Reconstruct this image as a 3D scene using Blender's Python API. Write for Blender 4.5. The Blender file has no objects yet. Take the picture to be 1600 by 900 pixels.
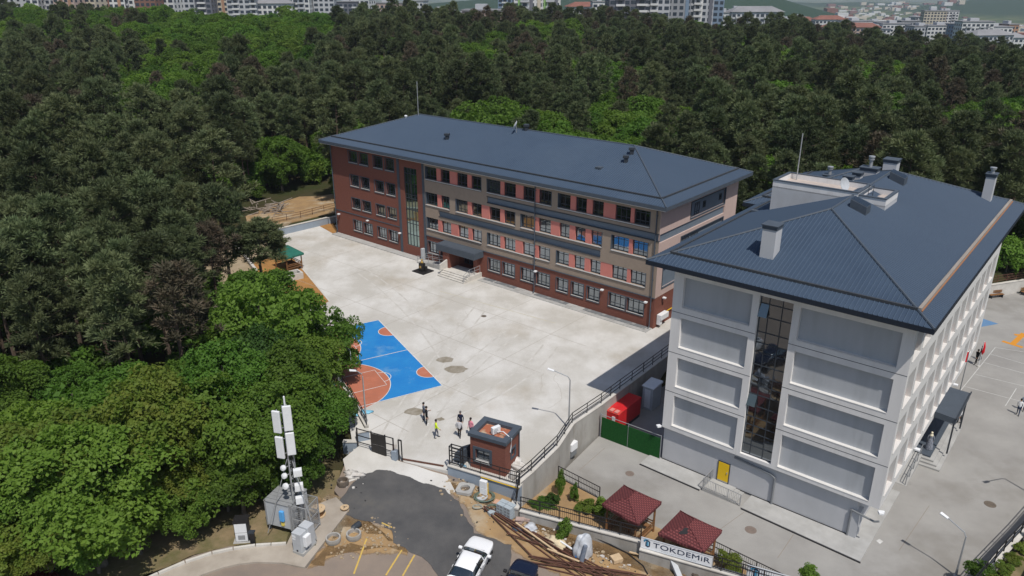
import bpy, bmesh, math, random
import numpy as np
from math import sin, cos, tan, pi, radians, sqrt, atan2
from mathutils import Vector, Matrix
random.seed(7); rng = np.random.default_rng(7)
sc = bpy.context.scene
COL = sc.collection

# ------------------------------------------------------------------ camera
CAM_H, FPX, PITCH = 34.0, 1199.35, 0.3761
cd = bpy.data.cameras.new('camera'); cam = bpy.data.objects.new('camera', cd); COL.objects.link(cam)
cam.location = (0, 0, CAM_H); cam.rotation_euler = (pi/2 - PITCH, 0, 0)
cd.sensor_width = 36; cd.lens = FPX/1600*36; cd.clip_start = 0.5; cd.clip_end = 30000
sc.camera = cam
# ------------------------------------------------------------------ light
SUN_EL, SUN_AZ = radians(60.6), radians(-67.2)      # azimuth measured from +X
sd = bpy.data.lights.new('sun', 'SUN'); sun = bpy.data.objects.new('sun', sd); COL.objects.link(sun)
sd.energy = 3.3; sd.angle = radians(0.5); sd.color = (1.0, 0.955, 0.89)
sv = Vector((cos(SUN_EL)*cos(SUN_AZ), cos(SUN_EL)*sin(SUN_AZ), sin(SUN_EL)))
sun.rotation_euler = sv.to_track_quat('Z', 'Y').to_euler()
W = bpy.data.worlds.new('World'); sc.world = W; W.use_nodes = True
wn = W.node_tree; wn.nodes.clear()
sky = wn.nodes.new('ShaderNodeTexSky'); sky.sky_type = 'NISHITA'; sky.sun_disc = False
sky.sun_elevation = SUN_EL; sky.sun_rotation = pi/2 - SUN_AZ; sky.altitude = 100; sky.air_density = 1.0; sky.dust_density = 1.2
bg = wn.nodes.new('ShaderNodeBackground'); bg.inputs[1].default_value = 0.085
wo = wn.nodes.new('ShaderNodeOutputWorld')
wn.links.new(sky.outputs[0], bg.inputs[0]); wn.links.new(bg.outputs[0], wo.inputs[0])
vs = sc.view_settings; vs.view_transform = 'Standard'; vs.look = 'None'; vs.exposure = 0.15; vs.gamma = 1.0
try: sc.cycles.max_bounces = 6; sc.cycles.transparent_max_bounces = 6; sc.cycles.volume_bounces = 0
except Exception: pass

# ------------------------------------------------------------------ helpers
def g(px, py, z=0.0):
    """ground point at height z under a viewing direction of the survey photograph"""
    X = (px-800)/FPX; Y = (450-py)/FPX; cp, sp = cos(PITCH), sin(PITCH)
    d = (X, cp+Y*sp, -sp+Y*cp); t = (z-CAM_H)/d[2]
    return Vector((d[0]*t, d[1]*t, z))
def project(P):
    x, y, z = P[0], P[1], P[2]-CAM_H; cp, sp = cos(PITCH), sin(PITCH)
    d = y*cp - z*sp
    if d < 1: return None
    return 800+x/d*FPX, 450-(y*sp+z*cp)/d*FPX

MATS = {}
def mat(name, c1, c2=None, scale=1.0, rough=0.75, spec=0.3, metal=0.0, bump=0.0, bscale=20.0, mix=(0.35, 0.65), detail=6,
        c3=None, scale3=0.1, mix3=(0.5, 0.7), rnd=0.0, stretch=None, extra=None):
    if name in MATS: return MATS[name]
    m = bpy.data.materials.new(name); m.use_nodes = True; nt = m.node_tree; N = nt.nodes; L = nt.links
    b = N['Principled BSDF']; b.inputs['Roughness'].default_value = rough; b.inputs['Metallic'].default_value = metal
    b.inputs['Specular IOR Level'].default_value = spec
    tc = N.new('ShaderNodeTexCoord'); vec = tc.outputs['Object']
    if stretch:
        mp = N.new('ShaderNodeMapping'); mp.inputs['Scale'].default_value = stretch; L.new(vec, mp.inputs[0]); vec = mp.outputs[0]
    def noise(s, d=detail):
        n = N.new('ShaderNodeTexNoise'); n.inputs['Scale'].default_value = s; n.inputs['Detail'].default_value = d
        n.inputs['Roughness'].default_value = 0.62; L.new(vec, n.inputs['Vector']); return n.outputs['Fac']
    def remap(v, lo, hi):
        r = N.new('ShaderNodeMapRange'); r.inputs[1].default_value = lo; r.inputs[2].default_value = hi; L.new(v, r.inputs[0]); return r.outputs[0]
    def mixc(f, a, c):
        x = N.new('ShaderNodeMix'); x.data_type = 'RGBA'; L.new(f, x.inputs[0])
        if isinstance(a, tuple): x.inputs[6].default_value = (*a, 1)
        else: L.new(a, x.inputs[6])
        if isinstance(c, tuple): x.inputs[7].default_value = (*c, 1)
        else: L.new(c, x.inputs[7])
        return x.outputs[2]
    col = c1
    if c2 is not None: col = mixc(remap(noise(scale), *mix), c1, c2)
    if c3 is not None: col = mixc(remap(noise(scale3, 8), *mix3), col, c3)
    if rnd > 0:
        oi = N.new('ShaderNodeObjectInfo'); hs = N.new('ShaderNodeHueSaturation')
        L.new(remap2(N, L, oi.outputs['Random'], 1-rnd, 1+rnd), hs.inputs['Value'])
        if isinstance(col, tuple): hs.inputs['Color'].default_value = (*col, 1)
        else: L.new(col, hs.inputs['Color'])
        col = hs.outputs[0]
    if isinstance(col, tuple): b.inputs['Base Color'].default_value = (*col, 1)
    else: L.new(col, b.inputs['Base Color'])
    if bump > 0:
        bn = N.new('ShaderNodeBump'); bn.inputs['Strength'].default_value = bump; bn.inputs['Distance'].default_value = 0.05
        L.new(noise(bscale, 4), bn.inputs['Height']); L.new(bn.outputs[0], b.inputs['Normal'])
    if extra: extra(m, N, L, b, vec, col)
    MATS[name] = m
    return m
def remap2(N, L, v, lo, hi):
    r = N.new('ShaderNodeMapRange'); r.inputs[3].default_value = lo; r.inputs[4].default_value = hi; L.new(v, r.inputs[0]); return r.outputs[0]

class MB:
    """collects shapes, then links them as one mesh object"""
    def __init__(s): s.v = []; s.f = []; s.m = []
    def add(s, verts, faces, mi=0):
        o = len(s.v); s.v += [tuple(v) for v in verts]; s.f += [tuple(i+o for i in f) for f in faces]; s.m += [mi]*len(faces); return s
    def box(s, x0, x1, y0, y1, z0, z1, mi=0):
        return s.add([(x0,y0,z0),(x1,y0,z0),(x1,y1,z0),(x0,y1,z0),(x0,y0,z1),(x1,y0,z1),(x1,y1,z1),(x0,y1,z1)],
                     [(0,3,2,1),(4,5,6,7),(0,1,5,4),(1,2,6,5),(2,3,7,6),(3,0,4,7)], mi)
    def quad(s, a, b, c, d, mi=0): return s.add([a,b,c,d], [(0,1,2,3)], mi)
    def prism(s, poly, z0, z1, mi=0):
        n = len(poly); zz0 = z0 if hasattr(z0, '__len__') else [z0]*n; zz1 = z1 if hasattr(z1, '__len__') else [z1]*n
        a = sum(poly[i][0]*poly[(i+1)%n][1]-poly[(i+1)%n][0]*poly[i][1] for i in range(n))
        idx = list(range(n)) if a > 0 else list(range(n))[::-1]
        V = [(poly[i][0], poly[i][1], zz0[i]) for i in idx] + [(poly[i][0], poly[i][1], zz1[i]) for i in idx]
        F = [tuple(range(n))[::-1], tuple(range(n, 2*n))] + [(i, (i+1)%n, n+(i+1)%n, n+i) for i in range(n)]
        return s.add(V, F, mi)
    def tube(s, pts, r, n=6, mi=0, cap=True):
        P = [Vector(p) for p in pts]; R = r if hasattr(r, '__len__') else [r]*len(P); V = []; F = []
        for i, p in enumerate(P):
            t = (P[min(i+1, len(P)-1)]-P[max(i-1, 0)]).normalized()
            a = t.orthogonal().normalized() if abs(t.z) > .95 else Vector((0,0,1)).cross(t).normalized()
            b = t.cross(a)
            V += [p+(a*cos(2*pi*k/n)+b*sin(2*pi*k/n))*R[i] for k in range(n)]
        for i in range(len(P)-1):
            F += [(i*n+k, i*n+(k+1)%n, (i+1)*n+(k+1)%n, (i+1)*n+k) for k in range(n)]
        if cap: F += [tuple(range(n))[::-1], tuple((len(P)-1)*n+k for k in range(n))]
        return s.add(V, F, mi)
    def bar(s, a, b, w=.05, h=None, mi=0):
        a = Vector(a); b = Vector(b); h = h or w; t = (b-a).normalized()
        x = Vector((1,0,0)) if abs(t.z) > .97 else Vector((0,0,1)).cross(t).normalized(); y = t.cross(x)
        c = [x*w/2+y*h/2, -x*w/2+y*h/2, -x*w/2-y*h/2, x*w/2-y*h/2]
        return s.add([a+k for k in c]+[b+k for k in c], [(3,2,1,0),(4,5,6,7)]+[(i,(i+1)%4,4+(i+1)%4,4+i) for i in range(4)], mi)
    def lathe(s, prof, n=16, c=(0,0,0), mi=0):
        V = [(c[0]+r*cos(2*pi*k/n), c[1]+r*sin(2*pi*k/n), c[2]+z) for r, z in prof for k in range(n)]; F = []
        for i in range(len(prof)-1): F += [(i*n+k, i*n+(k+1)%n, (i+1)*n+(k+1)%n, (i+1)*n+k) for k in range(n)]
        F += [tuple(range(n))[::-1], tuple((len(prof)-1)*n+k for k in range(n))]
        return s.add(V, F, mi)
    def mesh(s, name, mats):
        me = bpy.data.meshes.new(name); me.from_pydata(s.v, [], s.f)
        for m in (mats if isinstance(mats, (list, tuple)) else [mats]): me.materials.append(m)
        if any(s.m): me.polygons.foreach_set('material_index', s.m)
        me.update(); return me
    def build(s, name, mats, parent=None, loc=(0,0,0), rz=0.0, bevel=0, smooth=False, **k):
        o = link(name, s.mesh(name, mats), parent, loc, rz, **k)
        if smooth: o.data.polygons.foreach_set('use_smooth', [True]*len(o.data.polygons))
        if bevel:
            md = o.modifiers.new('bevel', 'BEVEL'); md.width = bevel; md.segments = 2; md.limit_method = 'ANGLE'; md.angle_limit = radians(40)
        return o
def link(name, data, parent=None, loc=(0,0,0), rz=0.0, label=None, cat=None, group=None, kind=None):
    o = bpy.data.objects.new(name, data); COL.objects.link(o); o.location = loc
    o.rotation_euler = (0, 0, rz) if not hasattr(rz, '__len__') else rz
    if parent: o.parent = parent
    tag(o, label, cat, group, kind); return o
def tag(o, label=None, cat=None, group=None, kind=None):
    for k, v in (('label', label), ('category', cat), ('group', group), ('kind', kind)):
        if v: o[k] = v
    return o
def thing(name, label, cat, loc=(0,0,0), rz=0.0, group=None):
    return link(name, None, None, loc, rz, label, cat, group)
def copy_tree(o, parent=None):
    c = o.copy(); COL.objects.link(c)
    if parent: c.parent = parent
    for ch in list(o.children): copy_tree(ch, c)
    return c
def holes_wall(mb, u0, u1, z0, z1, holes, fr, depth, mi=0, mr=None):
    """a wall face with rectangular openings; fr(u, d, z) gives the point d behind the face"""
    mr = mi if mr is None else mr
    us = sorted({u0, u1} | {h[0] for h in holes} | {h[1] for h in holes}); zs = sorted({z0, z1} | {h[2] for h in holes} | {h[3] for h in holes})
    us = [u for u in us if u0 <= u <= u1]; zs = [z for z in zs if z0 <= z <= z1]
    for a, b in zip(us, us[1:]):
        run = None
        for c, d in zip(zs, zs[1:]):
            um, zm = (a+b)/2, (c+d)/2
            if any(h[0] < um < h[1] and h[2] < zm < h[3] for h in holes):
                if run: mb.quad(fr(a,0,run[0]), fr(b,0,run[0]), fr(b,0,run[1]), fr(a,0,run[1]), mi); run = None
            else: run = (run[0], d) if run else (c, d)
        if run: mb.quad(fr(a,0,run[0]), fr(b,0,run[0]), fr(b,0,run[1]), fr(a,0,run[1]), mi)
    for h in holes:
        a, b, c, d = h[:4]; D = h[4] if len(h) > 4 else depth
        mb.quad(fr(a,0,c), fr(b,0,c), fr(b,D,c), fr(a,D,c), mr); mb.quad(fr(a,D,d), fr(b,D,d), fr(b,0,d), fr(a,0,d), mr)
        mb.quad(fr(a,D,c), fr(a,D,d), fr(a,0,d), fr(a,0,c), mr); mb.quad(fr(b,0,c), fr(b,0,d), fr(b,D,d), fr(b,D,c), mr)
# ------------------------------------------------------------------ materials
def court_extra(m, N, L, b, vec, col): pass
M_court = mat('court_concrete', (.60,.585,.555), (.465,.445,.405), scale=.20, mix=(.38,.60), c3=(.345,.295,.22), scale3=.085, mix3=(.53,.74), rough=.9, spec=.15, bump=.15, bscale=8, stretch=(1,.75,1))
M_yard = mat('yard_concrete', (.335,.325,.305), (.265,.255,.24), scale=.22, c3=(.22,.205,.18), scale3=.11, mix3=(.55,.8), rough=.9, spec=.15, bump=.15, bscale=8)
M_path = mat('paving_concrete', (.42,.415,.40), (.34,.335,.32), scale=.9, rough=.9, spec=.15, bump=.2, bscale=6)
M_wallc = mat('wall_concrete', (.40,.385,.36), (.31,.295,.27), scale=.7, c3=(.25,.23,.20), scale3=.35, mix3=(.55,.75), rough=.9, spec=.15, bump=.3, bscale=5, stretch=(1,1,.35))
M_coping = mat('coping_stone', (.60,.575,.53), (.50,.475,.43), scale=1.2, rough=.85, spec=.2)
M_asph = mat('fresh_asphalt', (.072,.072,.074), (.105,.102,.10), scale=.5, rough=.9, spec=.2, bump=.5, bscale=12, c3=(.12,.112,.10), scale3=.25, mix3=(.62,.8))
M_road = mat('worn_road', (.27,.215,.17), (.20,.165,.14), scale=.3, rough=.92, spec=.15, bump=.4, bscale=14, c3=(.30,.235,.16), scale3=.18, mix3=(.55,.72))
M_soil = mat('bare_soil', (.36,.235,.115), (.28,.185,.10), scale=.8, rough=.95, spec=.1, bump=.9, bscale=3, c3=(.40,.33,.235), scale3=.3, mix3=(.5,.66))
M_soil2 = mat('orange_soil', (.40,.205,.07), (.30,.16,.06), scale=.7, rough=.95, spec=.1, bump=.8, bscale=3)
M_dry = mat('dry_grass_soil', (.20,.155,.09), (.13,.12,.055), scale=.9, rough=.95, spec=.1, bump=1., bscale=4, c3=(.29,.215,.13), scale3=.3, mix3=(.5,.7))
M_brick = mat('red_brick', (.230,.090,.064), (.180,.070,.052), scale=3, rough=.85, spec=.2, bump=.35, bscale=9, stretch=(1,1,4))
M_beige = mat('taupe_render', (.33,.262,.208), (.30,.24,.19), scale=1.5, rough=.9, spec=.15)
M_pinkw = mat('pale_pink_render', (.55,.42,.375), (.52,.395,.355), scale=1.2, rough=.9, spec=.15)
M_pink = mat('salmon_panel', (.62,.225,.185), (.58,.205,.17), scale=1.2, rough=.85, spec=.2)
M_slate = mat('slate_trim', (.075,.092,.115), (.065,.08,.10), scale=2, rough=.6, spec=.3)
M_bluegrey = mat('blue_grey_panel', (.165,.205,.25), (.15,.185,.23), scale=1.2, rough=.7, spec=.25)
M_frame = mat('anthracite_frame', (.035,.042,.052), rough=.5, spec=.4)
M_sill = mat('light_sill', (.52,.51,.49), rough=.7)
M_white = mat('white_render', (.76,.74,.72), (.69,.67,.655), scale=1.1, stretch=(1,1,.14), c3=(.58,.56,.535), scale3=.9, mix3=(.55,.82), rough=.9, spec=.15)
M_whitew = mat('cream_render', (.67,.655,.63), (.62,.605,.58), scale=.8, rough=.9, spec=.15)
M_panel = mat('grey_panel_render', (.45,.465,.485), (.41,.425,.445), scale=1.0, stretch=(1,1,.16), c3=(.35,.36,.37), scale3=.8, mix3=(.52,.8), rough=.9, spec=.15)
M_lower = mat('grey_base_render', (.53,.53,.54), (.47,.475,.485), scale=.45, c3=(.40,.395,.39), scale3=.3, mix3=(.58,.8), stretch=(1,1,.5), rough=.9, spec=.15)
M_dark = mat('matt_near_black', (.03,.03,.032), rough=.8)  # one near-black for drain slots, openings, scraps and eyes
M_black = mat('black_metal', (.018,.017,.018), rough=.5, spec=.4)
M_steel = mat('galvanised_steel', (.45,.46,.47), (.38,.39,.40), scale=3, rough=.45, spec=.5, metal=.4)
M_pole = mat('grey_pole_paint', (.20,.21,.22), rough=.5, spec=.4)
M_wplast = mat('white_enclosure', (.78,.79,.80), (.72,.73,.74), scale=2, rough=.5, spec=.35)
M_ltgrey = mat('light_grey_cabinet', (.48,.50,.52), (.43,.45,.47), scale=2, rough=.55, spec=.35)
M_red = mat('red_paint', (.62,.02,.025), (.55,.02,.022), scale=1.5, rough=.4, spec=.4)
M_greenf = mat('green_turf_panel', (.018,.095,.022), (.012,.065,.016), scale=9, rough=.9, spec=.1, bump=1., bscale=30)
M_yel = mat('yellow_door', (.78,.50,.012), rough=.45, spec=.3)
M_yelline = mat('yellow_paint', (.62,.40,.07), (.45,.33,.12), scale=6, rough=.8)
M_whline = mat('white_line_paint', (.68,.68,.66), (.52,.51,.49), scale=2.5, rough=.8)
M_blue = mat('court_blue', (.020,.185,.50), (.030,.225,.53), scale=.5, rough=.85, spec=.12, c3=(.14,.31,.52), scale3=.35, mix3=(.55,.74))
M_orange = mat('court_orange', (.47,.165,.10), (.40,.145,.09), scale=.6, c3=(.50,.24,.17), scale3=.5, mix3=(.55,.75), rough=.8, spec=.15)
M_ongr = mat('yard_orange_paint', (.62,.26,.03), rough=.8); M_blgr = mat('yard_blue_paint', (.10,.22,.40), (.14,.24,.38), scale=1, rough=.85)
M_shing = mat('maroon_shingle', (.20,.045,.055), (.155,.035,.043), scale=5, rough=.85, spec=.15, bump=.3, bscale=14)
M_wood = mat('brown_timber', (.24,.12,.05), (.17,.085,.035), scale=4, rough=.8)
M_plank = mat('pale_timber', (.58,.43,.27), (.48,.35,.21), scale=3, rough=.85)
M_rust = mat('rusty_steel', (.135,.065,.045), (.085,.042,.032), scale=4, rough=.8, spec=.2)
M_block = mat('grey_block', (.40,.45,.48), (.33,.38,.41), scale=4, rough=.9)
M_tarp = mat('grey_plastic_sheet', (.55,.57,.60), (.42,.44,.47), scale=1.5, rough=.35, spec=.45, bump=1., bscale=3)
M_tyre = mat('tyre_rubber', (.03,.03,.03), rough=.85)
M_tgrey = mat('dusty_rubber', (.16,.13,.10), (.11,.09,.075), scale=6, rough=.9)
M_skin = mat('skin', (.42,.24,.16), rough=.6)
M_hair = mat('dark_hair', (.02,.016,.014), rough=.6)
def _unused(): pass
def glass(name, c, gl=.45, rough=.03, tint=(.75,.85,.95)):
    m = bpy.data.materials.new(name); m.use_nodes = True; N = m.node_tree.nodes; L = m.node_tree.links
    b = N['Principled BSDF']; b.inputs['Base Color'].default_value = (*c, 1); b.inputs['Roughness'].default_value = .1
    gs = N.new('ShaderNodeBsdfGlossy'); gs.inputs['Roughness'].default_value = rough; gs.inputs['Color'].default_value = (*tint, 1)
    lw = N.new('ShaderNodeLayerWeight'); lw.inputs[0].default_value = .35
    mr = N.new('ShaderNodeMapRange'); mr.inputs[3].default_value = gl*.6; mr.inputs[4].default_value = min(1, gl*1.7); L.new(lw.outputs['Facing'], mr.inputs[0])
    mx = N.new('ShaderNodeMixShader'); L.new(mr.outputs[0], mx.inputs[0]); L.new(b.outputs[0], mx.inputs[1]); L.new(gs.outputs[0], mx.inputs[2])
    # panes are never perfectly plane: a very faint waviness breaks up the reflection
    tc = N.new('ShaderNodeTexCoord'); n = N.new('ShaderNodeTexNoise'); n.inputs['Scale'].default_value = .9; n.inputs['Detail'].default_value = 2
    bp = N.new('ShaderNodeBump'); bp.inputs['Strength'].default_value = .25; bp.inputs['Distance'].default_value = .02
    L.new(tc.outputs['Object'], n.inputs['Vector']); L.new(n.outputs['Fac'], bp.inputs['Height']); L.new(bp.outputs[0], gs.inputs['Normal'])
    L.new(mx.outputs[0], N['Material Output'].inputs[0]); return m
M_glass = glass('window_glass', (.012,.014,.017), .42)
M_glassn = glass('stair_glass_dark', (.008,.010,.012), .30, tint=(.66,.76,.86))
M_glass2 = glass('window_glass_pale', (.055,.06,.065), .32)
M_glassg = glass('green_curtain_glass', (.02,.04,.04), .5, tint=(.62,.82,.80))
M_carglass = glass('car_glass', (.012,.018,.02), .22)
def roof_extra(m, N, L, b, vec, col):
    # metal roof tiles: a small step every 35 cm down the slope
    sp = N.new('ShaderNodeSeparateXYZ'); L.new(vec, sp.inputs[0])
    mu = N.new('ShaderNodeMath'); mu.operation = 'MULTIPLY'; mu.inputs[1].default_value = 8.5; L.new(sp.outputs[2], mu.inputs[0])
    fr = N.new('ShaderNodeMath'); fr.operation = 'FRACT'; L.new(mu.outputs[0], fr.inputs[0])
    bp = N.new('ShaderNodeBump'); bp.inputs['Strength'].default_value = .4; bp.inputs['Distance'].default_value = .02
    L.new(fr.outputs[0], bp.inputs['Height']); L.new(bp.outputs[0], b.inputs['Normal'])
M_roof = mat('slate_blue_metal_roof', (.048,.074,.115), (.039,.061,.098), scale=.35, c3=(.060,.086,.125), scale3=.09, mix3=(.45,.7), rough=.6, spec=.22, extra=roof_extra)
M_roofrib = mat('slate_blue_metal_rib', (.070,.101,.148), rough=.55, spec=.25)  # lighter than the sheet: colour adds the contrast that sunlight leaves flat
M_gutter = mat('grey_gutter', (.040,.046,.055), (.055,.058,.062), scale=2, rough=.6)
M_grass = mat('weed_leaf', (.05,.13,.015), (.10,.19,.03), scale=4, rough=.8)

# ------------------------------------------------------------------ ground
def zs(x, y):
    """the street falls gently away from the gate"""
    return -.05*(x+9)+.1*(y-49.5)
def inpoly(x, y, poly):
    x = np.asarray(x, float); y = np.asarray(y, float); r = np.zeros(x.shape, bool); n = len(poly)
    for i in range(n):
        x0, y0 = poly[i]; x1, y1 = poly[(i+1) % n]
        c = ((y0 > y) != (y1 > y)); 
        with np.errstate(divide='ignore', invalid='ignore'): r ^= c & (x < (x1-x0)*(y-y0)/(y1-y0+1e-12)+x0)
    return r
LOW = [(.2,47.2),(4.9,55),(15.3,67.6),(33.5,90),(61,90.6),(82,94.5),(90,90),(37.2,43.4),(28,35),(40,10),(-45,10),(-30,36),(-23.2,38.2),(-20.4,40.2),(-14.6,40.9),(-13.2,39.2),(-11.4,44.5),(-12.5,49),(-9.5,50.2)]
COURT = [(-12.4,51.2),(-5.0,48.7),(.35,46.3),(5.1,55),(15.6,68),(33.6,90.5),(30,96),(16,76),(-25,110),(-28.2,114.8),(-34.6,109.6),(-29.8,97.6),(-21.2,82.1),(-22.5,80.6),(-24.5,78),(-15.0,60.5)]
def bearing(px): return (px-800)/FPX/1.065
def terrain(x, y):
    x = np.asarray(x, float); y = np.asarray(y, float)
    r = np.interp(x/np.maximum(y,60)*350, [-260,0,140,260], [10.5,7.0,0,-9.0])
    t = np.clip((y-112)/240, 0, 1); t = t*t*(3-2*t)
    left = np.clip((-x-18)/12, 0, 1)*np.clip((y-80)/20, 0, 1)
    h = -.45+.95*np.clip((y-92)/14, 0, 1) + r*t
    far = np.interp(y, [375,470,620,1000,1500,2400,4500], [0,-3,-9,-30,-62,-86,-96])
    fr = np.clip((y-375)/900, 0, 1)
    h = h + far - r*fr*t
    # far hills
    def hill(cx, cy, sx, sy, a): return a*np.exp(-((x-cx)/sx)**2-((y-cy)/sy)**2)
    h = h + hill(560,2350,330,420,112) + hill(60,2500,420,380,84) + hill(1985,3200,330,500,76) + hill(2700,3600,420,600,60)
    h = h + hill(1500,4300,900,420,42) + hill(900,5200,1500,600,30) + hill(-900,3000,700,600,70)
    h = h + np.clip((y-1800)/1200,0,1)*(9*np.sin(x*.006+y*.002)*np.cos(y*.0045)+5*np.sin(x*.017)*np.sin(y*.013))
    h = h + .25*np.sin(x*.21)*np.sin(y*.17)*np.clip((y-120)/30,0,1)
    h = np.where(y < 50, np.minimum(h, -.5), h)
    h = np.where((y < 34), -3.2, h)
    low = inpoly(x, y, LOW) | inpoly(x, y, [(12.5,54.2),(33.5,90),(60,75),(26,42)])
    h = np.where(low, -4.6, h)
    h = np.where(inpoly(x, y, COURT) & ~low, -.6, h)
    # outside the right-hand yard wall the bank stands a little higher than the yard
    out = (~low) & (x > 26) & (y < 100) & (y > 34)
    h = np.where(out, np.maximum(h, np.where(y > 88, -.6, -1.0)), h)
    return h
def axis(lo, hi, a, b, st, gr):
    v = list(np.arange(a, b+.01, st)); s = st
    while v[-1] < hi: s *= gr; v.append(v[-1]+s)
    s = st; pre = []; p = a
    while p > lo: s *= gr; p -= s; pre.append(p)
    return np.array(pre[::-1]+v)
gx = axis(-9000, 9000, -46, 92, 1.5, 1.10); gy = axis(-4000, 13000, 32, 122, 1.5, 1.055)
GX, GY = np.meshgrid(gx, gy); GZ = terrain(GX, GY)
def grid_mesh(name, X, Y, Z, m):
    ny, nx = X.shape; me = bpy.data.meshes.new(name)
    me.vertices.add(nx*ny); me.vertices.foreach_set('co', np.stack([X, Y, Z], -1).ravel())
    i = (np.arange(ny-1)[:,None]*nx+np.arange(nx-1)[None]).ravel(); q = np.stack([i, i+1, i+nx+1, i+nx], 1).ravel()
    n = len(q)//4; me.loops.add(n*4); me.loops.foreach_set('vertex_index', q)
    me.polygons.add(n); me.polygons.foreach_set('loop_start', np.arange(n)*4); me.materials.append(m); me.update(calc_edges=True); me.validate(); return me
def ground_extra(m, N, L, b, vec, col):
    # beyond the wood the land is a patchwork of fields, scrub and built-up ground
    sp = N.new('ShaderNodeSeparateXYZ'); L.new(vec, sp.inputs[0])
    mr = N.new('ShaderNodeMapRange'); mr.inputs[1].default_value = 430; mr.inputs[2].default_value = 520; L.new(sp.outputs[1], mr.inputs[0])
    n = N.new('ShaderNodeTexNoise'); n.inputs['Scale'].default_value = .006; n.inputs['Detail'].default_value = 9; n.inputs['Roughness'].default_value = .65; L.new(vec, n.inputs['Vector'])
    cr = N.new('ShaderNodeValToRGB'); e = cr.color_ramp.elements; e[0].position = .36; e[0].color = (.018,.045,.016,1); e[1].position = .68; e[1].color = (.17,.17,.075,1)
    k = e.new(.5); k.color = (.055,.085,.03,1)
    L.new(n.outputs['Fac'], cr.inputs[0])
    # the nearer green hill and the one on the right are wooded
    mz = N.new('ShaderNodeMapRange'); mz.inputs[1].default_value = -74; mz.inputs[2].default_value = -62; L.new(sp.outputs[2], mz.inputs[0])
    x0 = N.new('ShaderNodeMix'); x0.data_type = 'RGBA'; L.new(mz.outputs[0], x0.inputs[0]); L.new(cr.outputs[0], x0.inputs[6]); x0.inputs[7].default_value = (.016,.044,.018,1)
    x = N.new('ShaderNodeMix'); x.data_type = 'RGBA'; L.new(mr.outputs[0], x.inputs[0]); L.new(col, x.inputs[6]); L.new(x0.outputs[2], x.inputs[7])
    L.new(x.outputs[2], b.inputs['Base Color'])
M_ground = mat('forest_floor', (.060,.048,.026), (.035,.045,.015), scale=.12, rough=.95, spec=.1, bump=.8, bscale=2, c3=(.13,.095,.055), scale3=.035, mix3=(.56,.7), extra=ground_extra)
link('ground', grid_mesh('ground', GX, GY, GZ, M_ground), kind='structure')

def gz(px, py, dz_=0.0):
    z = -.6
    for _ in range(8): p = g(px, py, z); z = zs(p.x, p.y)
    return Vector((p.x, p.y, z+dz_))
def rough(poly, amp=.25, step=.8, seed=1):
    r = random.Random(seed); out = []
    n = len(poly)
    for i in range(n):
        a = Vector(poly[i][:2]); b = Vector(poly[(i+1) % n][:2]); k = max(1, int((b-a).length/step))
        for j in range(k):
            p = a.lerp(b, j/k); out.append((p.x+r.uniform(-amp, amp), p.y+r.uniform(-amp, amp)))
    return out
def slab(name, poly, z0, ztop, m, kind='structure', parent=None, **k):
    zt = [ztop(x, y) for x, y in poly] if callable(ztop) else ztop
    mb = MB(); mb.prism(poly, z0, zt); return mb.build(name, m, parent, kind=kind, **k)
def sheet(name, poly, zf, m, kind='structure', **k):
    n = len(poly); a = sum(poly[i][0]*poly[(i+1)%n][1]-poly[(i+1)%n][0]*poly[i][1] for i in range(n))
    p = poly if a > 0 else poly[::-1]
    mb = MB(); mb.add([(x, y, zf(x, y) if callable(zf) else zf) for x, y in p], [tuple(range(n))])
    return mb.build(name, m, None, kind=kind, **k)
xy = lambda v: (v[0], v[1])
def soft_mat(name, base):
    """a copy of a ground material that thins out raggedly towards the rim of its sheet"""
    m = base.copy(); m.name = name; N = m.node_tree.nodes; L = m.node_tree.links; b = N['Principled BSDF']; at = N.new('ShaderNodeAttribute'); at.attribute_name = 'inside'
    tc = N.new('ShaderNodeTexCoord'); n = N.new('ShaderNodeTexNoise'); n.inputs['Scale'].default_value = 1.6; n.inputs['Detail'].default_value = 8; n.inputs['Roughness'].default_value = .7; L.new(tc.outputs['Object'], n.inputs['Vector'])
    ad = N.new('ShaderNodeMath'); ad.operation = 'ADD'; L.new(at.outputs['Fac'], ad.inputs[0]); L.new(n.outputs['Fac'], ad.inputs[1])
    mr = N.new('ShaderNodeMapRange'); mr.inputs[1].default_value = .62; mr.inputs[2].default_value = .92; L.new(ad.outputs[0], mr.inputs[0]); L.new(mr.outputs[0], b.inputs['Alpha']); return m
M_softsoil = soft_mat('thin_bare_soil', M_soil); M_softasph = soft_mat('ragged_asphalt', M_asph); M_softdry = soft_mat('thin_dry_grass', M_dry)
def soft_sheet(name, poly, zf, m, rim, kind='structure'):
    n = len(poly); a = sum(poly[i][0]*poly[(i+1)%n][1]-poly[(i+1)%n][0]*poly[i][1] for i in range(n))
    P = [Vector(p) for p in (poly if a > 0 else poly[::-1])]; Q = []
    for i in range(n):
        t = (P[(i+1)%n]-P[i-1]); t.normalize(); q = P[i]+Vector((-t.y, t.x))*rim; Q.append(q)
    mb = MB(); z = lambda p: zf(p[0], p[1]) if callable(zf) else zf
    mb.add([(p.x,p.y,z(p)) for p in P]+[(q.x,q.y,z(q)) for q in Q], [(i,(i+1)%n,n+(i+1)%n,n+i) for i in range(n)]+[tuple(range(n,2*n))])
    o = mb.build(name, m, None, kind=kind); at = o.data.attributes.new('inside', 'FLOAT', 'POINT'); at.data.foreach_set('value', [0.0]*n+[1.0]*n); return o
slab('courtyard', COURT, -5, 0.0, M_court)
YARD_Z = -2.69
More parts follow.
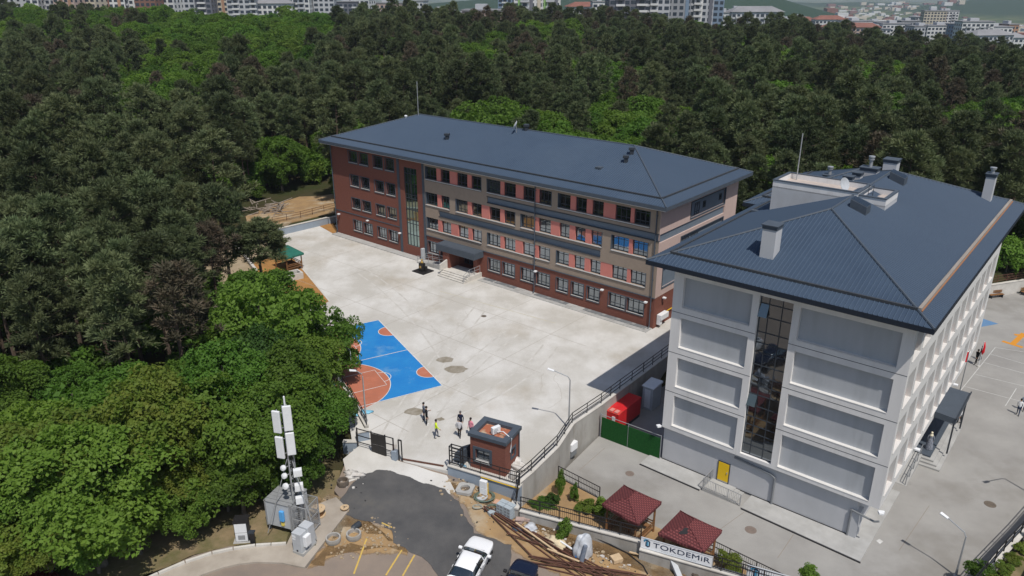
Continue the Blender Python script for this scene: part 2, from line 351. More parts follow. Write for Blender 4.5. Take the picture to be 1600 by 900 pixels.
slab('school_yard', [(3.6,51.6),(7.75,57.9),(15.6,67.6),(33.4,90),(61,90.25),(66,91.8),(90,99),(90,88),(36.5,44.3),(31,39.6),(27,35),(22,35.6),(15.2,41.5),(6.5,48.9)], -6, YARD_Z, M_yard)
slab('planter_bed', [(.5,45.4),(.3,47.6),(3.6,51.6),(6.5,48.9),(15.2,41.5),(22,35.6),(20,33.2),(14.9,36.8),(8.3,40.5)], -6, lambda x, y: -2.0 if x < 3 else -2.62, M_soil)
road = [(-48,24),(-31,36.2),(-24.3,36.8),(-22.3,38.5),(-20.6,39.9),(-18.6,40.8),(-14.9,41.0),(-13.2,39.2),(-11.4,44.5),(-12.9,46.4),(-12.6,50.7),(-9.4,50.25),(-4.8,48.75),(.3,46.0),(.6,45.2),(8.3,40.2),(14.9,36.5),(26,29.5),(26,24)]
slab('road', road, -6, zs, M_road)
dz = lambda d: (lambda x, y: zs(x, y)+d)
sheet('gate_apron', rough([xy(g(*p)) for p in [(537,722),(560,703),(627,721),(698,738),(712,760),(690,766),(640,748),(600,735),(570,744),(545,752)]], .06, 1), dz(.012), M_court)
soil1 = [xy(gz(x, y)) for x, y in [(690,752),(712,748),(800,772),(815,800),(900,838),(1000,872),(1080,905),(1000,915),(900,915),(770,850),(742,830),(728,800)]]
soft_sheet('bare_soil', rough(soil1, .22, .5, 3), dz(.006), M_softsoil, .8)
soil2 = [xy(gz(x, y)) for x, y in [(500,770),(528,795),(560,812),(606,824),(650,845),(632,872),(590,868),(550,866),(515,876),(480,890),(492,862),(505,838),(525,815),(512,790)]]
soft_sheet('bare_soil', rough(soil2, .25, .5, 4), dz(.006), M_softsoil, .9)
asph = [xy(gz(x, y)) for x, y in [(526,802),(533,775),(548,757),(572,738),(600,733),(640,746),(695,763),(722,790),(732,812),(742,832),(800,852),(800,915),(690,915),(672,882),(640,862),(612,850),(612,830),(590,820),(555,812)]]
soft_sheet('asphalt_patch', rough(asph, .10, .4, 5), dz(.014), M_softasph, .22)
KERB = [xy(gz(*p)) for p in [(195,925),(248,900),(290,882),(332,868),(365,861),(400,856),(448,853)]]; REDGE = [xy(gz(*p)) for p in [(270,925),(316,900),(350,888.5),(375,883),(400,880.5),(440,881.5),(476,889)]]
slab('pavement', REDGE+[(-11.45,44.4),(-12.6,45.6),(-14.6,44.2)]+KERB[::-1], -5, lambda x, y: zs(x, y)+.13, mat('pavement_concrete', (.40,.355,.30), (.31,.27,.225), scale=.6, c3=(.22,.185,.145), scale3=.35, mix3=(.55,.75), rough=.92, spec=.12, bump=.2, bscale=7))
soft_sheet('dry_bank', rough([(-24.6,36.6),(-22.6,38.3),(-20.6,39.9),(-18.6,40.7),(-15.0,41.1),(-14.4,44.6),(-12.6,46.2),(-12.9,49.5),(-14.5,50.5),(-17,46.5),(-21,45),(-25.5,42.5),(-28.5,39)], .15, .8, 13), lambda x, y: float(terrain(x, y))+.03 if not inpoly(np.array([x]),np.array([y]),LOW)[0] else -.42, M_softdry, .5)
# kerb stones along the pavement back edge
kb = KERB
mb = MB()
for a, b in zip(kb, kb[1:]):
    L_ = (Vector(b)-Vector(a)).length; n = max(1, int(L_/.9))
    for i in range(n):
        p = Vector(a).lerp(Vector(b), (i+.02)/n); q_ = Vector(a).lerp(Vector(b), (i+.98)/n)
        k = MB(); k.bar((p.x, p.y, zs(p.x, p.y)+.14), (q_.x, q_.y, zs(q_.x, q_.y)+.14), .16, .32)
        k.build('kerb_stone', M_coping, kind='structure', bevel=.02)
# yellow parking lines on the old road
for a, b in [((628,863),(603,899)),((648,869),(629,899)),((574,848),(553,899)),((597,826),(613,832))]:
    p, q_ = g(*a, -1.1), g(*b, -1.1); t = Vector((-(q_-p).y, (q_-p).x)).normalized()*.055
    sheet('parking_line', [(p.x+t.x,p.y+t.y),(p.x-t.x,p.y-t.y),(q_.x-t.x,q_.y-t.y),(q_.x+t.x,q_.y+t.y)], dz(.019), M_yelline)
# painted games court
court_c = Vector((-6.35,61.85)); cu = (Vector((-14.51,76.5))-court_c).normalized(); cw = Vector((-cu.y, cu.x))
def C2(a, b): v = court_c+cu*a+cw*b; return (v.x, v.y)          # a along the long side line, b into the court
LC = 16.85; WC = 8.62
sheet('sports_court', [C2(0,0),C2(LC,0),C2(LC,WC),C2(0,WC)], .0125, M_blue)
def disc2(a, b, r, t0, t1, n=28): return [C2(a+r*cos(t0+(t1-t0)*i/n), b+r*sin(t0+(t1-t0)*i/n)) for i in range(n+1)]
LSK = [0]
def line_strip(pts, w=.07, z=.021, m=None, name='court_line'):
    LSK[0] += 1; z = z+.0001*(LSK[0] % 37)          # crossing lines never share a plane
    mb = MB()
    P = [Vector(p) for p in pts]; V = []
    for i, p in enumerate(P):
        t = (P[min(i+1,len(P)-1)]-P[max(i-1,0)]).normalized(); n = Vector((-t.y, t.x))*w/2
        V += [(p.x+n.x, p.y+n.y, z), (p.x-n.x, p.y-n.y, z)]
    mb.add(V, [(2*i, 2*i+1, 2*i+3, 2*i+2) for i in range(len(P)-1)]); return mb.build(name, m or M_whline, kind='structure')
for a in (3.0, 13.45):
    sheet('court_zone', disc2(a+.1, 0, 1.15, 0, pi), .0165, M_orange); line_strip(disc2(a+.1, 0, 1.15, 0, pi))
for a0, sg in ((4.25, 1), (LC-4.25, -1)):
    arc = disc2(a0, WC-.1, 4.8, pi*1.0, pi*2.0, 44); arc = [p for p in arc if True]
    sheet('court_zone', arc, .0165, M_orange); line_strip(arc)
    line_strip([C2(a0-1.65,WC-.1),C2(a0-1.65,4.37),C2(a0+1.65,4.37),C2(a0+1.65,WC-.1)]); line_strip(disc2(a0, 4.37, .95, pi, 2*pi))
for p in ([C2(0,0),C2(LC,0)],[C2(0,0),C2(0,WC)],[C2(LC,0),C2(LC,WC)],[C2(8.45,0),C2(8.45,WC)]): line_strip(p, .09)
# damp spots, covers and a faint worn line on the courtyard
M_damp = mat('damp_concrete', (.22,.19,.14), (.33,.30,.25), scale=1.6, rough=.7)
for (px, py, r, s) in [(695,562,.75,1),(712,577,.95,2),(647,643,.75,3),(688,655,.35,4)]:
    c = g(px, py); sheet('damp_stain', rough([(c.x+r*1.2*cos(t*.5), c.y+r*.8*sin(t*.5)) for t in range(12)], .1, .3, s), .0102, M_damp)
for a, b in [((688,455),(868,505)),((700,466),(780,488))][:1]:
    line_strip([xy(g(*a)), xy(g(*b))], .1, .004, mat('faded_yellow', (.50,.45,.30), (.47,.45,.40), scale=1.5, rough=.9), 'faded_line')
# the soil strip and kerb on the far side of the courtyard
sheet('soil_strip', rough([xy(g(*p)) for p in [(450,388),(458,402),(514,470),(500,479),(440,484),(405,450),(395,400)]], .1, 1, 8), .006, M_soil2)
line_strip([xy(g(456,400)), xy(g(515,471))], .18, .03, M_coping, 'strip_kerb')
sheet('bare_soil', rough([xy(g(*p)) for p in [(366,380),(398,405),(436,476),(430,500),(400,470),(375,430),(340,390)]], .3, 1.5, 9), lambda x, y: float(terrain(x,y))+.02, M_soil)
for kk, pts in enumerate([[(384,338),(420,322),(470,308),(525,303),(530,332),(500,338),(445,350),(405,352),(380,352)]]):
    P = rough([xy(g(x, y, .6)) for x, y in pts], .4, 2, 11)
    slab('upper_soil', P, -1, .62, M_soil)
sheet('soil_strip', [xy(g(*p)) for p in [(497,352),(519,343),(529,362),(522,366)]], .006, M_soil2)
# sandy clearings in the wood
for (px, py, rx, ry, s) in [(110,190,11,4.5,1),(235,165,4,6,2),(360,135,7,3,3),(365,365,5,8,5)]:
    c = g(px, py, 4.0); c.z = float(terrain(c.x, c.y))
    sheet('sandy_clearing', rough([(c.x+rx*cos(t*.4), c.y+ry*sin(t*.4)) for t in range(16)], .5, 2, s), lambda x, y: float(terrain(x, y))+.12, mat('sandy_soil', (.36,.29,.20), (.28,.22,.14), scale=.4, rough=.95))
# school yard markings, right
def yl(pts, w, m=None, name='yard_line'): return line_strip([xy(g(*p, YARD_Z)) for p in pts], w, YARD_Z+.005, m, name)
for p in [[(1555,543),(1477,640)],[(1555,543),(1640,556)],[(1547,553),(1640,580)],[(1536,566),(1640,594)],[(1524,585),(1640,613)],[(1508,604),(1640,639)],[(1588,607),(1571,634)]]: yl(p, .05)
yl([(1566,533),(1598,543)], .5, M_ongr, 'orange_marking'); yl([(1582,538),(1600,521)], .55, M_ongr, 'orange_marking'); yl([(1585,523),(1640,528)], .5, M_ongr, 'orange_marking')
sheet('blue_marking', [xy(g(*p, YARD_Z)) for p in [(1530,496),(1560,506),(1526,512),(1520,500)]], YARD_Z+.005, M_blgr)
sheet('white_marking', [xy(g(*p, YARD_Z)) for p in [(1369,845),(1374,842),(1380,846),(1375,850)]], YARD_Z+.005, M_whline)
# joints in the front yard slab
for p in [[(1100,845),(1163,800)],[(1215,872),(1240,835)],[(905,735),(945,700)],[(1452,790),(1405,860)]]: line_strip([xy(g(*q_, YARD_Z)) for q_ in p], .03, YARD_Z+.004, M_road, 'slab_joint')
M_joint = mat('joint_grime', (.30,.27,.225), (.42,.39,.34), scale=1.2, rough=.95)
for v_ in (-8,-15.5,-23,-30.5): line_strip([(-25.64+cos(-.6983)*u_-sin(-.6983)*v_, 108.33+sin(-.6983)*u_+cos(-.6983)*v_) for u_ in ((2,50) if v_ > -12 else (10,50) if v_ > -20 else (22,49) if v_ > -25 else (31,48))], .045, .0052, M_joint, 'slab_joint')
for u_ in (8,15.5,23,30.5,38,45.5): line_strip([(-25.64+cos(-.6983)*u_-sin(-.6983)*v_, 108.33+sin(-.6983)*u_+cos(-.6983)*v_) for v_ in ((-2.5,-13) if u_ < 20 else (-3.6,-22) if u_ < 28 else (-1.6,-33))], .045, .0052, M_joint, 'slab_joint')
M_tyrem = mat('tyre_mark', (.44,.42,.38), (.56,.54,.505), scale=.9, rough=.95)
for (a_, b_, c_) in (((640,700),(690,600),(800,520)),((600,705),(620,640),(760,470)),((690,650),(820,600),(860,540)),((700,560),(640,470),(560,420))):
    A_, B_, C_ = (Vector(xy(g(*q_))) for q_ in (a_, b_, c_))
    for o_ in (-.75, .75):
        pts_ = []
        for i_ in range(17):
            t_ = i_/16; p_ = A_*(1-t_)**2+B_*2*t_*(1-t_)+C_*t_*t_; d_ = ((B_-A_)*(1-t_)+(C_-B_)*t_).normalized(); pts_.append((p_.x-d_.y*o_, p_.y+d_.x*o_))
        line_strip(pts_, .19, .0012, M_tyrem, 'tyre_mark')
r_ = random.Random(9)
for c_ in range(9):          # hairline cracks
    p_ = Vector(xy(g(r_.uniform(560,900), r_.uniform(420,640)))); a_ = r_.uniform(0, 6.28); pts_ = [tuple(p_)]
    for i_ in range(r_.randint(7,14)): a_ += r_.uniform(-.5,.5); p_ = p_+Vector((cos(a_), sin(a_)))*r_.uniform(.3,.7); pts_.append(tuple(p_))
    if all(inpoly(np.array([q_[0]]), np.array([q_[1]]), COURT)[0] for q_ in pts_): line_strip(pts_, .025, .0045, M_joint, 'hairline_crack')
def cover(px, py, z, r=.38, m=M_tgrey, lab='', name='manhole_cover'):
    c = g(px, py, z); mb = MB(); mb.lathe([(r,0),(r,.015),(r-.05,.02),(0.01,.02)], 18)
    for k in range(3): mb.box(-r*.6, r*.6, -.16+.14*k, -.12+.14*k, .02, .03)
    mb.build(name, m, None, c, label=lab, cat='manhole cover')
M_cover = mat('brown_cover', (.22,.17,.14), (.17,.14,.12), scale=8, rough=.7)
cover(1173,828,YARD_Z,.42,M_cover,'round brown manhole cover in the pale yard right of the red roofed gazebos')
cover(984,740,YARD_Z,.36,M_cover,'round worn manhole cover in the yard between green fence and left gazebo')
cover(1417,753,YARD_Z,.42,M_yard,'faint round manhole cover beside the grey school corner')
cover(1547,788,YARD_Z,.42,M_tgrey,'dark round manhole cover in the open school yard on the right')
cover(756,494,0,.3,M_tgrey,'small dark drain cover in the middle of the pale courtyard')
# ------------------------------------------------------------------ shared building pieces
WCACHE = {}; WR = random.Random(17)
def window_mesh(w, h, nv, style):
    """frame (origin at lower left, faces -Y), its panes"""
    k = (round(w,2), round(h,2), nv, style)
    if k in WCACHE: return WCACHE[k]
    f = MB(); t = .07
    f.box(0,w,0,.09,0,t); f.box(0,w,0,.09,h-t,h); f.box(0,t,0,.09,t,h-t); f.box(w-t,w,0,.09,t,h-t)
    for i in range(1, nv): f.box(w*i/nv-.03, w*i/nv+.03, 0, .08, t, h-t)
    if style == 'school':
        f.box(t, w-t, 0.01, .075, h*.80, h*.80+.05)
        f.box(t, w-t, 0.01, .075, h*.24, h*.24+.05)
    p = MB(); p.box(t*.5, w-t*.5, .045, .06, t*.5, h-t*.5)
    s = MB(); s.box(-.02, w+.02, -.24, .02, -.07, 0)
    WCACHE[k] = (f.mesh('window', M_frame), p.mesh('pane', M_glass), s.mesh('sill', M_sill)); return WCACHE[k]
def add_window(parent, loc, w, h, nv=3, rz=0.0, style='school', sill=True):
    f, p, s = window_mesh(w, h, nv, style)
    o = link('window', f, parent, loc, rz); q_ = link('pane', p, o); q_.rotation_euler = (WR.uniform(-.012,.012), 0, WR.uniform(-.012,.012)); q_.location = (0, WR.uniform(0,.008), 0)
    if WR.random() < .22: q_.material_slots[0].link = 'OBJECT'; q_.material_slots[0].material = M_glass2
    if sill: link('sill', s, o)
    return o
def hip_roof(root, u0, u1, v0, v1, ze, zr, drop=.36, m=M_roof, name='roof', rib=.27, gutter=1.25, edges='fblr', mf=None):
    W2 = (v1-v0)/2; U2 = (u1-u0)/2; r = min(W2, U2)
    if W2 <= U2: A, B = (u0+r, (v0+v1)/2, zr), (u1-r, (v0+v1)/2, zr)
    else: A, B = ((u0+u1)/2, v0+r, zr), ((u0+u1)/2, v1-r, zr)
    c = [(u0,v0,ze),(u1,v0,ze),(u1,v1,ze),(u0,v1,ze)]
    mb = MB()
    if W2 <= U2: faces = [(c[0],c[1],B,A),(c[1],c[2],B),(c[2],c[3],A,B),(c[3],c[0],A)]
    else: faces = [(c[0],c[1],A),(c[1],c[2],B,A),(c[2],c[3],B),(c[3],c[0],A,B)]
    for f in faces: mb.add(f, [tuple(range(len(f)))])
    mb.add([(x,y,z-drop) for x,y,z in c], [(3,2,1,0)])
    ro = mb.build(name, m, root)
    fb = MB(); o = .03
    fb.box(u0-o,u1+o,v0-o,v0+.02,ze-drop,ze-.01); fb.box(u0-o,u1+o,v1-.02,v1+o,ze-drop,ze-.01); fb.box(u0-o,u0+.02,v0+.02,v1-.02,ze-drop,ze-.01); fb.box(u1-.02,u1+o,v0+.02,v1-.02,ze-drop,ze-.01)
    fb.build('fascia', mf or M_slate, ro)
    rb = MB(); sl = (zr-ze)/r
    def rib_on(p0, p1, wdir):   # ribs every `rib` m along the eave p0-p1, running up the slope (wdir = inward unit)
        p0 = Vector(p0); p1 = Vector(p1); e = (p1-p0); Ln = e.length; e.normalize(); n = int(Ln/rib)
        for i in range(1, n):
            s = i*Ln/n; reach = min(s, Ln-s, r)
            if reach < .3: continue
            a = p0+e*s; b = a+Vector(wdir)*reach; b.z = a.z+sl*reach; h = .065; w = .035
            rb.add([a-e*w, a+Vector((0,0,h)), a+e*w, b-e*w, b+Vector((0,0,h)), b+e*w], [(0,1,4,3),(1,2,5,4)])
    rib_on(c[0], c[1], (0,1,0)); rib_on(c[1], c[2], (-1,0,0)); rib_on(c[2], c[3], (0,-1,0)); rib_on(c[3], c[0], (1,0,0))
    rb.build('standing_ribs', M_roofrib, ro, kind='stuff')
    for a, b in ((c[0],A),(c[3],A if W2 <= U2 else B),(c[1],B if W2 <= U2 else A),(c[2],B),(A,B)):
        if (Vector(a)-Vector(b)).length > .3: MB().tube([Vector(a)+Vector((0,0,.03)), Vector(b)+Vector((0,0,.03))], .085, 6).build('ridge_cap', M_slate, ro)
    # snow gutter lying on the slope
    gz = ze+sl*gutter+.05; q = gutter
    L4 = [((u0+q,v0+q),(u1-q,v0+q),'f'),((u1-q,v0+q),(u1-q,v1-q),'r'),((u1-q,v1-q),(u0+q,v1-q),'b'),((u0+q,v1-q),(u0+q,v0+q),'l')]
    for a, b, nme in L4:
        if nme in edges: MB().bar((*a,gz+.03),(*b,gz+.03),.16,.17).build('snow_gutter', M_gutter, ro)
    return ro
def floodlight(parent, loc, rz=0.0):
    b = MB(); b.box(-.16,.16,-.42,-.08,-.05,.1); b.box(-.05,.05,-.1,0,-.04,.05)
    return b.build('floodlight', M_wplast, parent, loc, rz, bevel=.02)
def railing(parent, pts, h=.95, post=1.2, rails=(.95,.55,.2), m=M_steel, r=.025, nbar=0, name='railing'):
    """posts and rails, each a part of its own"""
    P = [Vector(p) for p in pts]
    for z in rails:
        mb = MB()
        for a, b in zip(P, P[1:]): mb.bar(a+Vector((0,0,z)), b+Vector((0,0,z)), r*1.6)
        mb.build('rail', m, parent)
    pm = MB(); pm.box(-r,r,-r,r,0,h); me = pm.mesh('post', m)
    for a, b in zip(P, P[1:]):
        n = max(1, round((b-a).length/post))
        for i in range(n+(1 if b is P[-1] else 0)):
            link('post', me, parent, a.lerp(b, i/n))
    if nbar:
        mb = MB()
        for a, b in zip(P, P[1:]):
            n = int((b-a).length/nbar)
            for i in range(n):
                p = a.lerp(b, (i+.5)/n); mb.box(p.x-.009,p.x+.009,p.y-.009,p.y+.009,p.z+rails[-1],p.z+rails[0])
        mb.build('thin_bars', m, parent, kind='stuff')

# ------------------------------------------------------------------ brick school (far)
FX, FY, FYAW, FL, FD = -25.64, 108.33, -.6983, 53.0, 17.92
F = thing('brick_school', 'long four storey school of red brick and taupe render under a slate blue hip roof', 'school building', (FX, FY, 0), FYAW)
ff = lambda u, d, z: (u, d, z)
SILL = [1.22, 4.5, 7.75, 11.1]; HEAD = [2.74, 5.98, 9.3, 12.64]
brick_u = [(3.82,5.65),(6.1,7.9),(9.05,10.88),(11.4,13.15)]
wins = []                                          # (u0, u1, z0, z1, recess)
for k in range(4): wins += [(a, b, SILL[k], HEAD[k]) for a, b in brick_u]
g0 = [(19.12,20.97),(21.45,23.3),(29.66,31.55),(32.0,33.87),(34.87,36.83),(37.2,39.15),(40.17,41.75),(42.3,43.93),(44.45,46.05),(47.33,49.4),(49.65,51.71)]
g1 = [[(19.05,21.1),(21.74,23.42),(24.67,26.4),(27.0,28.6)],[(29.6,31.66),(32.2,34.0),(35.1,36.8),(37.46,39.13)],[(40.1,41.82),(42.54,43.97),(44.69,46.08),(47.54,49.45),(49.86,51.73)]]
g2 = [[(19.05,21.12),(21.77,23.25)],[(24.4,26.37),(27.0,28.68),(29.93,31.65),(32.25,33.97)],[(34.85,36.9),(37.45,39.2),(40.42,41.81),(42.57,43.95),(44.7,46.1)],[(47.35,49.48),(49.91,51.77)]]
g3 = [[(19.13,21.12),(21.8,23.43),(24.64,26.42),(27.06,28.68)],[(29.64,31.72),(32.27,34.05),(35.15,36.92),(37.46,39.22)],[(40.18,41.83),(42.54,43.98),(44.72,46.15),(47.63,49.49),(49.92,51.79)]]
up = MB(); lo = MB()
holes_lo = [(*w[:4], .26) for w in wins]+[(15.0,17.43,1.35,12.0,.22)]
# brick: left section to the eaves, ground floor elsewhere
holes_wall(lo, 0, 18.5, 0, 13.3, holes_lo, ff, .26)
holes_wall(lo, 18.5, FL, 0, 3.5, [(a, b, SILL[0], HEAD[0], .26) for a, b in g0]+[(24.5,28.0,.62,2.95,1.2)], ff, .26)
lo.quad((FL,0,0),(FL,FD,0),(FL,FD,3.55),(FL,0,3.55)); lo.quad((FL,FD,0),(0,FD,0),(0,FD,3.5),(FL,FD,3.5)); lo.quad((0,FD,0),(0,0,0),(0,0,13.3),(0,FD,13.3))
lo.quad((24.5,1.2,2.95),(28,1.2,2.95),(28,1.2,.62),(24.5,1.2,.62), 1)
wall = lo.build('brick_wall', [M_brick, M_dark], F)
hup = []
for gi, k in ((g1,1),(g2,2),(g3,3)):
    for grp in gi: hup.append((grp[0][0], grp[-1][1], SILL[k]-.04, HEAD[k]+.04, .30))
hup += [(29.6,FL-.001,9.75,10.5,.16),(21.35,46.0,6.52,7.22,.16)]
o_ = -.04
fu = lambda u, d, z: (u, d-.04, z)
holes_wall(up, 18.5, FL-.001, 3.5, 13.3, hup, fu, .3)
up.quad((18.5,-.04,3.5),(18.5,0,3.5),(FL,0,3.5),(FL,-.04,3.5)); up.quad((18.5,0,3.5),(18.5,-.04,3.5),(18.5,-.04,13.3),(18.5,0,13.3))
up.quad((FL,FD,3.5),(0,FD,3.5),(0,FD,13.3),(FL,FD,13.3))
up.build('taupe_wall', M_beige, F)
# grey recessed bands
MB().box(29.6,FL,.1,.14,9.75,10.5).build('grey_band', M_bluegrey, F); MB().box(21.35,46,.1,.14,6.52,7.22).build('grey_band', M_bluegrey, F)
for u0, u1, z in ((29.6,FL+.02,9.74),(29.6,FL+.02,10.5),(21.3,46,6.5),(21.3,46,7.22)): MB().box(u0,u1,-.09,.1,z-.035,z+.035).build('band_trim', M_frame, F)
for gi, k in ((g1,1),(g2,2),(g3,3)):
    for grp in gi:
        for (a, b), (c, d) in zip(grp, grp[1:]): MB().box(b, c, -.01, .245, SILL[k]-.03, HEAD[k]+.03).build('salmon_panel', M_pink, F)
        MB().box(grp[0][0]-.02, grp[-1][1]+.02, -.13, .2, SILL[k]-.14, SILL[k]-.045).build('sill_course', M_sill, F)
        MB().box(grp[0][0]-.05, grp[-1][1]+.05, -.10, -.02, SILL[k]-.20, SILL[k]-.145).build('sill_trim', M_frame, F)
        MB().box(grp[0][0]-.06, grp[0][0]+.02, -.07, .25, SILL[k]-.04, HEAD[k]+.04).build('reveal_trim', M_slate, F)
        MB().box(grp[-1][1]-.02, grp[-1][1]+.06, -.07, .25, SILL[k]-.04, HEAD[k]+.04).build('reveal_trim', M_slate, F)
        for a, b in grp: add_window(F, (a, .16, SILL[k]), b-a, HEAD[k]-SILL[k], 3 if b-a > 1.75 else 2, sill=False)
for (a, b, c, d) in wins: add_window(F, (a, .16, c), b-a, d-c, 3)
for a, b in g0: add_window(F, (a, .16, SILL[0]), b-a, HEAD[0]-SILL[0], 3 if b-a > 1.75 else 2)
for (a, b, c, d) in wins+[(p, q_, SILL[0], HEAD[0]) for p, q_ in g0]:   # anthracite surround round every single window
    s = MB(); s.box(a-.09,a-.002,-.05,.02,c-.02,d+.09); s.box(b+.002,b+.09,-.05,.02,c-.02,d+.09); s.box(a-.002,b+.002,-.05,.02,d+.004,d+.09); s.box(a-.09,b+.09,-.06,.02,c-.20,c-.1)
    s.build('window_surround', M_slate, F)
# stair glazing: frame with its panes
st = MB(); 
for i in range(5): st.box(15.0+i*.6075-.03, 15.0+i*.6075+.03, .1,.2, 1.35,12.0)
zr_ = [1.35,2.9,4.45,4.95,6.35,7.9,8.4,9.9,11.2,11.98]
for z in zr_: st.box(15.0,17.43,.09,.19,z-.03,z+.03)
so = st.build('stair_glazing', M_frame, F)
pm = {}
for a, b in zip(zr_, zr_[1:]):
    for i in range(4):
        k = round(b-a, 3)
        if k not in pm: p_ = MB(); p_.box(0,.6,0,.015,0,k); pm[k] = p_.mesh('pane', M_glassg)
        link('pane', pm[k], so, (15.0+i*.6075, .15+.002*((i*7) % 3), a))
for u in (13.75, 18.46): MB().box(u, u+.42, -.07, .05, .05 if u < 15 else 0.3, 13.25).build('slate_pilaster', M_slate, F)
MB().box(.02, 13.74, -.05, .02, 3.50, 3.62).build('string_course', M_slate, F); MB().box(18.9, FL-.02, -.12, -.045, 3.44, 3.53).build('string_course', M_slate, F)
for u in (.06, 37.0, 52.62):
    mb = MB(); mb.tube([(u,-.16,.25),(u,-.16,13.2)], .065, 8); mb.tube([(u,-.16,.25),(u,-.40,.08)], .065, 8); mb.build('downpipe', M_slate, F)
    for z in (2,5.5,9,12.4): MB().box(u-.09,u+.09,-.2,0,z,z+.05).build('pipe_bracket', M_slate, F)
for u, z in ((.9,3.05),(7.3,3.28),(13.9,2.78),(37.3,2.85),(46.6,2.9),(52.1,2.9)): floodlight(F, (u, -.05, z))
# right end wall with recessed grey bays
sw = MB(); fs = lambda v, d, z: (FL+.03-d, v, z)
holes_wall(sw, 0, FD, 3.5, 13.3, [(6.4,14.6,10.72,12.52,.22),(-.001+.0,14.7,9.55,10.45,.16),(1.15,14.6,4.3,6.6,.2),(4.6,14.6,7.15,9.12,.2)], fs, .2)
sw.quad((FL-.001,-.04,3.5),(FL+.03,-.04,3.5),(FL+.03,-.04,9.75),(FL-.001,-.04,9.75)); sw.quad((FL-.001,-.04,10.5),(FL+.03,-.04,10.5),(FL+.03,-.04,13.3),(FL-.001,-.04,13.3))
sw.quad((FL+.03,0,3.5),(FL+.03,-.04,3.5),(FL+.03,-.04,9.5),(FL+.03,0,9.5)); sw.quad((FL+.03,0,10.5),(FL+.03,-.04,10.5),(FL+.03,-.04,13.3),(FL+.03,0,13.3))
sw.quad((FL,0,3.5),(FL+.03,0,3.5),(FL+.03,FD,3.5),(FL,FD,3.5))
sw.build('pale_end_wall', M_pinkw, F)
for v0, v1, z0, z1 in ((6.4,14.6,10.72,12.52),(1.15,14.6,4.3,6.6),(4.6,14.6,7.15,9.12)):
    MB().box(FL-.2,FL-.17,v0,v1,z0,z1).build('grey_bay', M_bluegrey, F)
    fr_ = MB(); fr_.box(FL-.1,FL+.09,v0-.07,v0+.02,z0-.07,z1+.07); fr_.box(FL-.1,FL+.09,v1-.02,v1+.07,z0-.07,z1+.07); fr_.box(FL-.1,FL+.085,v0+.02,v1-.02,z0-.07,z0+.01); fr_.box(FL-.1,FL+.085,v0+.02,v1-.02,z1-.01,z1+.07)
    fr_.build('bay_frame', M_slate, F)
MB().box(FL-.14,FL-.1,.1,14.7,9.55,10.45).build('grey_band', M_bluegrey, F)
for v, w, z, h in ((7.6,1.05,10.85,1.3),(9.5,.6,11.25,.75),(13.4,.6,11.3,.75),(5.2,1.6,7.4,1.3),(7.2,1.6,7.4,1.3)):
    add_window(F, (FL-.12, v, z), w, h, 2, rz=pi/2, sill=False)
floodlight(F, (FL+.04, 1.5, 3.15), pi/2)
gb = MB(); gb.box(FL+.06,FL+.62,.55,2.15,.9,1.5); gb.box(FL+.06,FL+.5,.55,1.0,.35,.9); gb.build('gas_meter_box', M_wplast, F, bevel=.03)
MB().tube([(FL+.2,2.15,1.35),(FL+.2,3.7,1.35),(FL+.2,3.7,.2)], .05, 6).build('gas_pipe', M_yel, F)
hip_roof(F, -1.13, FL+1.13, -1.13, FD+1.13, 13.72, 17.05, .38)
ev = MB(); ev.box(-1.05,FL+1.05,-1.06,-.85,13.26,13.345); ev.build('soffit_edge', M_white, F)
MB().box(-1.0,FL+1.0,-1.0,FD+1.0,13.3,13.338).build('soffit', M_bluegrey, F)
# roof vents, aerial masts and dish
def roof_vent(root, u, v, z, s=1.0, rz=0.0):
    b = MB(); b.box(-.22*s,.22*s,-.22*s,.22*s,-.35,.45*s); b.box(-.36*s,.3*s,-.3*s,.3*s,.45*s,.75*s); return b.build('roof_vent', M_frame, root, (u, v, z), rz, bevel=.03)
def froof(v): return 13.72+(min(v+1.13, FD+1.13-v))*(17.05-13.72)/(FD/2+1.13)
for u, v in ((19.07,4.17),(45.2,5.5),(44.84,7.22),(28.4,8.9)): roof_vent(F, u, v, froof(v), 1.0, .5)
MB().box(42.7,43.4,3.2,3.9,froof(3.5)-.05,froof(3.5)+.16).build('roof_hatch', M_slate, F)
MB().tube([(9.1,8.6,16.8),(9.1,8.6,21.6)], .05, 6).build('lightning_rod', M_steel, F)
MB().lathe([(.12,0),(.12,.5),(.22,.5),(.22,.62),(.01,.7)], 8, (7.6,7.6,16.3)).build('flue', M_wplast, F)
ds = MB(); ds.lathe([(.05,0),(.35,.05),(.62,.17),(.62,.19),(.34,.09),(.02,.04)], 18); 
dish = ds.build('satellite_dish', M_wplast, F, (27.5,7.9,17.6), (radians(65),0,radians(-60)))
MB().tube([(27.5,8.0,16.6),(27.5,7.95,17.6)], .04, 6).build('dish_mast', M_steel, F)
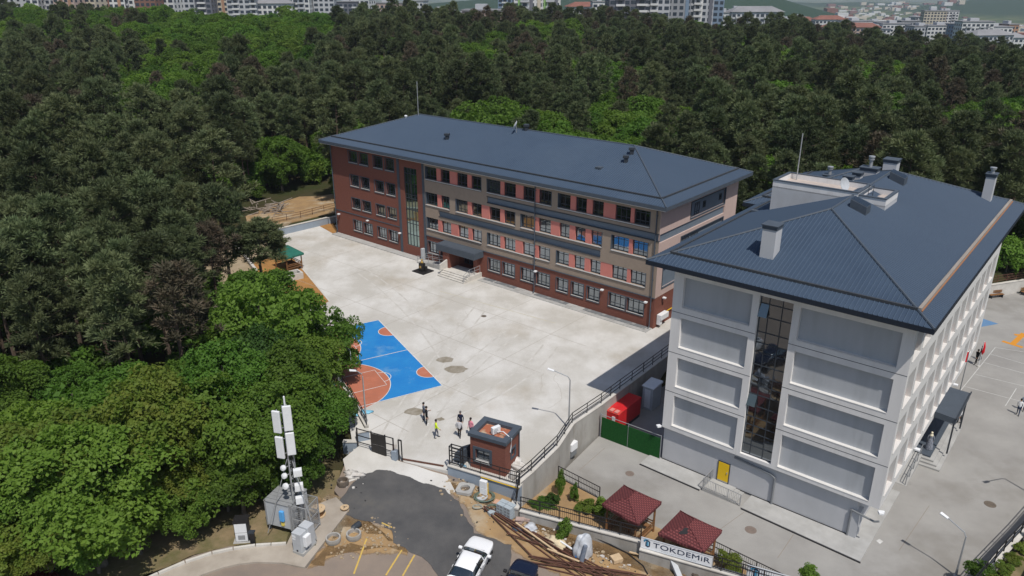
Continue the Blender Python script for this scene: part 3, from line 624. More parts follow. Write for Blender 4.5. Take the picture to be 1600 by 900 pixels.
# entrance
MB().box(22.3,28.9,-1.75,0,2.66,3.5).build('entrance_canopy', M_slate, F, bevel=.02)
MB().box(22.45,28.75,-1.6,-.15,3.5,3.53).build('canopy_tray', M_slate, F)
for u in (24.45, 28.05): MB().box(u-.35 if u > 26 else u-1.1, u+.3 if u > 26 else u, -1.6 if u<26 else -.6, 0, .6, 2.68).build('entrance_pier', M_brick, F)
for i in range(4): add_window(F, (24.6+i*.86, 1.05, .66), .84, 2.2, 2, style='door', sill=False).name = 'door_leaf'
es = thing('entrance_steps', 'pale entrance steps with steel handrails and a slanting white side wall at the brick school', 'steps', (FX, FY, 0), FYAW)
for i in range(4): MB().box(24.1-.0, 28.6, -3.4+.32*i, -.06, .15*i, .15*(i+1)).build('step', M_coping, es)
sl_ = MB(); sl_.prism([(24.15,-.5),(24.15,-2.9),(23.95,-2.9),(23.95,-.5)], .6, [2.0,1.35,1.35,2.0]); sl_.build('side_wall', M_coping, es)
railing(es, [(28.5,-3.3,.15),(28.5,-2.2,.62),(28.5,-.3,.62)], .9, 1.1, (.9,.5))
rp = thing('access_ramp', 'pale concrete access ramp with double steel railings left of the brick school entrance', 'ramp', (FX, FY, 0), FYAW)
rm = MB(); rm.prism([(18.6,-1.7),(23.9,-1.7),(23.9,-.06),(18.6,-.06)], 0, [.05,.6,.6,.05]); rm.build('ramp_slab', M_path, rp)
railing(rp, [(18.7,-1.65,.05),(23.8,-1.65,.58)], .95, 1.0, (.95,.6,.25)); railing(rp, [(18.7,-.2,.05),(23.8,-.2,.58)], .95, 1.2, (.95,.6))
bx_ = MB(); bx_.box(18.15,18.5,-.55,-.08,0,1.6); tag(bx_.build('electric_cabinet', M_ltgrey, None, (FX,FY,0), FYAW, bevel=.03), 'slim white cabinet against the brick wall beside the access ramp', 'cabinet')
# plinth walk with gratings over the light wells
wk = MB(); wk.box(0,17.9,-1.15,-.02,-.1,.10); wk.build('plinth_walk', M_path, None, (FX,FY,0), FYAW, kind='structure')
wk = MB()
for i in range(50):
    a = 28.95+i*.48
    if a+.47 < 53.2:
        pb = MB()
        for j in range(3): pb.box(a+.01,a+.465,-1.3+j*.43,-1.3+j*.43+.42,-.05,.045+.006*((i*5+j*3) % 4))
        pb.build('paving_slab', M_path, None, (FX,FY,0), FYAW, kind='structure')
for a, b in ((29.3,31.0),(31.2,34.4),(37.4,42.1),(44.4,52.4)):
    gr = MB(); n = int((b-a)/.14)
    gr.box(a,b,-.62,-.05,.055,.062)
    for i in range(n): gr.box(a+i*.14,a+i*.14+.04,-.65,-.05,.07,.10)
    gr.box(a,b,-.69,-.65,.06,.11)
    gr.build('light_well_grating', M_pole, F)

# ------------------------------------------------------------------ grey school (near)
NX, NY, NYAW, NW_, NL_ = 12.22, 53.976, -.689, 16.74, 33.2
Nb = thing('grey_school', 'near white and grey rendered school with recessed blank panels and a slate blue hip roof', 'school building', (NX, NY, 0), NYAW)
ZB, ST = .556, 3.42
wl = MB(); pan = []
for (a, b, dzz) in ((.8,6.15,0),(9.55,16.0,-.07)):
    for z0, z1 in ((11.3,13.73),(7.95,10.43),(4.52,7.06),(.98,3.70)): pan.append((a, b, z0+dzz, z1+dzz, .32))
holes_wall(wl, 0, NW_, ZB, 14.45, pan+[(6.65,9.05,.85,13.8,.45)], ff, .32)
fl_ = lambda v, d, z: (d, NL_-v, z)
holes_wall(wl, 0, NL_, ZB, 14.45, [], fl_, .3)
wl.quad((NW_,NL_,ZB),(0,NL_,ZB),(0,NL_,14.45),(NW_,NL_,14.45)); wl.quad((0,0,ZB),(0,NL_,ZB),(NW_,NL_,ZB),(NW_,0,ZB))
wl.build('white_wall', M_white, Nb)
for a, b, c, d, _ in pan:
    MB().box(a,b,.30,.34,c,d).build('recessed_panel', M_panel, Nb)
    MB().box(a,b,-.02,.30,c-.05,c+.004).build('panel_sill', M_whitew, Nb)
for z in (10.82,7.40,3.98):
    for a, b in ((0,6.65),(9.05,NW_)): MB().box(a,b,-.006,.0,z-.02,z+.02).build('wall_joint', M_gutter, Nb)
# right-hand facade: deep window openings
rw = MB(); fr2 = lambda v, d, z: (NW_-d, v, z); nwin = []
for k in range(4):
    for i in range(12):
        v = .55+2.68*i; nwin.append((v, v+1.98, ZB+.85+ST*k, ZB+3.2+ST*k-(.35 if k == 3 else 0), .46))
holes_wall(rw, 0, NL_, ZB, 14.45, nwin, fr2, .46); rw.build('cream_facade', M_whitew, Nb)
M_redrefl = mat('red_brown_reflection', (.26,.09,.07), rough=.8)  # red-brown panel paints in a reflection low in each window
for a, b, c, d, _ in nwin:
    MB().box(NW_-.46,NW_-.42,a,b,c,c+.55).build('reflection_panel', M_redrefl, Nb)
    add_window(Nb, (NW_-.40, a, c+.55), b-a, d-c-.55, 2, rz=pi/2, style='plain', sill=False)
    MB().box(NW_-.42,NW_+.05,a-.04,b+.04,c-.06,c+.004).build('sill', M_whitew, Nb)
# lower storey, set back under the block
lw_ = MB(); lw_.box(.05,15.35,.33,NL_-.3,-2.75,ZB-.002); lw_.build('base_wall', M_lower, Nb)
for v in (.2,): MB().box(15.05,15.6,.2,1.2,-2.75,-.5).build('corner_fin', M_lower, Nb)
for u, zt, ul in ((9.44,-.30,6.2),(15.02,-.42,None)):
    mb = MB(); mb.tube([(u,.22,-2.6),(u,.22,zt)], .085, 8)
    if ul: mb.tube([(u,.22,zt),(u-.35,.22,zt+.22),(ul,.22,zt+.45)], .085, 8)
    else: mb.tube([(u,.22,zt),(u+1.6,-.1,zt-.02),(u+1.9,-.1,zt+.15)], .075, 8)
    mb.build('drainpipe', M_pole, Nb)
dr = MB(); dr.box(4.93,5.93,.27,.34,-2.5,-.68); do = dr.build('yellow_door', M_frame, Nb)
MB().box(5.0,5.86,.24,.275,-2.35,-.75).build('door_leaf', M_yel, do); MB().box(5.0,5.86,.235,.27,-2.45,-2.35).build('kick_plate', M_steel, do); MB().box(5.72,5.78,.18,.24,-1.6,-1.45).build('handle', M_steel, do)
for u, z, r in ((-.05,.62,-.6),(NW_+.05,.5,.6)): floodlight(Nb, (u, -.02, z), r)
fl2 = MB(); fl2.box(-.05,.28,-.12,.08,-.10,.04); fl2.build('floodlight', M_wplast, Nb, (NW_+.08,.05,.45), .4, bevel=.02)
for v in (8.8,22.): floodlight(Nb, (NW_+.02, v, 1.0), pi/2)
# stair glazing
sg = MB(); us_ = [6.65,7.3,8.25,9.05]; zz_ = [.85,1.7,2.75,3.4,4.1,5.05,6.0,6.75,7.5,8.4,9.4,10.15,11.0,12.2,13.2,13.8]
for u in us_: sg.box(u-.03,u+.03,.24,.34,.85,13.8)
for z in zz_: sg.box(6.65,9.05,.23,.33,z-.03,z+.03)
sgo = sg.build('stair_glazing', M_frame, Nb); pcache = {}; rp_ = random.Random(3)
for a, b in zip(us_, us_[1:]):
    for c, d in zip(zz_, zz_[1:]):
        k = (round(b-a,3), round(d-c,3))
        if k not in pcache: p_ = MB(); p_.box(-k[0]/2,k[0]/2,-.008,.008,-k[1]/2,k[1]/2); pcache[k] = p_.mesh('pane', M_glassn)
        tilt = rp_.uniform(-.012,.012); tz = rp_.uniform(-.012,.012)
        op = (a < 7 and (abs(c-12.2) < .01 or abs(c-5.05) < .01))
        link('pane', pcache[k], sgo, ((a+b)/2, .28-(.16 if op else 0), (c+d)/2), (tilt-(.32 if op else 0), 0, tz))
# roof: main hip and the cross wing behind it
ZE, ZR = 14.81, 18.37
M_nfascia = mat('navy_fascia', (.018,.024,.036), rough=.6, spec=.2)
mr_ = hip_roof(Nb, -1.89, NW_+1.07, -1.07, NL_+1.9, ZE, ZR, .36, rib=.29, gutter=1.3, edges='flb', mf=M_nfascia)
MB().box(NW_+1.07-1.32,NW_+1.07-1.12,.3,NL_+.6,ZE+.40,ZE+.62).build('bare_gutter_board', mat('weathered_board', (.34,.30,.26), (.25,.22,.19), scale=.8, rough=.9, stretch=(3,.3,3)), mr_)
MB().box(NW_+1.07-1.11,NW_+1.07-1.04,.3,NL_+.6,ZE+.33,ZE+.47).build('rusty_gutter_lip', mat('rust_stained_board', (.32,.15,.075), rough=.9), mr_)
MB().box(-1.5,NW_+.9,-.9,NL_+1.6,14.43,14.46).build('soffit', M_white, Nb)
wg = hip_roof(Nb, -3.15, NW_+.4, 19.1, NL_+1.75, ZE+.015, 17.78, .36, name='wing_roof', rib=.29, gutter=1.3, edges='fl', mf=M_nfascia)
MB().box(-2.4,0-.01,20,NL_,8,14.44).build('wing_wall', M_white, Nb)
# stair penthouse with parapet
PH = thing('_', '', '') if False else None
pu0, pu1, pv0, pv1, pz = 1.35, 8.3, 14.0, 17.7, 18.6
b = MB(); b.box(pu0,pu1,pv0,pv1,14.9,pz-.5); b.box(pu1,10.4,pv0+.1,pv1-.1,16.5,pz-.72)
pho = b.build('penthouse', M_lower, Nb)
M_rfscr = mat('roof_screed', (.50,.43,.38), (.42,.36,.32), scale=.8, rough=.9)
for x0, x1, y0, y1, zt in ((pu0,pu1,pv0,pv1,pz),(pu1,10.4,pv0+.1,pv1-.1,pz-.2)):
    w = MB(); t = .22
    w.box(x0,x1,y0,y0+t,zt-.6,zt); w.box(x0,x1,y1-t,y1,zt-.6,zt); w.box(x0,x0+t,y0+t,y1-t,zt-.6,zt); w.box(x1-t,x1,y0+t,y1-t,zt-.6,zt); w.build('parapet', M_white, pho)
    w = MB(); t = .28; e = .05
    w.box(x0-e,x1+e,y0-e,y0+t-e,zt,zt+.07); w.box(x0-e,x1+e,y1-t+e,y1+e,zt,zt+.07); w.box(x0-e,x0+t-e,y0+t-e,y1-t+e,zt,zt+.07); w.box(x1-t+e,x1+e,y0+t-e,y1-t+e,zt,zt+.07); w.build('parapet_cap', M_slate, pho)
    MB().box(x0+.2,x1-.2,y0+.2,y1-.2,zt-.52,zt-.44).build('roof_screed', M_rfscr, pho)
MB().box(-.4,1.19,14.3,14.7,14.9,15.6).build('roof_upstand', M_slate, Nb)
mb = MB(); mb.tube([(8.9,pv0+.5,pz-.5),(8.9,pv0+.5,pz+.7)],.025,6); mb.tube([(9.25,pv0+.5,pz-.5),(9.25,pv0+.5,pz+.7)],.025,6)
for i in range(4): mb.bar((8.9,pv0+.5,pz-.3+.3*i),(9.25,pv0+.5,pz-.3+.3*i),.03)
mb.build('ladder', M_frame, pho)
MB().tube([(2.2,pv1-.5,pz-.5),(2.2,pv1-.5,pz+3.6)], .05, 6).build('lightning_rod', M_steel, pho)
ds = MB(); ds.lathe([(.05,0),(.3,.05),(.55,.15),(.55,.17),(.3,.09),(.02,.04)], 16); ds.build('satellite_dish', M_ltgrey, pho, (6.6,15.6,pz+.15), (radians(70),0,radians(70)))
MB().tube([(6.65,15.6,pz-.45),(6.65,15.6,pz+.15)], .04, 6).build('dish_mast', M_steel, pho)
# chimneys
def nroof(u, v): return ZE+min(u+1.89, NW_+1.07-u, v+1.07, NL_+1.9-v)*(ZR-ZE)/9.85
def chimney(u, v, w, d, zt, z0=None, cap=True, pot=0):
    z0 = nroof(u, v)-.6 if z0 is None else z0
    c = MB(); c.box(u-w/2,u+w/2,v-d/2,v+d/2,z0,zt-.28); co = c.build('chimney', M_lower, Nb)
    k = MB(); k.box(u-w/2-.04,u+w/2+.04,v-d/2-.04,v+d/2+.04,zt-.28,zt-.02); k.box(u-w/2-.1,u+w/2+.1,v-d/2-.1,v+d/2+.1,zt-.02,zt+.05); k.build('chimney_cap', M_slate, co)
    if pot: MB().lathe([(.16,0),(.16,pot*.6),(.26,pot*.62),(.26,pot*.72),(.15,pot*.74),(.15,pot*.8),(.28,pot*.82),(.28,pot*.95),(.02,pot)], 12, (u,v,zt+.05)).build('flue_pot', M_steel, co)
    return co
chimney(6.03,2.45,1.0,1.1,18.3); chimney(6.8,29.4,1.2,1.2,18.6,16); chimney(6.0,25.3,1.45,1.0,18.4,16,pot=1.05); chimney(5.45,23.7,.7,.8,18.15,16); chimney(5.1,22.3,.75,.7,18.0,16); chimney(15.0,30.6,.75,.9,18.2,15.3,pot=.55); chimney(2.1,26.6,.9,.9,16.9,15.5,pot=.8)
for u, v in ((8.9,11.6),(8.7,23.0)):
    z = nroof(u, v); d_ = MB(); d_.prism([(u-.3,v-.55),(u+.95,v-.55),(u+.95,v+.55),(u-.3,v+.55)], [z-.3,z-.6,z-.6,z-.3], [z+.75,z+.3,z+.3,z+.75]); dv = d_.build('roof_dormer', M_slate, Nb)
    for i in range(4): MB().bar((u-.3,v-.42+.28*i,z+.80),(u+.95,v-.42+.28*i,z+.35),.05,.06).build('dormer_rib', M_roofrib, dv)
# side entrance of the grey school
cn = MB(); cn.prism([(NW_+.02,15.3),(18.4,15.1),(18.4,20.6),(NW_+.02,20.7)], .75, 1.28); cno = cn.build('entrance_canopy', M_slate, Nb)
MB().bar((18.42,14.95,1.33),(18.42,20.75,1.33),.09,.12).build('canopy_edge', M_frame, cno)
for v in (15.4,20.4): MB().box(18.2,18.32,v-.06,v+.06,-2.2,.75).build('canopy_post', M_frame, cno)
es2 = thing('entrance_steps', 'grey concrete steps and dark landing below the side canopy of the grey school', 'steps', (NX, NY, 0), NYAW)
for i in range(4):
    s = MB(); s.box(15.4,17.35+.32*(3-i),13.9-.32*(3-i),21.5,YARD_Z-.1+.0,YARD_Z+.15*(i+1)); s.build('step', M_path if i < 3 else M_slate, es2)
rp2 = thing('access_ramp', 'narrow grey access ramp with dark railings along the cream side of the grey school', 'ramp', (NX, NY, 0), NYAW)
r_ = MB(); r_.prism([(15.45,9.2),(16.75,9.2),(16.75,13.85),(15.45,13.85)], YARD_Z-.1, [YARD_Z+.03,YARD_Z+.03,YARD_Z+.58,YARD_Z+.58]); r_.build('ramp_slab', M_path, rp2)
for u in (15.6,16.65): railing(rp2, [(u,9.3,YARD_Z),(u,13.8,YARD_Z+.55)], .95, 1.2, (.95,.55), M_pole)
# front walk of the grey school, with a dark drain along its edge
fw = MB(); fw.prism([(-.95,-1.5),(4.45,-1.6),(4.45,.32),(-.95,.32)], YARD_Z-.1, YARD_Z+.09); fw.prism([(7.85,-1.65),(16.6,-2.0),(16.6,8),(15.36,8),(15.36,.32),(7.85,.32)], YARD_Z-.1, YARD_Z+.09); fw.build('front_walk', M_path, None, (NX,NY,0), NYAW, kind='structure')
for a, b in (((-.95,-1.55),(4.45,-1.65)),((7.9,-1.72),(16.65,-2.07))): MB().bar((*a,YARD_Z+.03),(*b,YARD_Z+.03),.09,.09).build('drain_slot', M_dark, None, (NX,NY,0), NYAW, kind='structure')
MB().box(.05,15.35,.26,.329,YARD_Z+.09,YARD_Z+.13).build('drain_slot', M_dark, None, (NX,NY,0), NYAW, kind='structure')
ds_ = thing('door_steps', 'small concrete landing with steps and grey railings under the yellow door', 'steps', (NX, NY, 0), NYAW)
d_ = MB(); d_.box(4.6,6.6,-1.5,.3,YARD_Z-.05,-2.5); d_.build('landing', M_path, ds_)
for i in range(2): MB().box(6.6+.35*i,6.95+.35*i,-1.5,.3,YARD_Z-.05,-2.56-.06*i).build('step', M_path, ds_)
railing(ds_, [(4.62,.2,-2.5),(4.62,-1.48,-2.5)], .95, .9, (.95,.1), M_steel, nbar=.13); railing(ds_, [(4.62,-1.48,-2.5),(7.7,-1.48,-2.6)], .95, 1.1, (.95,.1), M_steel, nbar=.13)

# ------------------------------------------------------------------ walls, fences and the gate
def fence(name, label, pts, h=.95, post=1.55, rails=(.95,.6,.25), m=M_black, r=.03, nbar=0, cat='fence', group=None):
    t = thing(name, label, cat, (pts[0][0], pts[0][1], pts[0][2]), 0, group); o = Vector(pts[0])
    railing(t, [Vector(p)-o for p in pts], h, post, rails, m, r, nbar); return t
def wall_line(name, label, pts, t, zb, m, coping=None, cw=None, cat='wall'):
    """a wall following pts (x, y, top z)"""
    root = thing(name, label, cat, (pts[0][0], pts[0][1], zb)); o = Vector((pts[0][0], pts[0][1], zb))
    P = [Vector(p) for p in pts]; N_ = []
    for i, p in enumerate(P):
        d = Vector((*((P[min(i+1,len(P)-1)]-P[max(i-1,0)]).xy.normalized()), 0)); N_.append(Vector((-d.y, d.x, 0)))
    for i in range(len(P)-1):
        a, b = P[i]-o, P[i+1]-o; n0, n1 = N_[i]*t/2, N_[i+1]*t/2
        mb = MB(); mb.prism([xy(a+n0),xy(a-n0),xy(b-n1),xy(b+n1)], 0, [a.z,a.z,b.z,b.z]); mb.build('wall_panel', m, root)
        if coping:
            n0, n1 = N_[i]*(cw or t+.1)/2, N_[i+1]*(cw or t+.1)/2
            mb = MB(); mb.prism([xy(a+n0),xy(a-n0),xy(b-n1),xy(b+n1)], [a.z+.002,a.z+.002,b.z+.002,b.z+.002], [a.z+.08,a.z+.08,b.z+.08,b.z+.08]); mb.build('coping', coping, root)
    return root
RW = [(.30,46.75,.15),(1.44,48.3,.17),(3.54,51.6,.2),(4.98,55.0,.2),(7.72,58.2,.2),(9.66,60.7,.2),(12.3,64.0,.2),(15.6,68.2,.2),(24,78.6,.2),(33.4,90.2,.2)]
wall_line('retaining_wall', 'tall raw concrete retaining wall below the courtyard beside the grey school', RW, .34, -5, M_wallc, M_coping, .42)
fence('courtyard_railing', 'black three rail fence on top of the tall concrete retaining wall', [(x, y, z+.08) for x, y, z in RW], .95, 1.7)
gw = [g(701,726,.5), g(814,760,.42)]
wall_line('guard_wall', 'low blue grey wall with white coping in front of the brick guard house', [(gw[0].x,gw[0].y,.48),(gw[1].x,gw[1].y,.40)], .3, -1.4, mat('blue_grey_paint', (.29,.34,.40), (.26,.31,.37), scale=1, rough=.85), M_coping, .44)
d_ = (gw[1]-gw[0]).normalized(); a_, b_ = gw[0]+d_*.1, gw[1]-d_*.1
fence('guard_fence', 'black steel fence with thin bars on the low wall before the guard house', [(a_.x+d_.x*1.0,a_.y+d_.y*1.0,.55),(b_.x,b_.y,.48)], 1.05, 1.5, (1.05,.72,.12), nbar=.16)
MB().bar((a_.x+d_.x*2.75-.1,a_.y+d_.y*2.75-.2,.42),(b_.x-.1,b_.y-.2,.36),.06,.05).build('gas_pipe', M_yel, None, label='thin yellow gas pipe along the coping of the guard house wall', cat='pipe')
# gate frame left of that fence
gf = thing('steel_portal', 'black open box shaped steel frame at the left end of the guard house wall', 'steel frame', (a_.x, a_.y, .5))
n_ = Vector((-d_.y, d_.x, 0))
for s in (0, .95):
    for w in (0, .35): p = d_*s+n_*w; MB().bar((p.x,p.y,0),(p.x,p.y,1.65),.09).build('post', M_black, gf)
for z in (.25,.85,1.3,1.62):
    for w in (0, .35): p, q_ = n_*w, d_*.95+n_*w; MB().bar((p.x,p.y,z),(q_.x,q_.y,z),.06).build('rail', M_black, gf)
for s in (0, .95): p, q_ = d_*s, d_*s+n_*.35; MB().bar((p.x,p.y,1.63),(q_.x,q_.y,1.63),.06).build('rail', M_black, gf)
# sliding gate
ga, gb_ = g(560,703), g(616,718); gd = (gb_-ga).normalized(); gn = Vector((-gd.y, gd.x, 0)); GL = (gb_-ga).length
gt = thing('sliding_gate', 'black steel sliding gate with dark mesh leaves standing open at the courtyard entrance', 'gate', ga)
def gp(s, z, w=0): v = gd*s+gn*w; return (v.x, v.y, z)
for s in (0, GL*.40, GL*.78, GL): MB().bar(gp(s,0), gp(s,2.02 if s < GL*.9 else 1.9), .10).build('post', M_black, gt)
for z in (.12,.75,1.35,1.95): MB().bar(gp(0,z), gp(GL,z-.05), .055).build('rail', M_black, gt)
M_mesh = mat('dark_mesh_panel', (.035,.032,.03), rough=.7)
for s0, s1 in ((GL*.40,GL*.59),(GL*.60,GL*.78)):
    for z0, z1 in ((.08,.95),(.98,1.9)):
        m_ = MB(); m_.bar(gp(s0,(z0+z1)/2,-.06), gp(s1,(z0+z1)/2,-.06), .03, z1-z0); m_.build('mesh_panel', M_mesh, gt)
MB().bar(gp(GL*.59,.05,-.05), gp(GL*.59,1.98,-.05), .06).build('stile', M_black, gt)
gp2 = g(622,719); q0_ = thing('gate_post', 'double black gate post with a grey concrete pillar at the open gate', 'post', gp2)
for s in (.12, .38): v = gd*s; MB().bar((v.x,v.y,0),(v.x,v.y,1.85),.09).build('post', M_black, q0_)
v1, v2 = gd*.12, gd*.38; MB().bar((v1.x,v1.y,1.85),(v2.x,v2.y,1.85),.09).build('rail', M_black, q0_)
MB().box(-.42,-.02,-.25,.15,-.1,.85).build('pillar', MATS['blue_grey_paint'], q0_, rz=atan2(gd.y, gd.x))
mb = MB()
for i in range(6): mb.bar((-.38+.07*i,-.0,.8),(-.38+.07*i+.01,-.0,1.4),.015)
mb.build('rebar', M_rust, q0_)
tr = [g(629,718), g(693,729)]; MB().bar(tr[0]+Vector((0,0,.05)), tr[1]+Vector((0,0,.05)), .14, .08).build('gate_track', M_rust, None, label='dark steel rail of the sliding gate across the entrance floor', cat='rail')
# walls left of the gate and the railed kerb along the sports court
pw = [g(573,672,.6), g(556,690,.55), g(536,708,.45)]
wall_line('gate_wall', 'low blue grey wall with white coping left of the sliding gate', [(p.x,p.y,p.z) for p in [g(576,672,.8), g(556,676,.8)]]+[], .35, -1, MATS['blue_grey_paint'], M_coping)
wall_line('gate_wall', 'short blue grey wall stub at the foot of the big trees by the gate', [(p.x,p.y,p.z) for p in [g(558,690,.6), g(536,690,.6)]], .3, -1, MATS['blue_grey_paint'], M_coping)
kl = [(-11.95,54.6,.25),(-14.6,60.2,.25),(-18.5,67.5,.25),(-24.3,77.2,.25)]
wall_line('court_kerb', 'pale concrete kerb wall along the left side of the sports court', kl, .3, -1.2, M_wallc, M_coping, .38)
fence('court_railing', 'black railing on the kerb wall at the left side of the sports court', [(x,y,z+.08) for x,y,z in kl], 1.0, 1.7)
fence('bank_railing', 'low brown black railing on the soil bank left of the gate', [(*xy(g(555,672,-.3)),-.3),(*xy(g(520,690,-.3)),-.3)], .9, 1.3)
bw = [g(444,356,1.0), g(511,340,1.0)]
wall_line('back_wall', 'low grey wall with white coping at the far left corner of the courtyard', [(bw[0].x-1.2,bw[0].y-1,1.0),(bw[1].x,bw[1].y,1.0)], .3, -1, MATS['blue_grey_paint'], M_coping)
wall_line('back_wall', 'short low stub of grey wall against the left corner of the brick school', [(bw[1].x+.1,bw[1].y+.1,.9),(bw[1].x+1.5,bw[1].y+1.3,.9)], .3, -1, MATS['blue_grey_paint'], M_coping)
fence('back_railing', 'rusty brown railing above the low grey wall at the far courtyard corner', [(*xy(g(426,349,.62)),.62),(*xy(g(470,340,.62)),.62),(*xy(g(524,326,.62)),.62)], 1.0, 1.9, m=M_rust)
lk = [g(362,375,.4), g(378,393,.4), g(400,421,.4)]
wall_line('boundary_kerb', 'white concrete boundary kerb among the pines left of the courtyard', [(p.x,p.y,p.z) for p in lk], .35, -1, M_coping)
lk = [g(432,470,.4), g(452,505,.4)]
wall_line('boundary_kerb', 'short white kerb wall between the trees beside the orange soil strip', [(p.x,p.y,p.z) for p in lk], .35, -1, M_coping)
# street wall of the school yard with its fence
SW = [g(813,797,-.35), g(1001,845.5,-.75)]; SW2 = [g(1000,857,-.95), g(1150,899,-1.1), g(1260,932,-1.2)]
wall_line('street_wall', 'long raw concrete street wall with white coping below the planter bed', [tuple(p) for p in SW], .32, -4.5, M_wallc, M_coping, .46)
wall_line('street_wall', 'lower concrete street wall with white coping under the lettered signboard', [tuple(p) for p in SW2], .32, -4.5, M_wallc, M_coping, .46)
pc = g(806,790,0); pl = thing('wall_pier', 'square concrete pier with white cap where the street wall meets the retaining wall', 'pier', (SW[0].x-.35,SW[0].y+.2,-4), -.4)
MB().box(-.3,.3,-.3,.3,0,3.85).build('pier', M_wallc, pl); MB().box(-.36,.36,-.36,.36,3.85,3.98).build('cap', M_coping, pl)
fence('street_fence', 'black steel fence with thin bars along the coping of the street wall', [(p.x,p.y,p.z+.08) for p in SW], 1.05, 1.35, (1.05,.72,.15), nbar=.14)
fence('street_fence', 'black steel fence with thin bars between the two white signboards', [(p.x,p.y,p.z+.08) for p in [SW2[0].lerp(SW2[2],.38), SW2[2]]], 1.0, 1.2, (1.0,.68,.15), nbar=.14)
fence('corner_fence', 'black fence rising from the street pier to the courtyard railing', [(SW[0].x-.3,SW[0].y+.2,-.02),(.55,46.9,.1)], 1.1, .7, (1.1,.72,.15), nbar=.14)
fence('yard_fence', 'black fence of thin bars behind the planter bed left of the gazebos', [(3.69,51.5,YARD_Z),(6.7,48.75,YARD_Z)], 1.15, 2.0, (1.15,.7,.12), nbar=.15)
fence('yard_fence', 'black fence of thin bars in the yard right of the red gazebos', [(13.35,43.15,YARD_Z),(22,35.6,YARD_Z)], 1.15, 2.0, (1.15,.7,.12), nbar=.15)
# green screened enclosure between the retaining wall and the grey school
ga_, gb2 = g(937.5,682,YARD_Z), g(1031.5,718,YARD_Z); gfe = thing('green_fence', 'dark green turf covered screen fence between the retaining wall and the grey school', 'fence', ga_)
L2 = (gb2-ga_); e2 = L2.normalized()
for s0, s1 in ((.02,.46),(.47,.985)):
    mb = MB(); mb.bar(L2*s0+Vector((0,0,1.0)), L2*s1+Vector((0,0,1.0)), .07, 2.0); mb.build('turf_panel', M_greenf, gfe)
for s in (0,.465,.99): MB().bar(L2*s, L2*s+Vector((0,0,2.3)), .07).build('post', M_pole, gfe)
MB().bar(L2*.0+Vector((0,0,2.25)), L2*.99+Vector((0,0,2.25)), .04).build('rail', M_steel, gfe)
# red generator on its frame, and the cabinet behind it
def corner_obj(px, py, z, yaw): p = g(px, py, z); return p, yaw
gr_ = thing('red_generator', 'bright red generator container with pitched lid behind the green screen fence', 'generator', (9.75, 60.0, YARD_Z), NYAW+pi/2)
b = MB(); b.box(-1.9,1.9,-.95,.95,.35,1.9); b.build('body', M_red, gr_, bevel=.03)
b = MB(); b.prism([(-1.25,-.98),(1.92,-.98),(1.92,.98),(-1.25,.98)], 1.9, 2.06); b.build('lid', M_red, gr_, bevel=.03)
b = MB(); b.prism([(-1.92,-.96),(-1.25,-.96),(-1.25,.96),(-1.92,.96)], 1.9, [1.93,2.05,2.05,1.93]); b.build('hatch', mat('pale_red_lid', (.55,.05,.04), rough=.5), gr_)
for i in range(3): MB().box(-1.85,-1.35,-.75+.5*i,-.42+.5*i,1.98,2.06).build('vent_opening', mat('louvre_pink', (.62,.25,.22), rough=.6), gr_)
for y in (-.6,.35): MB().box(-1.94,-1.90,y,y+.3,.9,1.6).build('panel_label', M_wplast, gr_)
for y in (-.8,.8): MB().box(-1.9,1.9,y-.08,y+.08,0,.35).build('skid', M_frame, gr_)
cb = thing('cable_cabinet', 'tall pale grey outdoor cabinet in the shade behind the red generator', 'cabinet', (13.0,62.8,YARD_Z), NYAW+pi/2)
b = MB(); b.box(-.8,.8,-.55,.55,0,2.3); b.build('body', M_ltgrey, cb, bevel=.03); b = MB(); b.prism([(-.88,-.62),(.88,-.62),(.88,.62),(-.88,.62)], 2.3, [2.36,2.5,2.5,2.36]); b.build('lid', M_wplast, cb)
MB().box(-.805,-.8,-.3,.3,.2,2.1).build('door', M_wplast, cb)
p = g(893,712,YARD_Z); ac = thing('utility_box', 'white metal utility box on grey legs against the concrete retaining wall', 'box', (p.x,p.y,YARD_Z), .9)
b = MB(); b.box(-.45,.45,-.3,.3,.65,1.35); b.build('body', M_wplast, ac, bevel=.04); b = MB(); b.box(-.4,.4,-.22,.28,.05,.64); b.build('stand', M_pole, ac)
# guard house
GA = g(735.5,729,0); GB_ = g(790,745.5,0); gyaw = atan2(GB_.y-GA.y, GB_.x-GA.x); GWd = 2.95; GDp = 2.35; GH = 2.75
gh = thing('guard_house', 'small red brick guard house with slate parapet round a flat roof', 'guard house', (GA.x, GA.y, 0), gyaw)
w = MB(); holes_wall(w, 0, GWd, 0, GH, [(.45,1.65,.75,1.75,.25)], ff, .25); holes_wall(w, 0, GDp, 0, GH, [(1.0,1.55,1.1,1.75,.2)], lambda v, d, z: (GWd-d, v, z), .2)
w.quad((GWd,GDp,0),(0,GDp,0),(0,GDp,GH),(GWd,GDp,GH)); w.quad((0,GDp,0),(0,0,0),(0,0,GH),(0,GDp,GH)); w.build('brick_wall', M_brick, gh)
for (nm, a, b2, rot) in (('f',(.45,1.65,.75,1.75),None,0),):
    s = MB(); u0,u1,z0,z1 = a; s.box(u0-.2,u0,-.05,.02,z0-.2,z1+.2); s.box(u1,u1+.2,-.05,.02,z0-.2,z1+.2); s.box(u0,u1,-.05,.02,z1,z1+.2); s.box(u0,u1,-.05,.02,z0-.2,z0); s.build('window_surround', M_slate, gh)
add_window(gh, (.45,.14,.75), 1.2, 1.0, 2); MB().box(.5,1.6,-.12,.12,.78,.84).build('counter', M_sill, gh)
wb = MB()
for i in range(9): wb.box(.5+i*.13,.53+i*.13,-.03,-.005,.62,.95)
wb.box(.48,1.62,-.03,-.005,.93,.96); wb.build('window_bars', M_steel, gh)
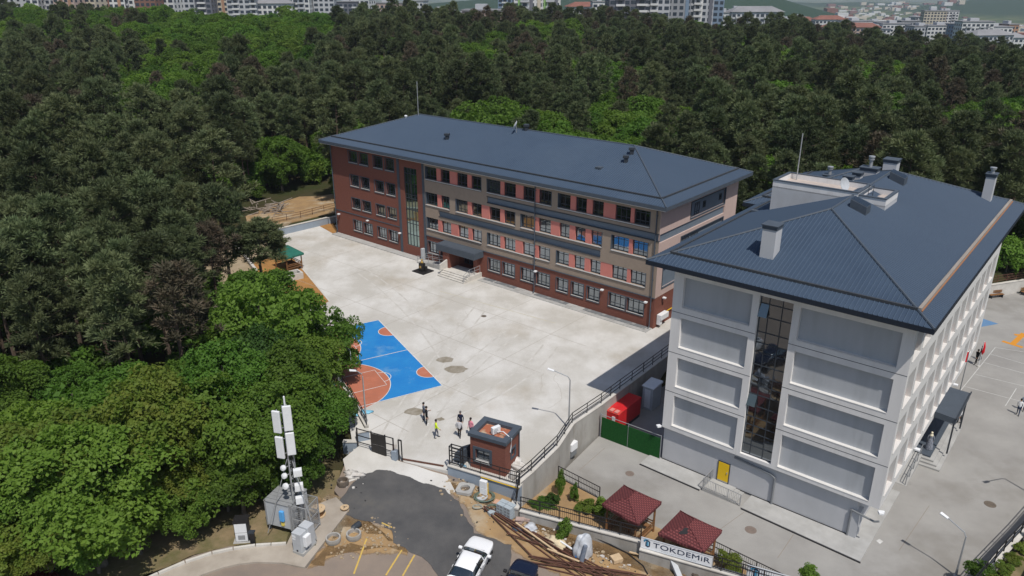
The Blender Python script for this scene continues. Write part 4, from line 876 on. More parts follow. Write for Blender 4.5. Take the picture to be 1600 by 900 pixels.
s = MB(); s.box(GWd-.02,GWd+.05,.85,1.0,.95,1.9); s.box(GWd-.02,GWd+.05,1.55,1.7,.95,1.9); s.box(GWd-.02,GWd+.05,1.0,1.55,1.75,1.9); s.box(GWd-.02,GWd+.05,1.0,1.55,.95,1.1); s.build('window_surround', M_slate, gh)
add_window(gh, (GWd-.12, 1.0, 1.1), .55, .65, 1, rz=pi/2, sill=False)
s = MB(); e = .14; t = .5
s.box(-e,GWd+e,-e,t-e,GH,GH+.3); s.box(-e,GWd+e,GDp-t+e,GDp+e,GH,GH+.3); s.box(-e,t-e,t-e,GDp-t+e,GH,GH+.3); s.box(GWd-t+e,GWd+e,t-e,GDp-t+e,GH,GH+.3); s.build('parapet', M_slate, gh, bevel=.015)
MB().box(.2,GWd-.2,.2,GDp-.2,GH-.05,GH+.03).build('flat_roof', mat('rusty_roof_screed', (.36,.12,.065), (.46,.36,.25), scale=1.1, rough=.9, mix=(.5,.62)), gh)
MB().tube([(GWd+.06,GDp-.15,0),(GWd+.06,GDp-.15,GH)], .05, 6).build('downpipe', M_slate, gh)
wl_ = MB(); wl_.tube([(1.75,1.0,GH+.25),(2.3,.95,GH+.45),(2.75,.8,GH+.33),(GWd+.16,.75,GH+.2),(GWd+.1,.75,2.2),(GWd+.06,.7,1.75)], .035, 6); wl_.build('drain_hose', M_wplast, gh)
cy, sy = cos(gyaw), sin(gyaw)
ac = thing('air_conditioner', 'white air conditioner outdoor unit standing on the guard house roof', 'air conditioner', (GA.x+cy*1.62-sy*1.05, GA.y+sy*1.62+cy*1.05, GH+.03), gyaw+1.1)
b = MB(); b.box(-.36,.36,-.14,.14,.06,.62); b.build('casing', M_wplast, ac, bevel=.03); b = MB(); b.lathe([(.2,0),(.2,.02),(.03,.03)], 16); b.build('fan_grille', M_ltgrey, ac, (-.08,-.142,.34), (pi/2,0,0))
for x in (-.28,.28): MB().box(x-.04,x+.04,-.16,.16,0,.06).build('foot', M_frame, ac)
# gazebos
def gazebo(label, corners, ze, za, m, base_z, hip=.30, group=None, name='gazebo', bench=True):
    C_ = [Vector((c[0], c[1], ze)) for c in corners]; ctr = sum(C_, Vector())/4
    t = thing(name, label, 'gazebo', (ctr.x, ctr.y, base_z), 0, group); o = Vector((ctr.x, ctr.y, base_z)); C_ = [c-o for c in C_]
    up_ = Vector((0,0,za-base_z)); e = (C_[0]+C_[1])/2*hip; f = (C_[2]+C_[3])/2*hip
    A_ = Vector((e.x,e.y,za-base_z)); B_ = Vector((f.x,f.y,za-base_z))
    def face(nm, pts):
        n = (pts[1]-pts[0]).cross(pts[2]-pts[0])
        if n.z < 0: pts = pts[::-1]; n = -n
        mb = MB(); k = len(pts); lowp = [p-Vector((0,0,.07)) for p in pts]; mb.add(pts+lowp, [tuple(range(k)), tuple(range(k,2*k))[::-1]]+[(i, k+i, k+(i+1)%k, (i+1)%k) for i in range(k)])
        return mb.build(nm, m, t)
    F_ = [face('roof_slope', [C_[0],C_[1],A_]), face('roof_slope', [C_[1],C_[2],B_,A_]), face('roof_slope', [C_[2],C_[3],B_]), face('roof_slope', [C_[3],C_[0],A_,B_])]
    for a, b in ((C_[0],A_),(C_[1],A_),(C_[2],B_),(C_[3],B_),(A_,B_)):
        if (a-b).length > .2: MB().tube([a+Vector((0,0,.015)), b+Vector((0,0,.015))], .035, 5).build('ridge', m, t)
    for a, b in zip(C_, C_[1:]+C_[:1]): MB().bar(a*.985-Vector((0,0,.1+a.z*.0)), b*.985-Vector((0,0,.1)), .05, .13).build('fascia', M_plank if m is M_shing else m, t)
    for c in C_:
        p = c*.80; MB().bar((p.x,p.y,0), (p.x,p.y,c.z+.1), .13).build('post', M_wood, t)
    if bench:
        for i in (0,1,3):
            a, b = C_[i]*.72, C_[(i+1)%4]*.72
            MB().bar((a.x,a.y,.45),(b.x,b.y,.45),.34,.05).build('bench_seat', M_wood, t)
            a, b = C_[i]*.79, C_[(i+1)%4]*.79
            for z in (.75,.95): MB().bar((a.x,a.y,z),(b.x,b.y,z),.03,.10).build('bench_back', M_wood, t)
        MB().box(-.55,.55,-.4,.4,.68,.74).build('table', M_wood, t); MB().box(-.08,.08,-.08,.08,0,.68).build('table_leg', M_wood, t)
        for i in range(4):
            a, b = C_[i]*.80, C_[(i+1)%4]*.80; MB().bar((a.x,a.y,C_[i].z-.12),(b.x,b.y,C_[i].z-.12),.08,.14).build('beam', M_wood, t)
    return t, C_, A_, B_, F_
def shingle_dots(t, pts):
    """the darker tabs of the shingles, thin flat tiles proud of the slope"""
def shing_extra(m, N, L, b, vec, col):
    mp = N.new('ShaderNodeMapping'); mp.inputs['Rotation'].default_value = (0,0,radians(40)); L.new(vec, mp.inputs[0])
    br = N.new('ShaderNodeTexBrick'); br.inputs['Scale'].default_value = 1.0; br.inputs['Brick Width'].default_value = .22; br.inputs['Row Height'].default_value = .15; br.inputs['Mortar Size'].default_value = .042; br.inputs['Mortar Smooth'].default_value = .1
    br.inputs['Color1'].default_value = (.225,.072,.070,1); br.inputs['Color2'].default_value = (.19,.060,.060,1); br.inputs['Mortar'].default_value = (.10,.030,.032,1)
    L.new(mp.outputs[0], br.inputs['Vector']); L.new(br.outputs['Color'], b.inputs['Base Color'])
M_shing2 = mat('maroon_shingles', (.2,.05,.06), rough=.85, spec=.15, bump=.3, bscale=12, extra=shing_extra)
gz1, C_, A_, B_, _f = gazebo('maroon shingled gazebo nearest the planter bushes with timber posts and benches', [g(974.7,757.8,-.1),g(1033.8,784.6,-.1),g(996.3,819.7,-.1),g(940.3,787.3,-.1)], -.1, .62, M_shing2, YARD_Z, group='maroon roofed gazebos')
gz2, C2_, A2_, B2_, f2_ = gazebo('maroon shingled gazebo behind the lettered signboard with a black patch on its roof', [g(1062.8,798,-.1),g(1128.4,829,-.1),g(1099.4,861.9,-.1),g(1028,832.8,-.1)], -.1, .62, M_shing2, YARD_Z, group='maroon roofed gazebos')
bp = C2_[3]*.20+C2_[2]*.18+B2_*.62
mb = MB(); n_ = 9
pts = [(bp.x+.38*cos(i*2*pi/n_)*(.5+.5*((i*5) % 3)/2)-.05, bp.y+.22*sin(i*2*pi/n_)*(.6+.4*((i*7) % 3)/2)) for i in range(n_)]
sa_ = C2_[3]; sb_ = C2_[2]; sn_ = (sb_-sa_).cross(B2_-sa_); zp = lambda x, y: sa_.z-(sn_.x*(x-sa_.x)+sn_.y*(y-sa_.y))/sn_.z; mb.prism(pts, [zp(x, y)+.004 for x, y in pts], [zp(x, y)+.03 for x, y in pts]); mb.build('tar_patch', M_black, gz2)
gz3 = gazebo('small green roofed timber gazebo at the edge of the courtyard beneath the pine', [Vector((-26.6,92.9,2.1)),Vector((-28.9,95.3,2.1)),Vector((-30.9,93.3,2.1)),Vector((-28.4,90.9,2.1))], 2.1, 3.1, mat('green_roof_tile', (.02,.14,.10), (.016,.11,.08), scale=2, rough=.6), 0.0, hip=.05)
tk = thing('concrete_tank', 'white square concrete tank with dark opening beside the green roofed gazebo', 'tank', (-27.3,89.3,0), .7)
b = MB(); b.box(-1.1,1.1,-.8,-.6,0,.8); b.box(-1.1,1.1,.6,.8,0,.8); b.box(-1.1,-.9,-.6,.6,0,.8); b.box(.9,1.1,-.6,.6,0,.8); b.build('tank_wall', M_coping, tk); MB().box(-.9,.9,-.6,.6,0,.35).build('dark_fill', M_dark, tk)

# ------------------------------------------------------------------ signboards
def text(s, size, m, parent, loc, name='lettering', extrude=.012, fit=1.0):
    c = bpy.data.curves.new(name, 'FONT'); c.body = s; c.size = size; c.extrude = extrude; c.align_x = 'LEFT'; c.space_character = 1.04
    tmp = bpy.data.objects.new('t', c); COL.objects.link(tmp); dg = bpy.context.evaluated_depsgraph_get(); me = bpy.data.meshes.new_from_object(tmp.evaluated_get(dg)); bpy.data.objects.remove(tmp)
    me.materials.clear(); me.materials.append(m); w = max(v.co.x for v in me.vertices)-min(v.co.x for v in me.vertices)
    o = link(name, me, parent, loc, (pi/2, 0, 0)); o.scale = (fit/w, 1, 1); return o
def signboard(label, a, yaw, wdt, h, words):
    t = thing('signboard', label, 'signboard', a, yaw)
    MB().box(0,wdt,0,.06,0,h).build('board', mat('white_sign_sheet', (.80,.82,.84), (.74,.76,.79), scale=1, rough=.4), t)
    fr = MB(); fr.box(-.03,wdt+.03,-.015,.07,-.04,0); fr.box(-.03,wdt+.03,-.015,.07,h,h+.035); fr.box(-.03,0,-.015,.07,0,h); fr.box(wdt,wdt+.03,-.015,.07,0,h); fr.build('frame', M_ltgrey, t)
    for x in (.4, wdt/2, wdt-.4): MB().box(x-.03,x+.03,.07,.14,-.3,h-.05).build('support', M_pole, t)
    navy = mat('sign_navy', (.012,.025,.06), rough=.5); teal = mat('sign_blue', (.05,.25,.42), rough=.5); lt = mat('sign_light_blue', (.32,.60,.75), rough=.5)
    k = h/.76
    def poly(nm, pts, m, y0=-.014): 
        mb = MB(); n = len(pts); P = [(p[0]*k, y0, p[1]*k) for p in pts]; Q = [(p[0]*k, 0, p[1]*k) for p in pts]
        mb.add(P+Q, [tuple(range(n))[::-1], tuple(range(n,2*n))]+[(i,(i+1)%n,n+(i+1)%n,n+i) for i in range(n)]); mb.build(nm, m, t)
    # hexagonal building mark: a dark hexagon shell, a light front face and a T arm
    poly('logo_mark', [(.27,.62),(.45,.70),(.60,.60),(.60,.22),(.45,.12),(.30,.20),(.30,.50),(.36,.53),(.36,.26),(.45,.21),(.53,.26),(.53,.56),(.45,.61),(.33,.56)], navy)
    poly('logo_face', [(.37,.27),(.45,.22),(.45,.60),(.37,.55)], teal); poly('logo_face', [(.455,.22),(.52,.265),(.52,.555),(.455,.60)], lt)
    poly('logo_arm', [(.16,.66),(.30,.73),(.44,.715),(.30,.64),(.26,.63),(.26,.52),(.19,.49),(.19,.58),(.16,.58)], teal, -.018)
    if words:
        text('TOKDEMiR', .54, navy, t, (.80*k,-.001,.25), fit=3.72)
        text('MÜHENDİSLİK', .15, mat('sign_pale_print', (.55,.60,.64), rough=.5), t, (1.35,-.001,.06), fit=2.3, extrude=.006)
    return t
sA, sB = g(1002,852.5,-.83), g(1112.5,884,-.83); syaw = atan2(sB.y-sA.y, sB.x-sA.x)
st_ = signboard('white signboard with dark blue capital lettering and a blue cube logo on the street wall', sA+Vector((-sin(syaw)*-.12, -.12, 0)), syaw, (sB-sA).length, .76, True)
sA2 = g(1166,902,-1.0)
sg2 = signboard('second white signboard with a blue logo at the bottom edge', sA2, syaw, 3.2, .95, False)

# ------------------------------------------------------------------ lamps and flags
def lamp_post(label, p, h, arm, yaw, group='street lamps of the school grounds', bent=True):
    t = thing('lamp_post', label, 'lamp post', p, yaw, group)
    MB().tube([(0,0,0),(0,0,h*.5),(0,0,h-.35)], [.075,.06,.045], 8).build('pole', M_steel, t); MB().lathe([(.16,0),(.16,.05),(.09,.12),(.08,.5)], 10).build('base', M_steel, t)
    MB().tube([(0,0,h-.4),(-arm*.12,0,h-.12),(-arm,0,h+.28)], .04, 6).build('arm', M_steel, t)
    hd = MB(); hd.prism([(-.42,-.13),(.14,-.11),(.14,.11),(-.42,.13)], 0, .09); hd.build('lamp_head', M_wplast, t, (-arm-.12,0,h+.24), (0,radians(14),0), bevel=.02)
    return t
lamp_post('tall grey lamp post on the retaining wall at the edge of the courtyard', g(888.5,667,.1), 4.75, 1.35, radians(-15))
lamp_post('thin grey lamp post beside the orange zone of the sports court', g(572,657,.2), 4.5, .5, radians(20))
lamp_post('lamp post with white head standing in the yard at the bottom right', g(1493,900,YARD_Z), 3.6, 1.3, radians(-55))
lamp_post('lamp post beyond the right edge by the yard wall', (40.3,49.2,YARD_Z), 4.6, 1.5, radians(25))
bh = thing('basketball_hoop', 'basketball hoop on a bent grey pole at the left side of the sports court', 'basketball hoop', (*C2(4.25,8.3),0), atan2(-cw.y,-cw.x))
MB().tube([(0,0,0),(0,0,2.6),(.5,0,3.2),(1.0,0,3.25)], .07, 8).build('pole', M_pole, bh); b = MB(); b.box(1.0,1.05,-.9,.9,2.8,3.85); b.build('backboard', M_wplast, bh); MB().tube([(1.3+.23*cos(i*pi/6),.23*sin(i*pi/6),3.05) for i in range(13)], .02, 5).build('hoop', M_orange, bh)
fp = thing('flag_pole', 'tall dark flag pole behind the side canopy of the grey school', 'flag pole', (42.58,64.29,YARD_Z)); MB().tube([(0,0,0),(0,0,5.0)], [.05,.03], 8).build('pole', M_pole, fp); MB().lathe([(.01,0),(.06,.05),(.01,.1)], 8, (0,0,5)).build('finial', M_steel, fp); MB().lathe([(.2,0),(.2,.12),(.06,.14)], 10).build('base', M_coping, fp)
def flag_mesh(w, h, wob, drape):
    nx, nz = 14, 8; V = []; F = []
    for s in (0, 1):
        for j in range(nz+1):
            for i in range(nx+1):
                u, v = i/nx, j/nz
                V.append((-w*u*(1-.12*u), wob*sin(u*7+v)*u+.006*s, -h*v-drape*u*(.4+.6*u)))
    n = (nx+1)*(nz+1)
    for j in range(nz):
        for i in range(nx):
            a = j*(nx+1)+i; F += [(a,a+1,a+nx+2,a+nx+1)]; F += [(n+a,n+a+nx+1,n+a+nx+2,n+a+1)]
    return V, F, nx, nz
V, F_, nx, nz = flag_mesh(1.55, 1.05, .14, .75)
fl = thing('flag', 'red flag with white crescent and star hanging from the tall pole', 'flag', (42.58,64.29,YARD_Z+4.9), radians(-10))
MB().add(V, F_).build('cloth', mat('flag_red', (.62,.012,.02), rough=.8), fl, smooth=True)
def onflag(u, v): return (-1.55*u*(1-.12*u), .14*sin(u*7+v)*u-.012, -1.05*v-.75*u*(.4+.6*u))
mw = mat('flag_white', (.8,.8,.8), rough=.8); mb = MB(); R_ = []
for i in range(15): t = radians(40+280*i/14); R_.append((onflag(.36+.17*cos(t), .5+.25*sin(t)), onflag(.40+.13*cos(t)*.98, .5+.2*sin(t))))
for a, b in zip(R_, R_[1:]): mb.add([a[0],b[0],b[1],a[1]], [(0,1,2,3),(3,2,1,0)])
mb.build('crescent', mw, fl)
mb = MB(); P = [onflag(.60+(.085 if i % 2 == 0 else .035)*cos(pi+i*pi/5), .5+(.125 if i % 2 == 0 else .05)*sin(i*pi/5)) for i in range(10)]; mb.add(P, [tuple(range(10)), tuple(range(10))[::-1]]); mb.build('star', mw, fl)
p = g(1528.5,573,YARD_Z); fp2 = thing('flag_pole', 'short white flag pole beside the two people in black in the right yard', 'flag pole', p); MB().tube([(0,0,0),(0,0,2.9)], .035, 8).build('pole', M_wplast, fp2); MB().lathe([(.15,0),(.15,.1),(.05,.12)], 10).build('base', M_coping, fp2)
mb = MB(); mb.tube([(.05,0,2.8),(.12,.02,2.3),(.10,0,1.7),(.06,0,1.4)], [.06,.13,.15,.05], 8); tag(mb.build('flag', MATS['flag_red'], None, p, smooth=True), 'furled red flag drooping on the short white pole in the right yard', 'flag')
# bust monument
bm = thing('bust_monument', 'black granite pedestal with small gilded bust in front of the brick school', 'monument', (*xy(g(661,424)),0), FYAW)
b = MB(); b.box(-1.05,1.05,-.95,.95,0,.12); b.build('plinth', M_black, bm, bevel=.02); b = MB(); b.prism([(-.6,-.12),(.6,-.12),(.6,.25),(-.6,.25)], .12, .75); b.build('screen_slab', M_black, bm); b = MB(); b.prism([(-.32,-.42),(.32,-.42),(.32,.15),(-.32,.15)], .12, 1.15); b.build('pedestal', M_black, bm, bevel=.02)
gold = mat('gilded_bronze', (.50,.33,.10), rough=.4, metal=.7)
b = MB(); b.lathe([(.02,0),(.20,.02),(.22,.12),(.10,.22),(.075,.27),(.10,.31),(.125,.40),(.11,.49),(.02,.55)], 14, (0,-.12,1.15)); b.build('bust', gold, bm, smooth=True)
MB().box(-.14,.14,-.435,-.42,.55,.85).build('plaque', gold, bm)
# benches at the far end of the right yard; its walls
FW = [g(1515,468,YARD_Z), g(1640,449,YARD_Z)]
wall_line('yard_wall', 'pale concrete retaining wall at the far end of the right school yard', [(FW[0].x-2,FW[0].y-.8,-1.05),(FW[1].x,FW[1].y,-1.05)], .3, -6, M_coping, M_coping)
fence('yard_wall_railing', 'brown railing on top of the pale retaining wall at the far end of the yard', [(FW[0].x-2,FW[0].y-.5,-1.0),(FW[1].x,FW[1].y+.3,-1.0)], 1.0, 1.5, m=M_rust, nbar=.25)
for (px, py, lab) in ((1556,465,'brown timber bench against the pale wall beyond the grey school'),(1606,460,'brown timber bench cut by the right edge against the pale wall')):
    p = g(px, py, YARD_Z); bn = thing('park_bench', lab, 'bench', p, .22)
    for i in range(3): MB().box(-1.0,1.0,-.22+.15*i,-.09+.15*i,.42,.46).build('seat_slat', M_wood, bn)
    for i in range(2): MB().box(-1.0,1.0,.26,.29,.55+.2*i,.70+.2*i).build('back_slat', M_wood, bn)
    for x in (-.8,.8): MB().box(x-.04,x+.04,-.22,.3,0,.42).build('leg', M_frame, bn)
rwl = [(27.6,36.6),(32.45,40.75),(36.9,44.35),(45,51.2)]
wall_line('yard_side_wall', 'grey retaining wall with white coping at the bottom right corner', [(x,y,-.85) for x,y in rwl], .35, -6, M_wallc, M_coping, .5)
fence('yard_side_railing', 'thin railing on the coping of the wall at the bottom right corner', [(x,y,-.77) for x,y in rwl], .95, 1.6)
slab('planted_strip', [(28.2,36.3),(33.0,40.5),(37.3,44.0),(46,51.4),(47.2,50.2),(38.6,42.8),(34.2,39.2),(29.4,35.2)], -5, -.93, M_dry)
slab('brown_path', [(29.4,35.2),(34.2,39.2),(38.6,42.8),(47.2,50.2),(49,48.5),(32,33.5)], -5, -.9, M_soil)

# ------------------------------------------------------------------ telecom site
def lattice(t, h, w0, w1):
    P = lambda k, z: Vector((cos(2*pi*k/3+.4)*(w0+(w1-w0)*z/h), sin(2*pi*k/3+.4)*(w0+(w1-w0)*z/h), z))
    for k in range(3): MB().tube([P(k,0), P(k,h)], .045, 6).build('mast_leg', M_steel, t)
    mb = MB(); n = 16
    for i in range(n):
        for k in range(3): a = P(k, h*i/n); b = P((k+1)%3, h*(i+1)/n); mb.bar(a, b, .03); mb.bar(P(k,h*(i+1)/n), P((k+1)%3,h*(i+1)/n), .025)
    mb.build('lattice_bracing', M_steel, t, kind='stuff')
mp_ = g(467,826,-.35); ms = thing('telecom_mast', 'steel lattice telecom mast with white panel antennas at the edge of the trees', 'mast', mp_); lattice(ms, 9.5, .30, .20)
for x, y, z, s in ((-.46,-.30,8.1,1.6),(.28,-.36,8.3,1.8),(-.46,-.30,6.2,1.6),(.28,-.36,6.5,1.65)):
    b = MB(); b.box(-.27,.27,-.08,.08,0,s); po = b.build('panel_antenna', M_wplast, ms, (x,y,z-.35), .25*(1 if x > 0 else -1), bevel=.04)
    MB().tube([(x*.9,y*.7,z-.4),(x*.9,y*.7,z+s-.3)], .035, 6).build('antenna_pipe', M_steel, ms); 
    for zz in (z-.1, z+s-.6): MB().bar((x*.9,y*.7,zz),(x*.2,y*.2,zz),.04).build('bracket', M_steel, ms)
b = MB(); b.lathe([(.05,0),(.06,.05),(.06,.7),(.02,.75)], 8, (.05,.1,9.45)); b.build('whip_antenna', M_wplast, ms)
for x, y, z in ((.48,-.3,4.5),(.45,-.28,3.35),(.42,-.3,2.35)):
    b = MB(); b.box(-.27,.27,-.17,.17,0,.5)
    for i in range(5): b.box(-.2+.09*i,-.17+.09*i,-.19,-.17,.05,.45)
    b.build('radio_unit', M_wplast, ms, (x,y,z), .3, bevel=.015); MB().bar((x*.8,y*.8,z+.25),(0,0,z+.25),.05).build('bracket', M_steel, ms)
for x, y, z, r in ((-.36,-.26,5.1,.19),(-.34,-.28,4.5,.2),(-.34,-.30,3.7,.22)):
    b = MB(); b.lathe([(r*.5,0),(r,.05),(r,.16),(r*.9,.2),(.02,.24)], 16); b.build('microwave_dish', M_wplast, ms, (x,y,z), (radians(75),0,radians(-25)))
    MB().bar((x*.8,y*.8,z),(0,0,z),.05).build('bracket', M_steel, ms)
for k in range(3):
    a = (cos(2*pi*k/3+1.4), sin(2*pi*k/3+1.4)); MB().tube([(a[0]*2.0,a[1]*2.0,.2),(a[0]*.2,a[1]*.2,5.6)], .03, 5).build('stay', M_steel, ms)
for i in range(3): MB().tube([(.1+.05*i,-.1,.2),(.12+.05*i,-.16,4),(.06+.04*i,-.12,8.5)], .022, 5).build('feeder_cable', M_black, ms)
s1, s2, s3 = g(419,824,-.3), g(457.6,834,-.3), g(488,817,-.3); e1 = (s2-s1).normalized(); Lx = (s2-s1).length; e2v = Vector((-e1.y,e1.x,0)); Ly = 2.0
sh_ = thing('equipment_shelter', 'grey panelled equipment shelter on raised legs at the foot of the telecom mast', 'shelter', s1, atan2(e1.y,e1.x))
b = MB(); b.box(0,Lx,0,Ly,.3,2.2); b.build('cabin', M_ltgrey, sh_, bevel=.02)
for i in range(6): MB().box(-.06,Lx+.06,-.05+i*.345,.26+i*.345,2.2,2.25+.012*(i%2)).build('roof_slat', M_steel, sh_)
for x in (.03, Lx-.03):
    MB().box(x-.05,x+.05,-.04,.04,.25,2.25).build('corner_post', M_steel, sh_)
for x, y in ((.1,.1),(Lx-.1,.1),(.1,Ly-.1),(Lx-.1,Ly-.1)): MB().box(x-.06,x+.06,y-.06,y+.06,-.15,.3).build('leg', M_frame, sh_)
bb = MB(); bb.box(Lx*.60,Lx*.60+.32,-.2,-.01,.95,1.75); bb.build('blue_meter_box', mat('sky_blue_box', (.10,.36,.72), rough=.5), sh_, bevel=.03); MB().box(Lx*.62,Lx*.62+.2,-.12,-.01,.55,.85).build('yellow_label', mat('label_yellow', (.75,.60,.12), rough=.6), sh_)
cg = thing('mesh_cage', 'galvanised mesh cage with white fittings beside the equipment shelter', 'cage', s1+e1*(Lx+.08), atan2(e1.y,e1.x))
for x, y in ((0,.05),(1.15,.05),(1.15,1.4),(0,1.4)): MB().box(x-.03,x+.03,y-.03,y+.03,0,2.3).build('post', M_steel, cg)
for a, b in (((0,.05),(1.15,.05)),((1.15,.05),(1.15,1.4)),((1.15,1.4),(0,1.4))):
    for z in (.15,1.2,2.28): MB().bar((*a,z),(*b,z),.045).build('rail', M_steel, cg)
    mb = MB()
    for i in range(1,12): p_ = Vector(a).lerp(Vector(b), i/12); mb.bar((*p_,.15),(*p_,2.28),.012)
    for i in range(1,14): mb.bar((*a,.15+i*.155),(*b,.15+i*.155),.01)
    mb.build('wire_mesh', M_steel, cg, kind='stuff')
b = MB(); b.lathe([(.3,0),(.34,.1),(.34,.35),(.25,.45),(.05,.5)], 12, (.65,.5,.1)); b.build('white_drum', M_wplast, cg)
c1, c2, c3 = g(458.5,861,-.42), g(472.7,863,-.42), g(487.8,847,-.42); cyaw = atan2(c2.y-c1.y, c2.x-c1.x)
ca = thing('power_cabinet', 'twin pale grey power cabinet on the pavement corner in front of the shelter', 'cabinet', c1, cyaw-.25)
b = MB(); b.box(0,.72,0,.62,.05,1.5); b.build('body', M_ltgrey, ca, bevel=.025); b = MB(); b.box(.06,.80,.64,1.3,.05,1.6); b.build('rear_body', M_ltgrey, ca, bevel=.025); b = MB(); b.box(.72,.98,.2,.72,.45,1.25); b.build('side_unit', M_wplast, ca, bevel=.03)
MB().box(.05,.33,-.012,0,1.15,1.32).build('white_notice', M_wplast, ca); MB().box(.05,.3,-.012,0,.98,1.08).build('white_notice', M_wplast, ca); MB().box(-.03,.82,-.03,1.33,-.25,.05).build('plinth', M_path, ca); MB().box(.3,.42,-.02,0,.10,.22).build('lock', M_black, ca)
wcb = thing('white_cabinet', 'narrow white two door cabinet with black top under the big tree by the kerb', 'cabinet', (-18.35,41.25,-.5), .1)
b = MB(); b.box(0,.85,0,.7,.05,1.5); b.build('body', M_frame, wcb, bevel=.02); MB().box(.04,.81,-.03,0,.1,.75).build('door', M_wplast, wcb); MB().box(.04,.81,-.03,0,.8,1.48).build('door', M_wplast, wcb); MB().box(.2,.65,-.045,-.03,.25,.6).build('vent_grille', M_steel, wcb); MB().box(-.15,1.0,-.15,.85,-.15,.05).build('plinth', M_path, wcb)
MB().box(-.05,.9,-.02,.8,1.5,1.62).build('top', M_black, wcb)
bs_ = thing('black_stand', 'low black metal stand by the kerb next to the narrow white cabinet', 'stand', (-17.15,41.1,-.45)); b = MB(); b.box(-.15,.15,-.12,.12,0,.9); b.build('body', M_black, bs_, bevel=.02); b = MB(); b.box(-.2,.2,-.16,.16,.9,1.0); b.build('top', M_frame, bs_)
# ------------------------------------------------------------------ loose things by the road
def spool(label, p, r, h, tilt=0.0):
    t = thing('cable_spool', label, 'cable spool', p, .4)
    for z in (0, h-.06): MB().lathe([(.06,z),(r,z),(r,z+.06),(.06,z+.06)], 22).build('flange', M_plank, t)
    MB().lathe([(r*.72,.06),(r*.72,h-.06)], 18).build('drum', M_wood, t); MB().lathe([(.07,h-.055),(.07,h+.01),(.02,h+.012)], 10).build('hub', M_dark, t)
    for k in range(3): MB().lathe([(.03,0),(.03,.02)], 6, (r*.5*cos(k*2.1), r*.5*sin(k*2.1), h)).build('bolt', M_frame, t)
spool('large pale timber cable spool lying beside the equipment shelter', gz(498,806,.1), .50, .55); spool('small timber cable spool lying at the edge of the black asphalt', gz(539,798,.02), .30, .30)
def ring(label, p, r, h, t_=.1, m=M_wallc, name='concrete_ring'):
    return tag(MB().lathe([(r-t_,0),(r,0),(r+.02,h*.5),(r,h),(r-t_,h),(r-t_,0.005)], 24).build(name, m, None, p), label, 'concrete ring')
ring('pale concrete manhole ring lying on the old road near the pavement corner', gz(521,845), .50, .32); ring('concrete manhole ring lying on orange soil next to a black barrel', gz(553,839), .50, .34); ring('worn round well ring full of stones in the shade beside the asphalt', gz(536,757), .42, .4, .08, M_tgrey)
ring('large tyre shaped rubber ring lying below the lettered signboard', gz(1088,893), .62, .32, .3, M_tgrey, 'old_tyre')
br = thing('black_barrel', 'small black plastic barrel lying on its side by the concrete ring', 'barrel', gz(557,826,.22), (radians(90),0,radians(-35)))
b = MB(); b.lathe([(.18,-.35),(.22,-.3),(.22,-.08),(.235,-.06),(.22,-.04),(.22,.25),(.18,.33)], 14); b.build('shell', M_frame, br); MB().lathe([(.16,.335),(.16,.345)], 12).build('lid', M_pole, br)
sq = thing('concrete_manhole', 'square concrete manhole frame with round opening before the low guard wall', 'manhole', gz(727,766), gyaw+.2)
b = MB(); 
for i in range(20):
    a0, a1 = 2*pi*i/20, 2*pi*(i+1)/20
    def sqp(a): c, s = cos(a), sin(a); k = .62/max(abs(c),abs(s)); return (c*k, s*k)
    for z, fl_p in ((.22, False), (0, True)):
        q_ = [(*sqp(a0),z),(*sqp(a1),z),(.36*cos(a1),.36*sin(a1),z),(.36*cos(a0),.36*sin(a0),z)]; b.add(q_ if not fl_p else q_[::-1], [(0,1,2,3)])
    b.add([(*sqp(a0),0),(*sqp(a1),0),(*sqp(a1),.22),(*sqp(a0),.22)], [(0,1,2,3)]); b.add([(.36*cos(a0),.36*sin(a0),0),(.36*cos(a1),.36*sin(a1),0),(.36*cos(a1),.36*sin(a1),.22),(.36*cos(a0),.36*sin(a0),.22)], [(3,2,1,0)])
b.build('frame', M_path, sq); MB().lathe([(.36,.01),(.36,.05),(.01,.05)], 14).build('fill', M_tgrey, sq)
def coil(label, p, r, n, m, hh=.22, name='hose_coil'):
    r_ = random.Random(int(p.x*100)); t = []
    for i in range(n*20): a = i*2*pi/20; k = r*(1-.25*(i/(n*20)))+.05*sin(i*.7); t.append((k*cos(a), k*sin(a)*.95, .04+hh*abs(sin(i*.13))*.6))
    return tag(MB().tube(t, .035, 5).build(name, m, None, p), label, 'hose')
coil('coil of dark green hose on the soil before the guard wall', gz(757,778), .75, 5, mat('green_hose', (.12,.16,.13), rough=.6)); coil('small loose loop of pale hose at the end of the steel bars', gz(746,794), .32, 2, mat('pale_hose', (.33,.33,.28), rough=.6)); coil('tangle of green hose beside the stacked grey blocks', gz(770,795), .42, 3, mat('green_hose', (.1,.2,.15)))
MB().lathe([(.36,0),(.42,.02),(.42,.1),(.36,.12),(.35,.02)], 20).build('hose_ring', M_ltgrey, None, gz(753,777), label='round pale metal hoop lying inside the coil of green hose', cat='hoop')
p = gz(757,771); ub = thing('meter_cabinet', 'white two part meter cabinet standing against the guard wall', 'cabinet', (p.x+.02,p.y+.05,p.z), gyaw)
b = MB(); b.box(-.28,.28,-.3,-.02,.05,.6); b.build('lower_box', M_wplast, ub, bevel=.03); b = MB(); b.box(-.28,.28,-.3,-.02,.62,1.2); b.build('upper_box', M_wplast, ub, bevel=.03); MB().box(-.33,-.29,-.1,-.02,0,1.0).build('side_strip', M_black, ub); MB().box(.29,.33,-.1,-.02,0,1.0).build('side_strip', M_yel, ub)
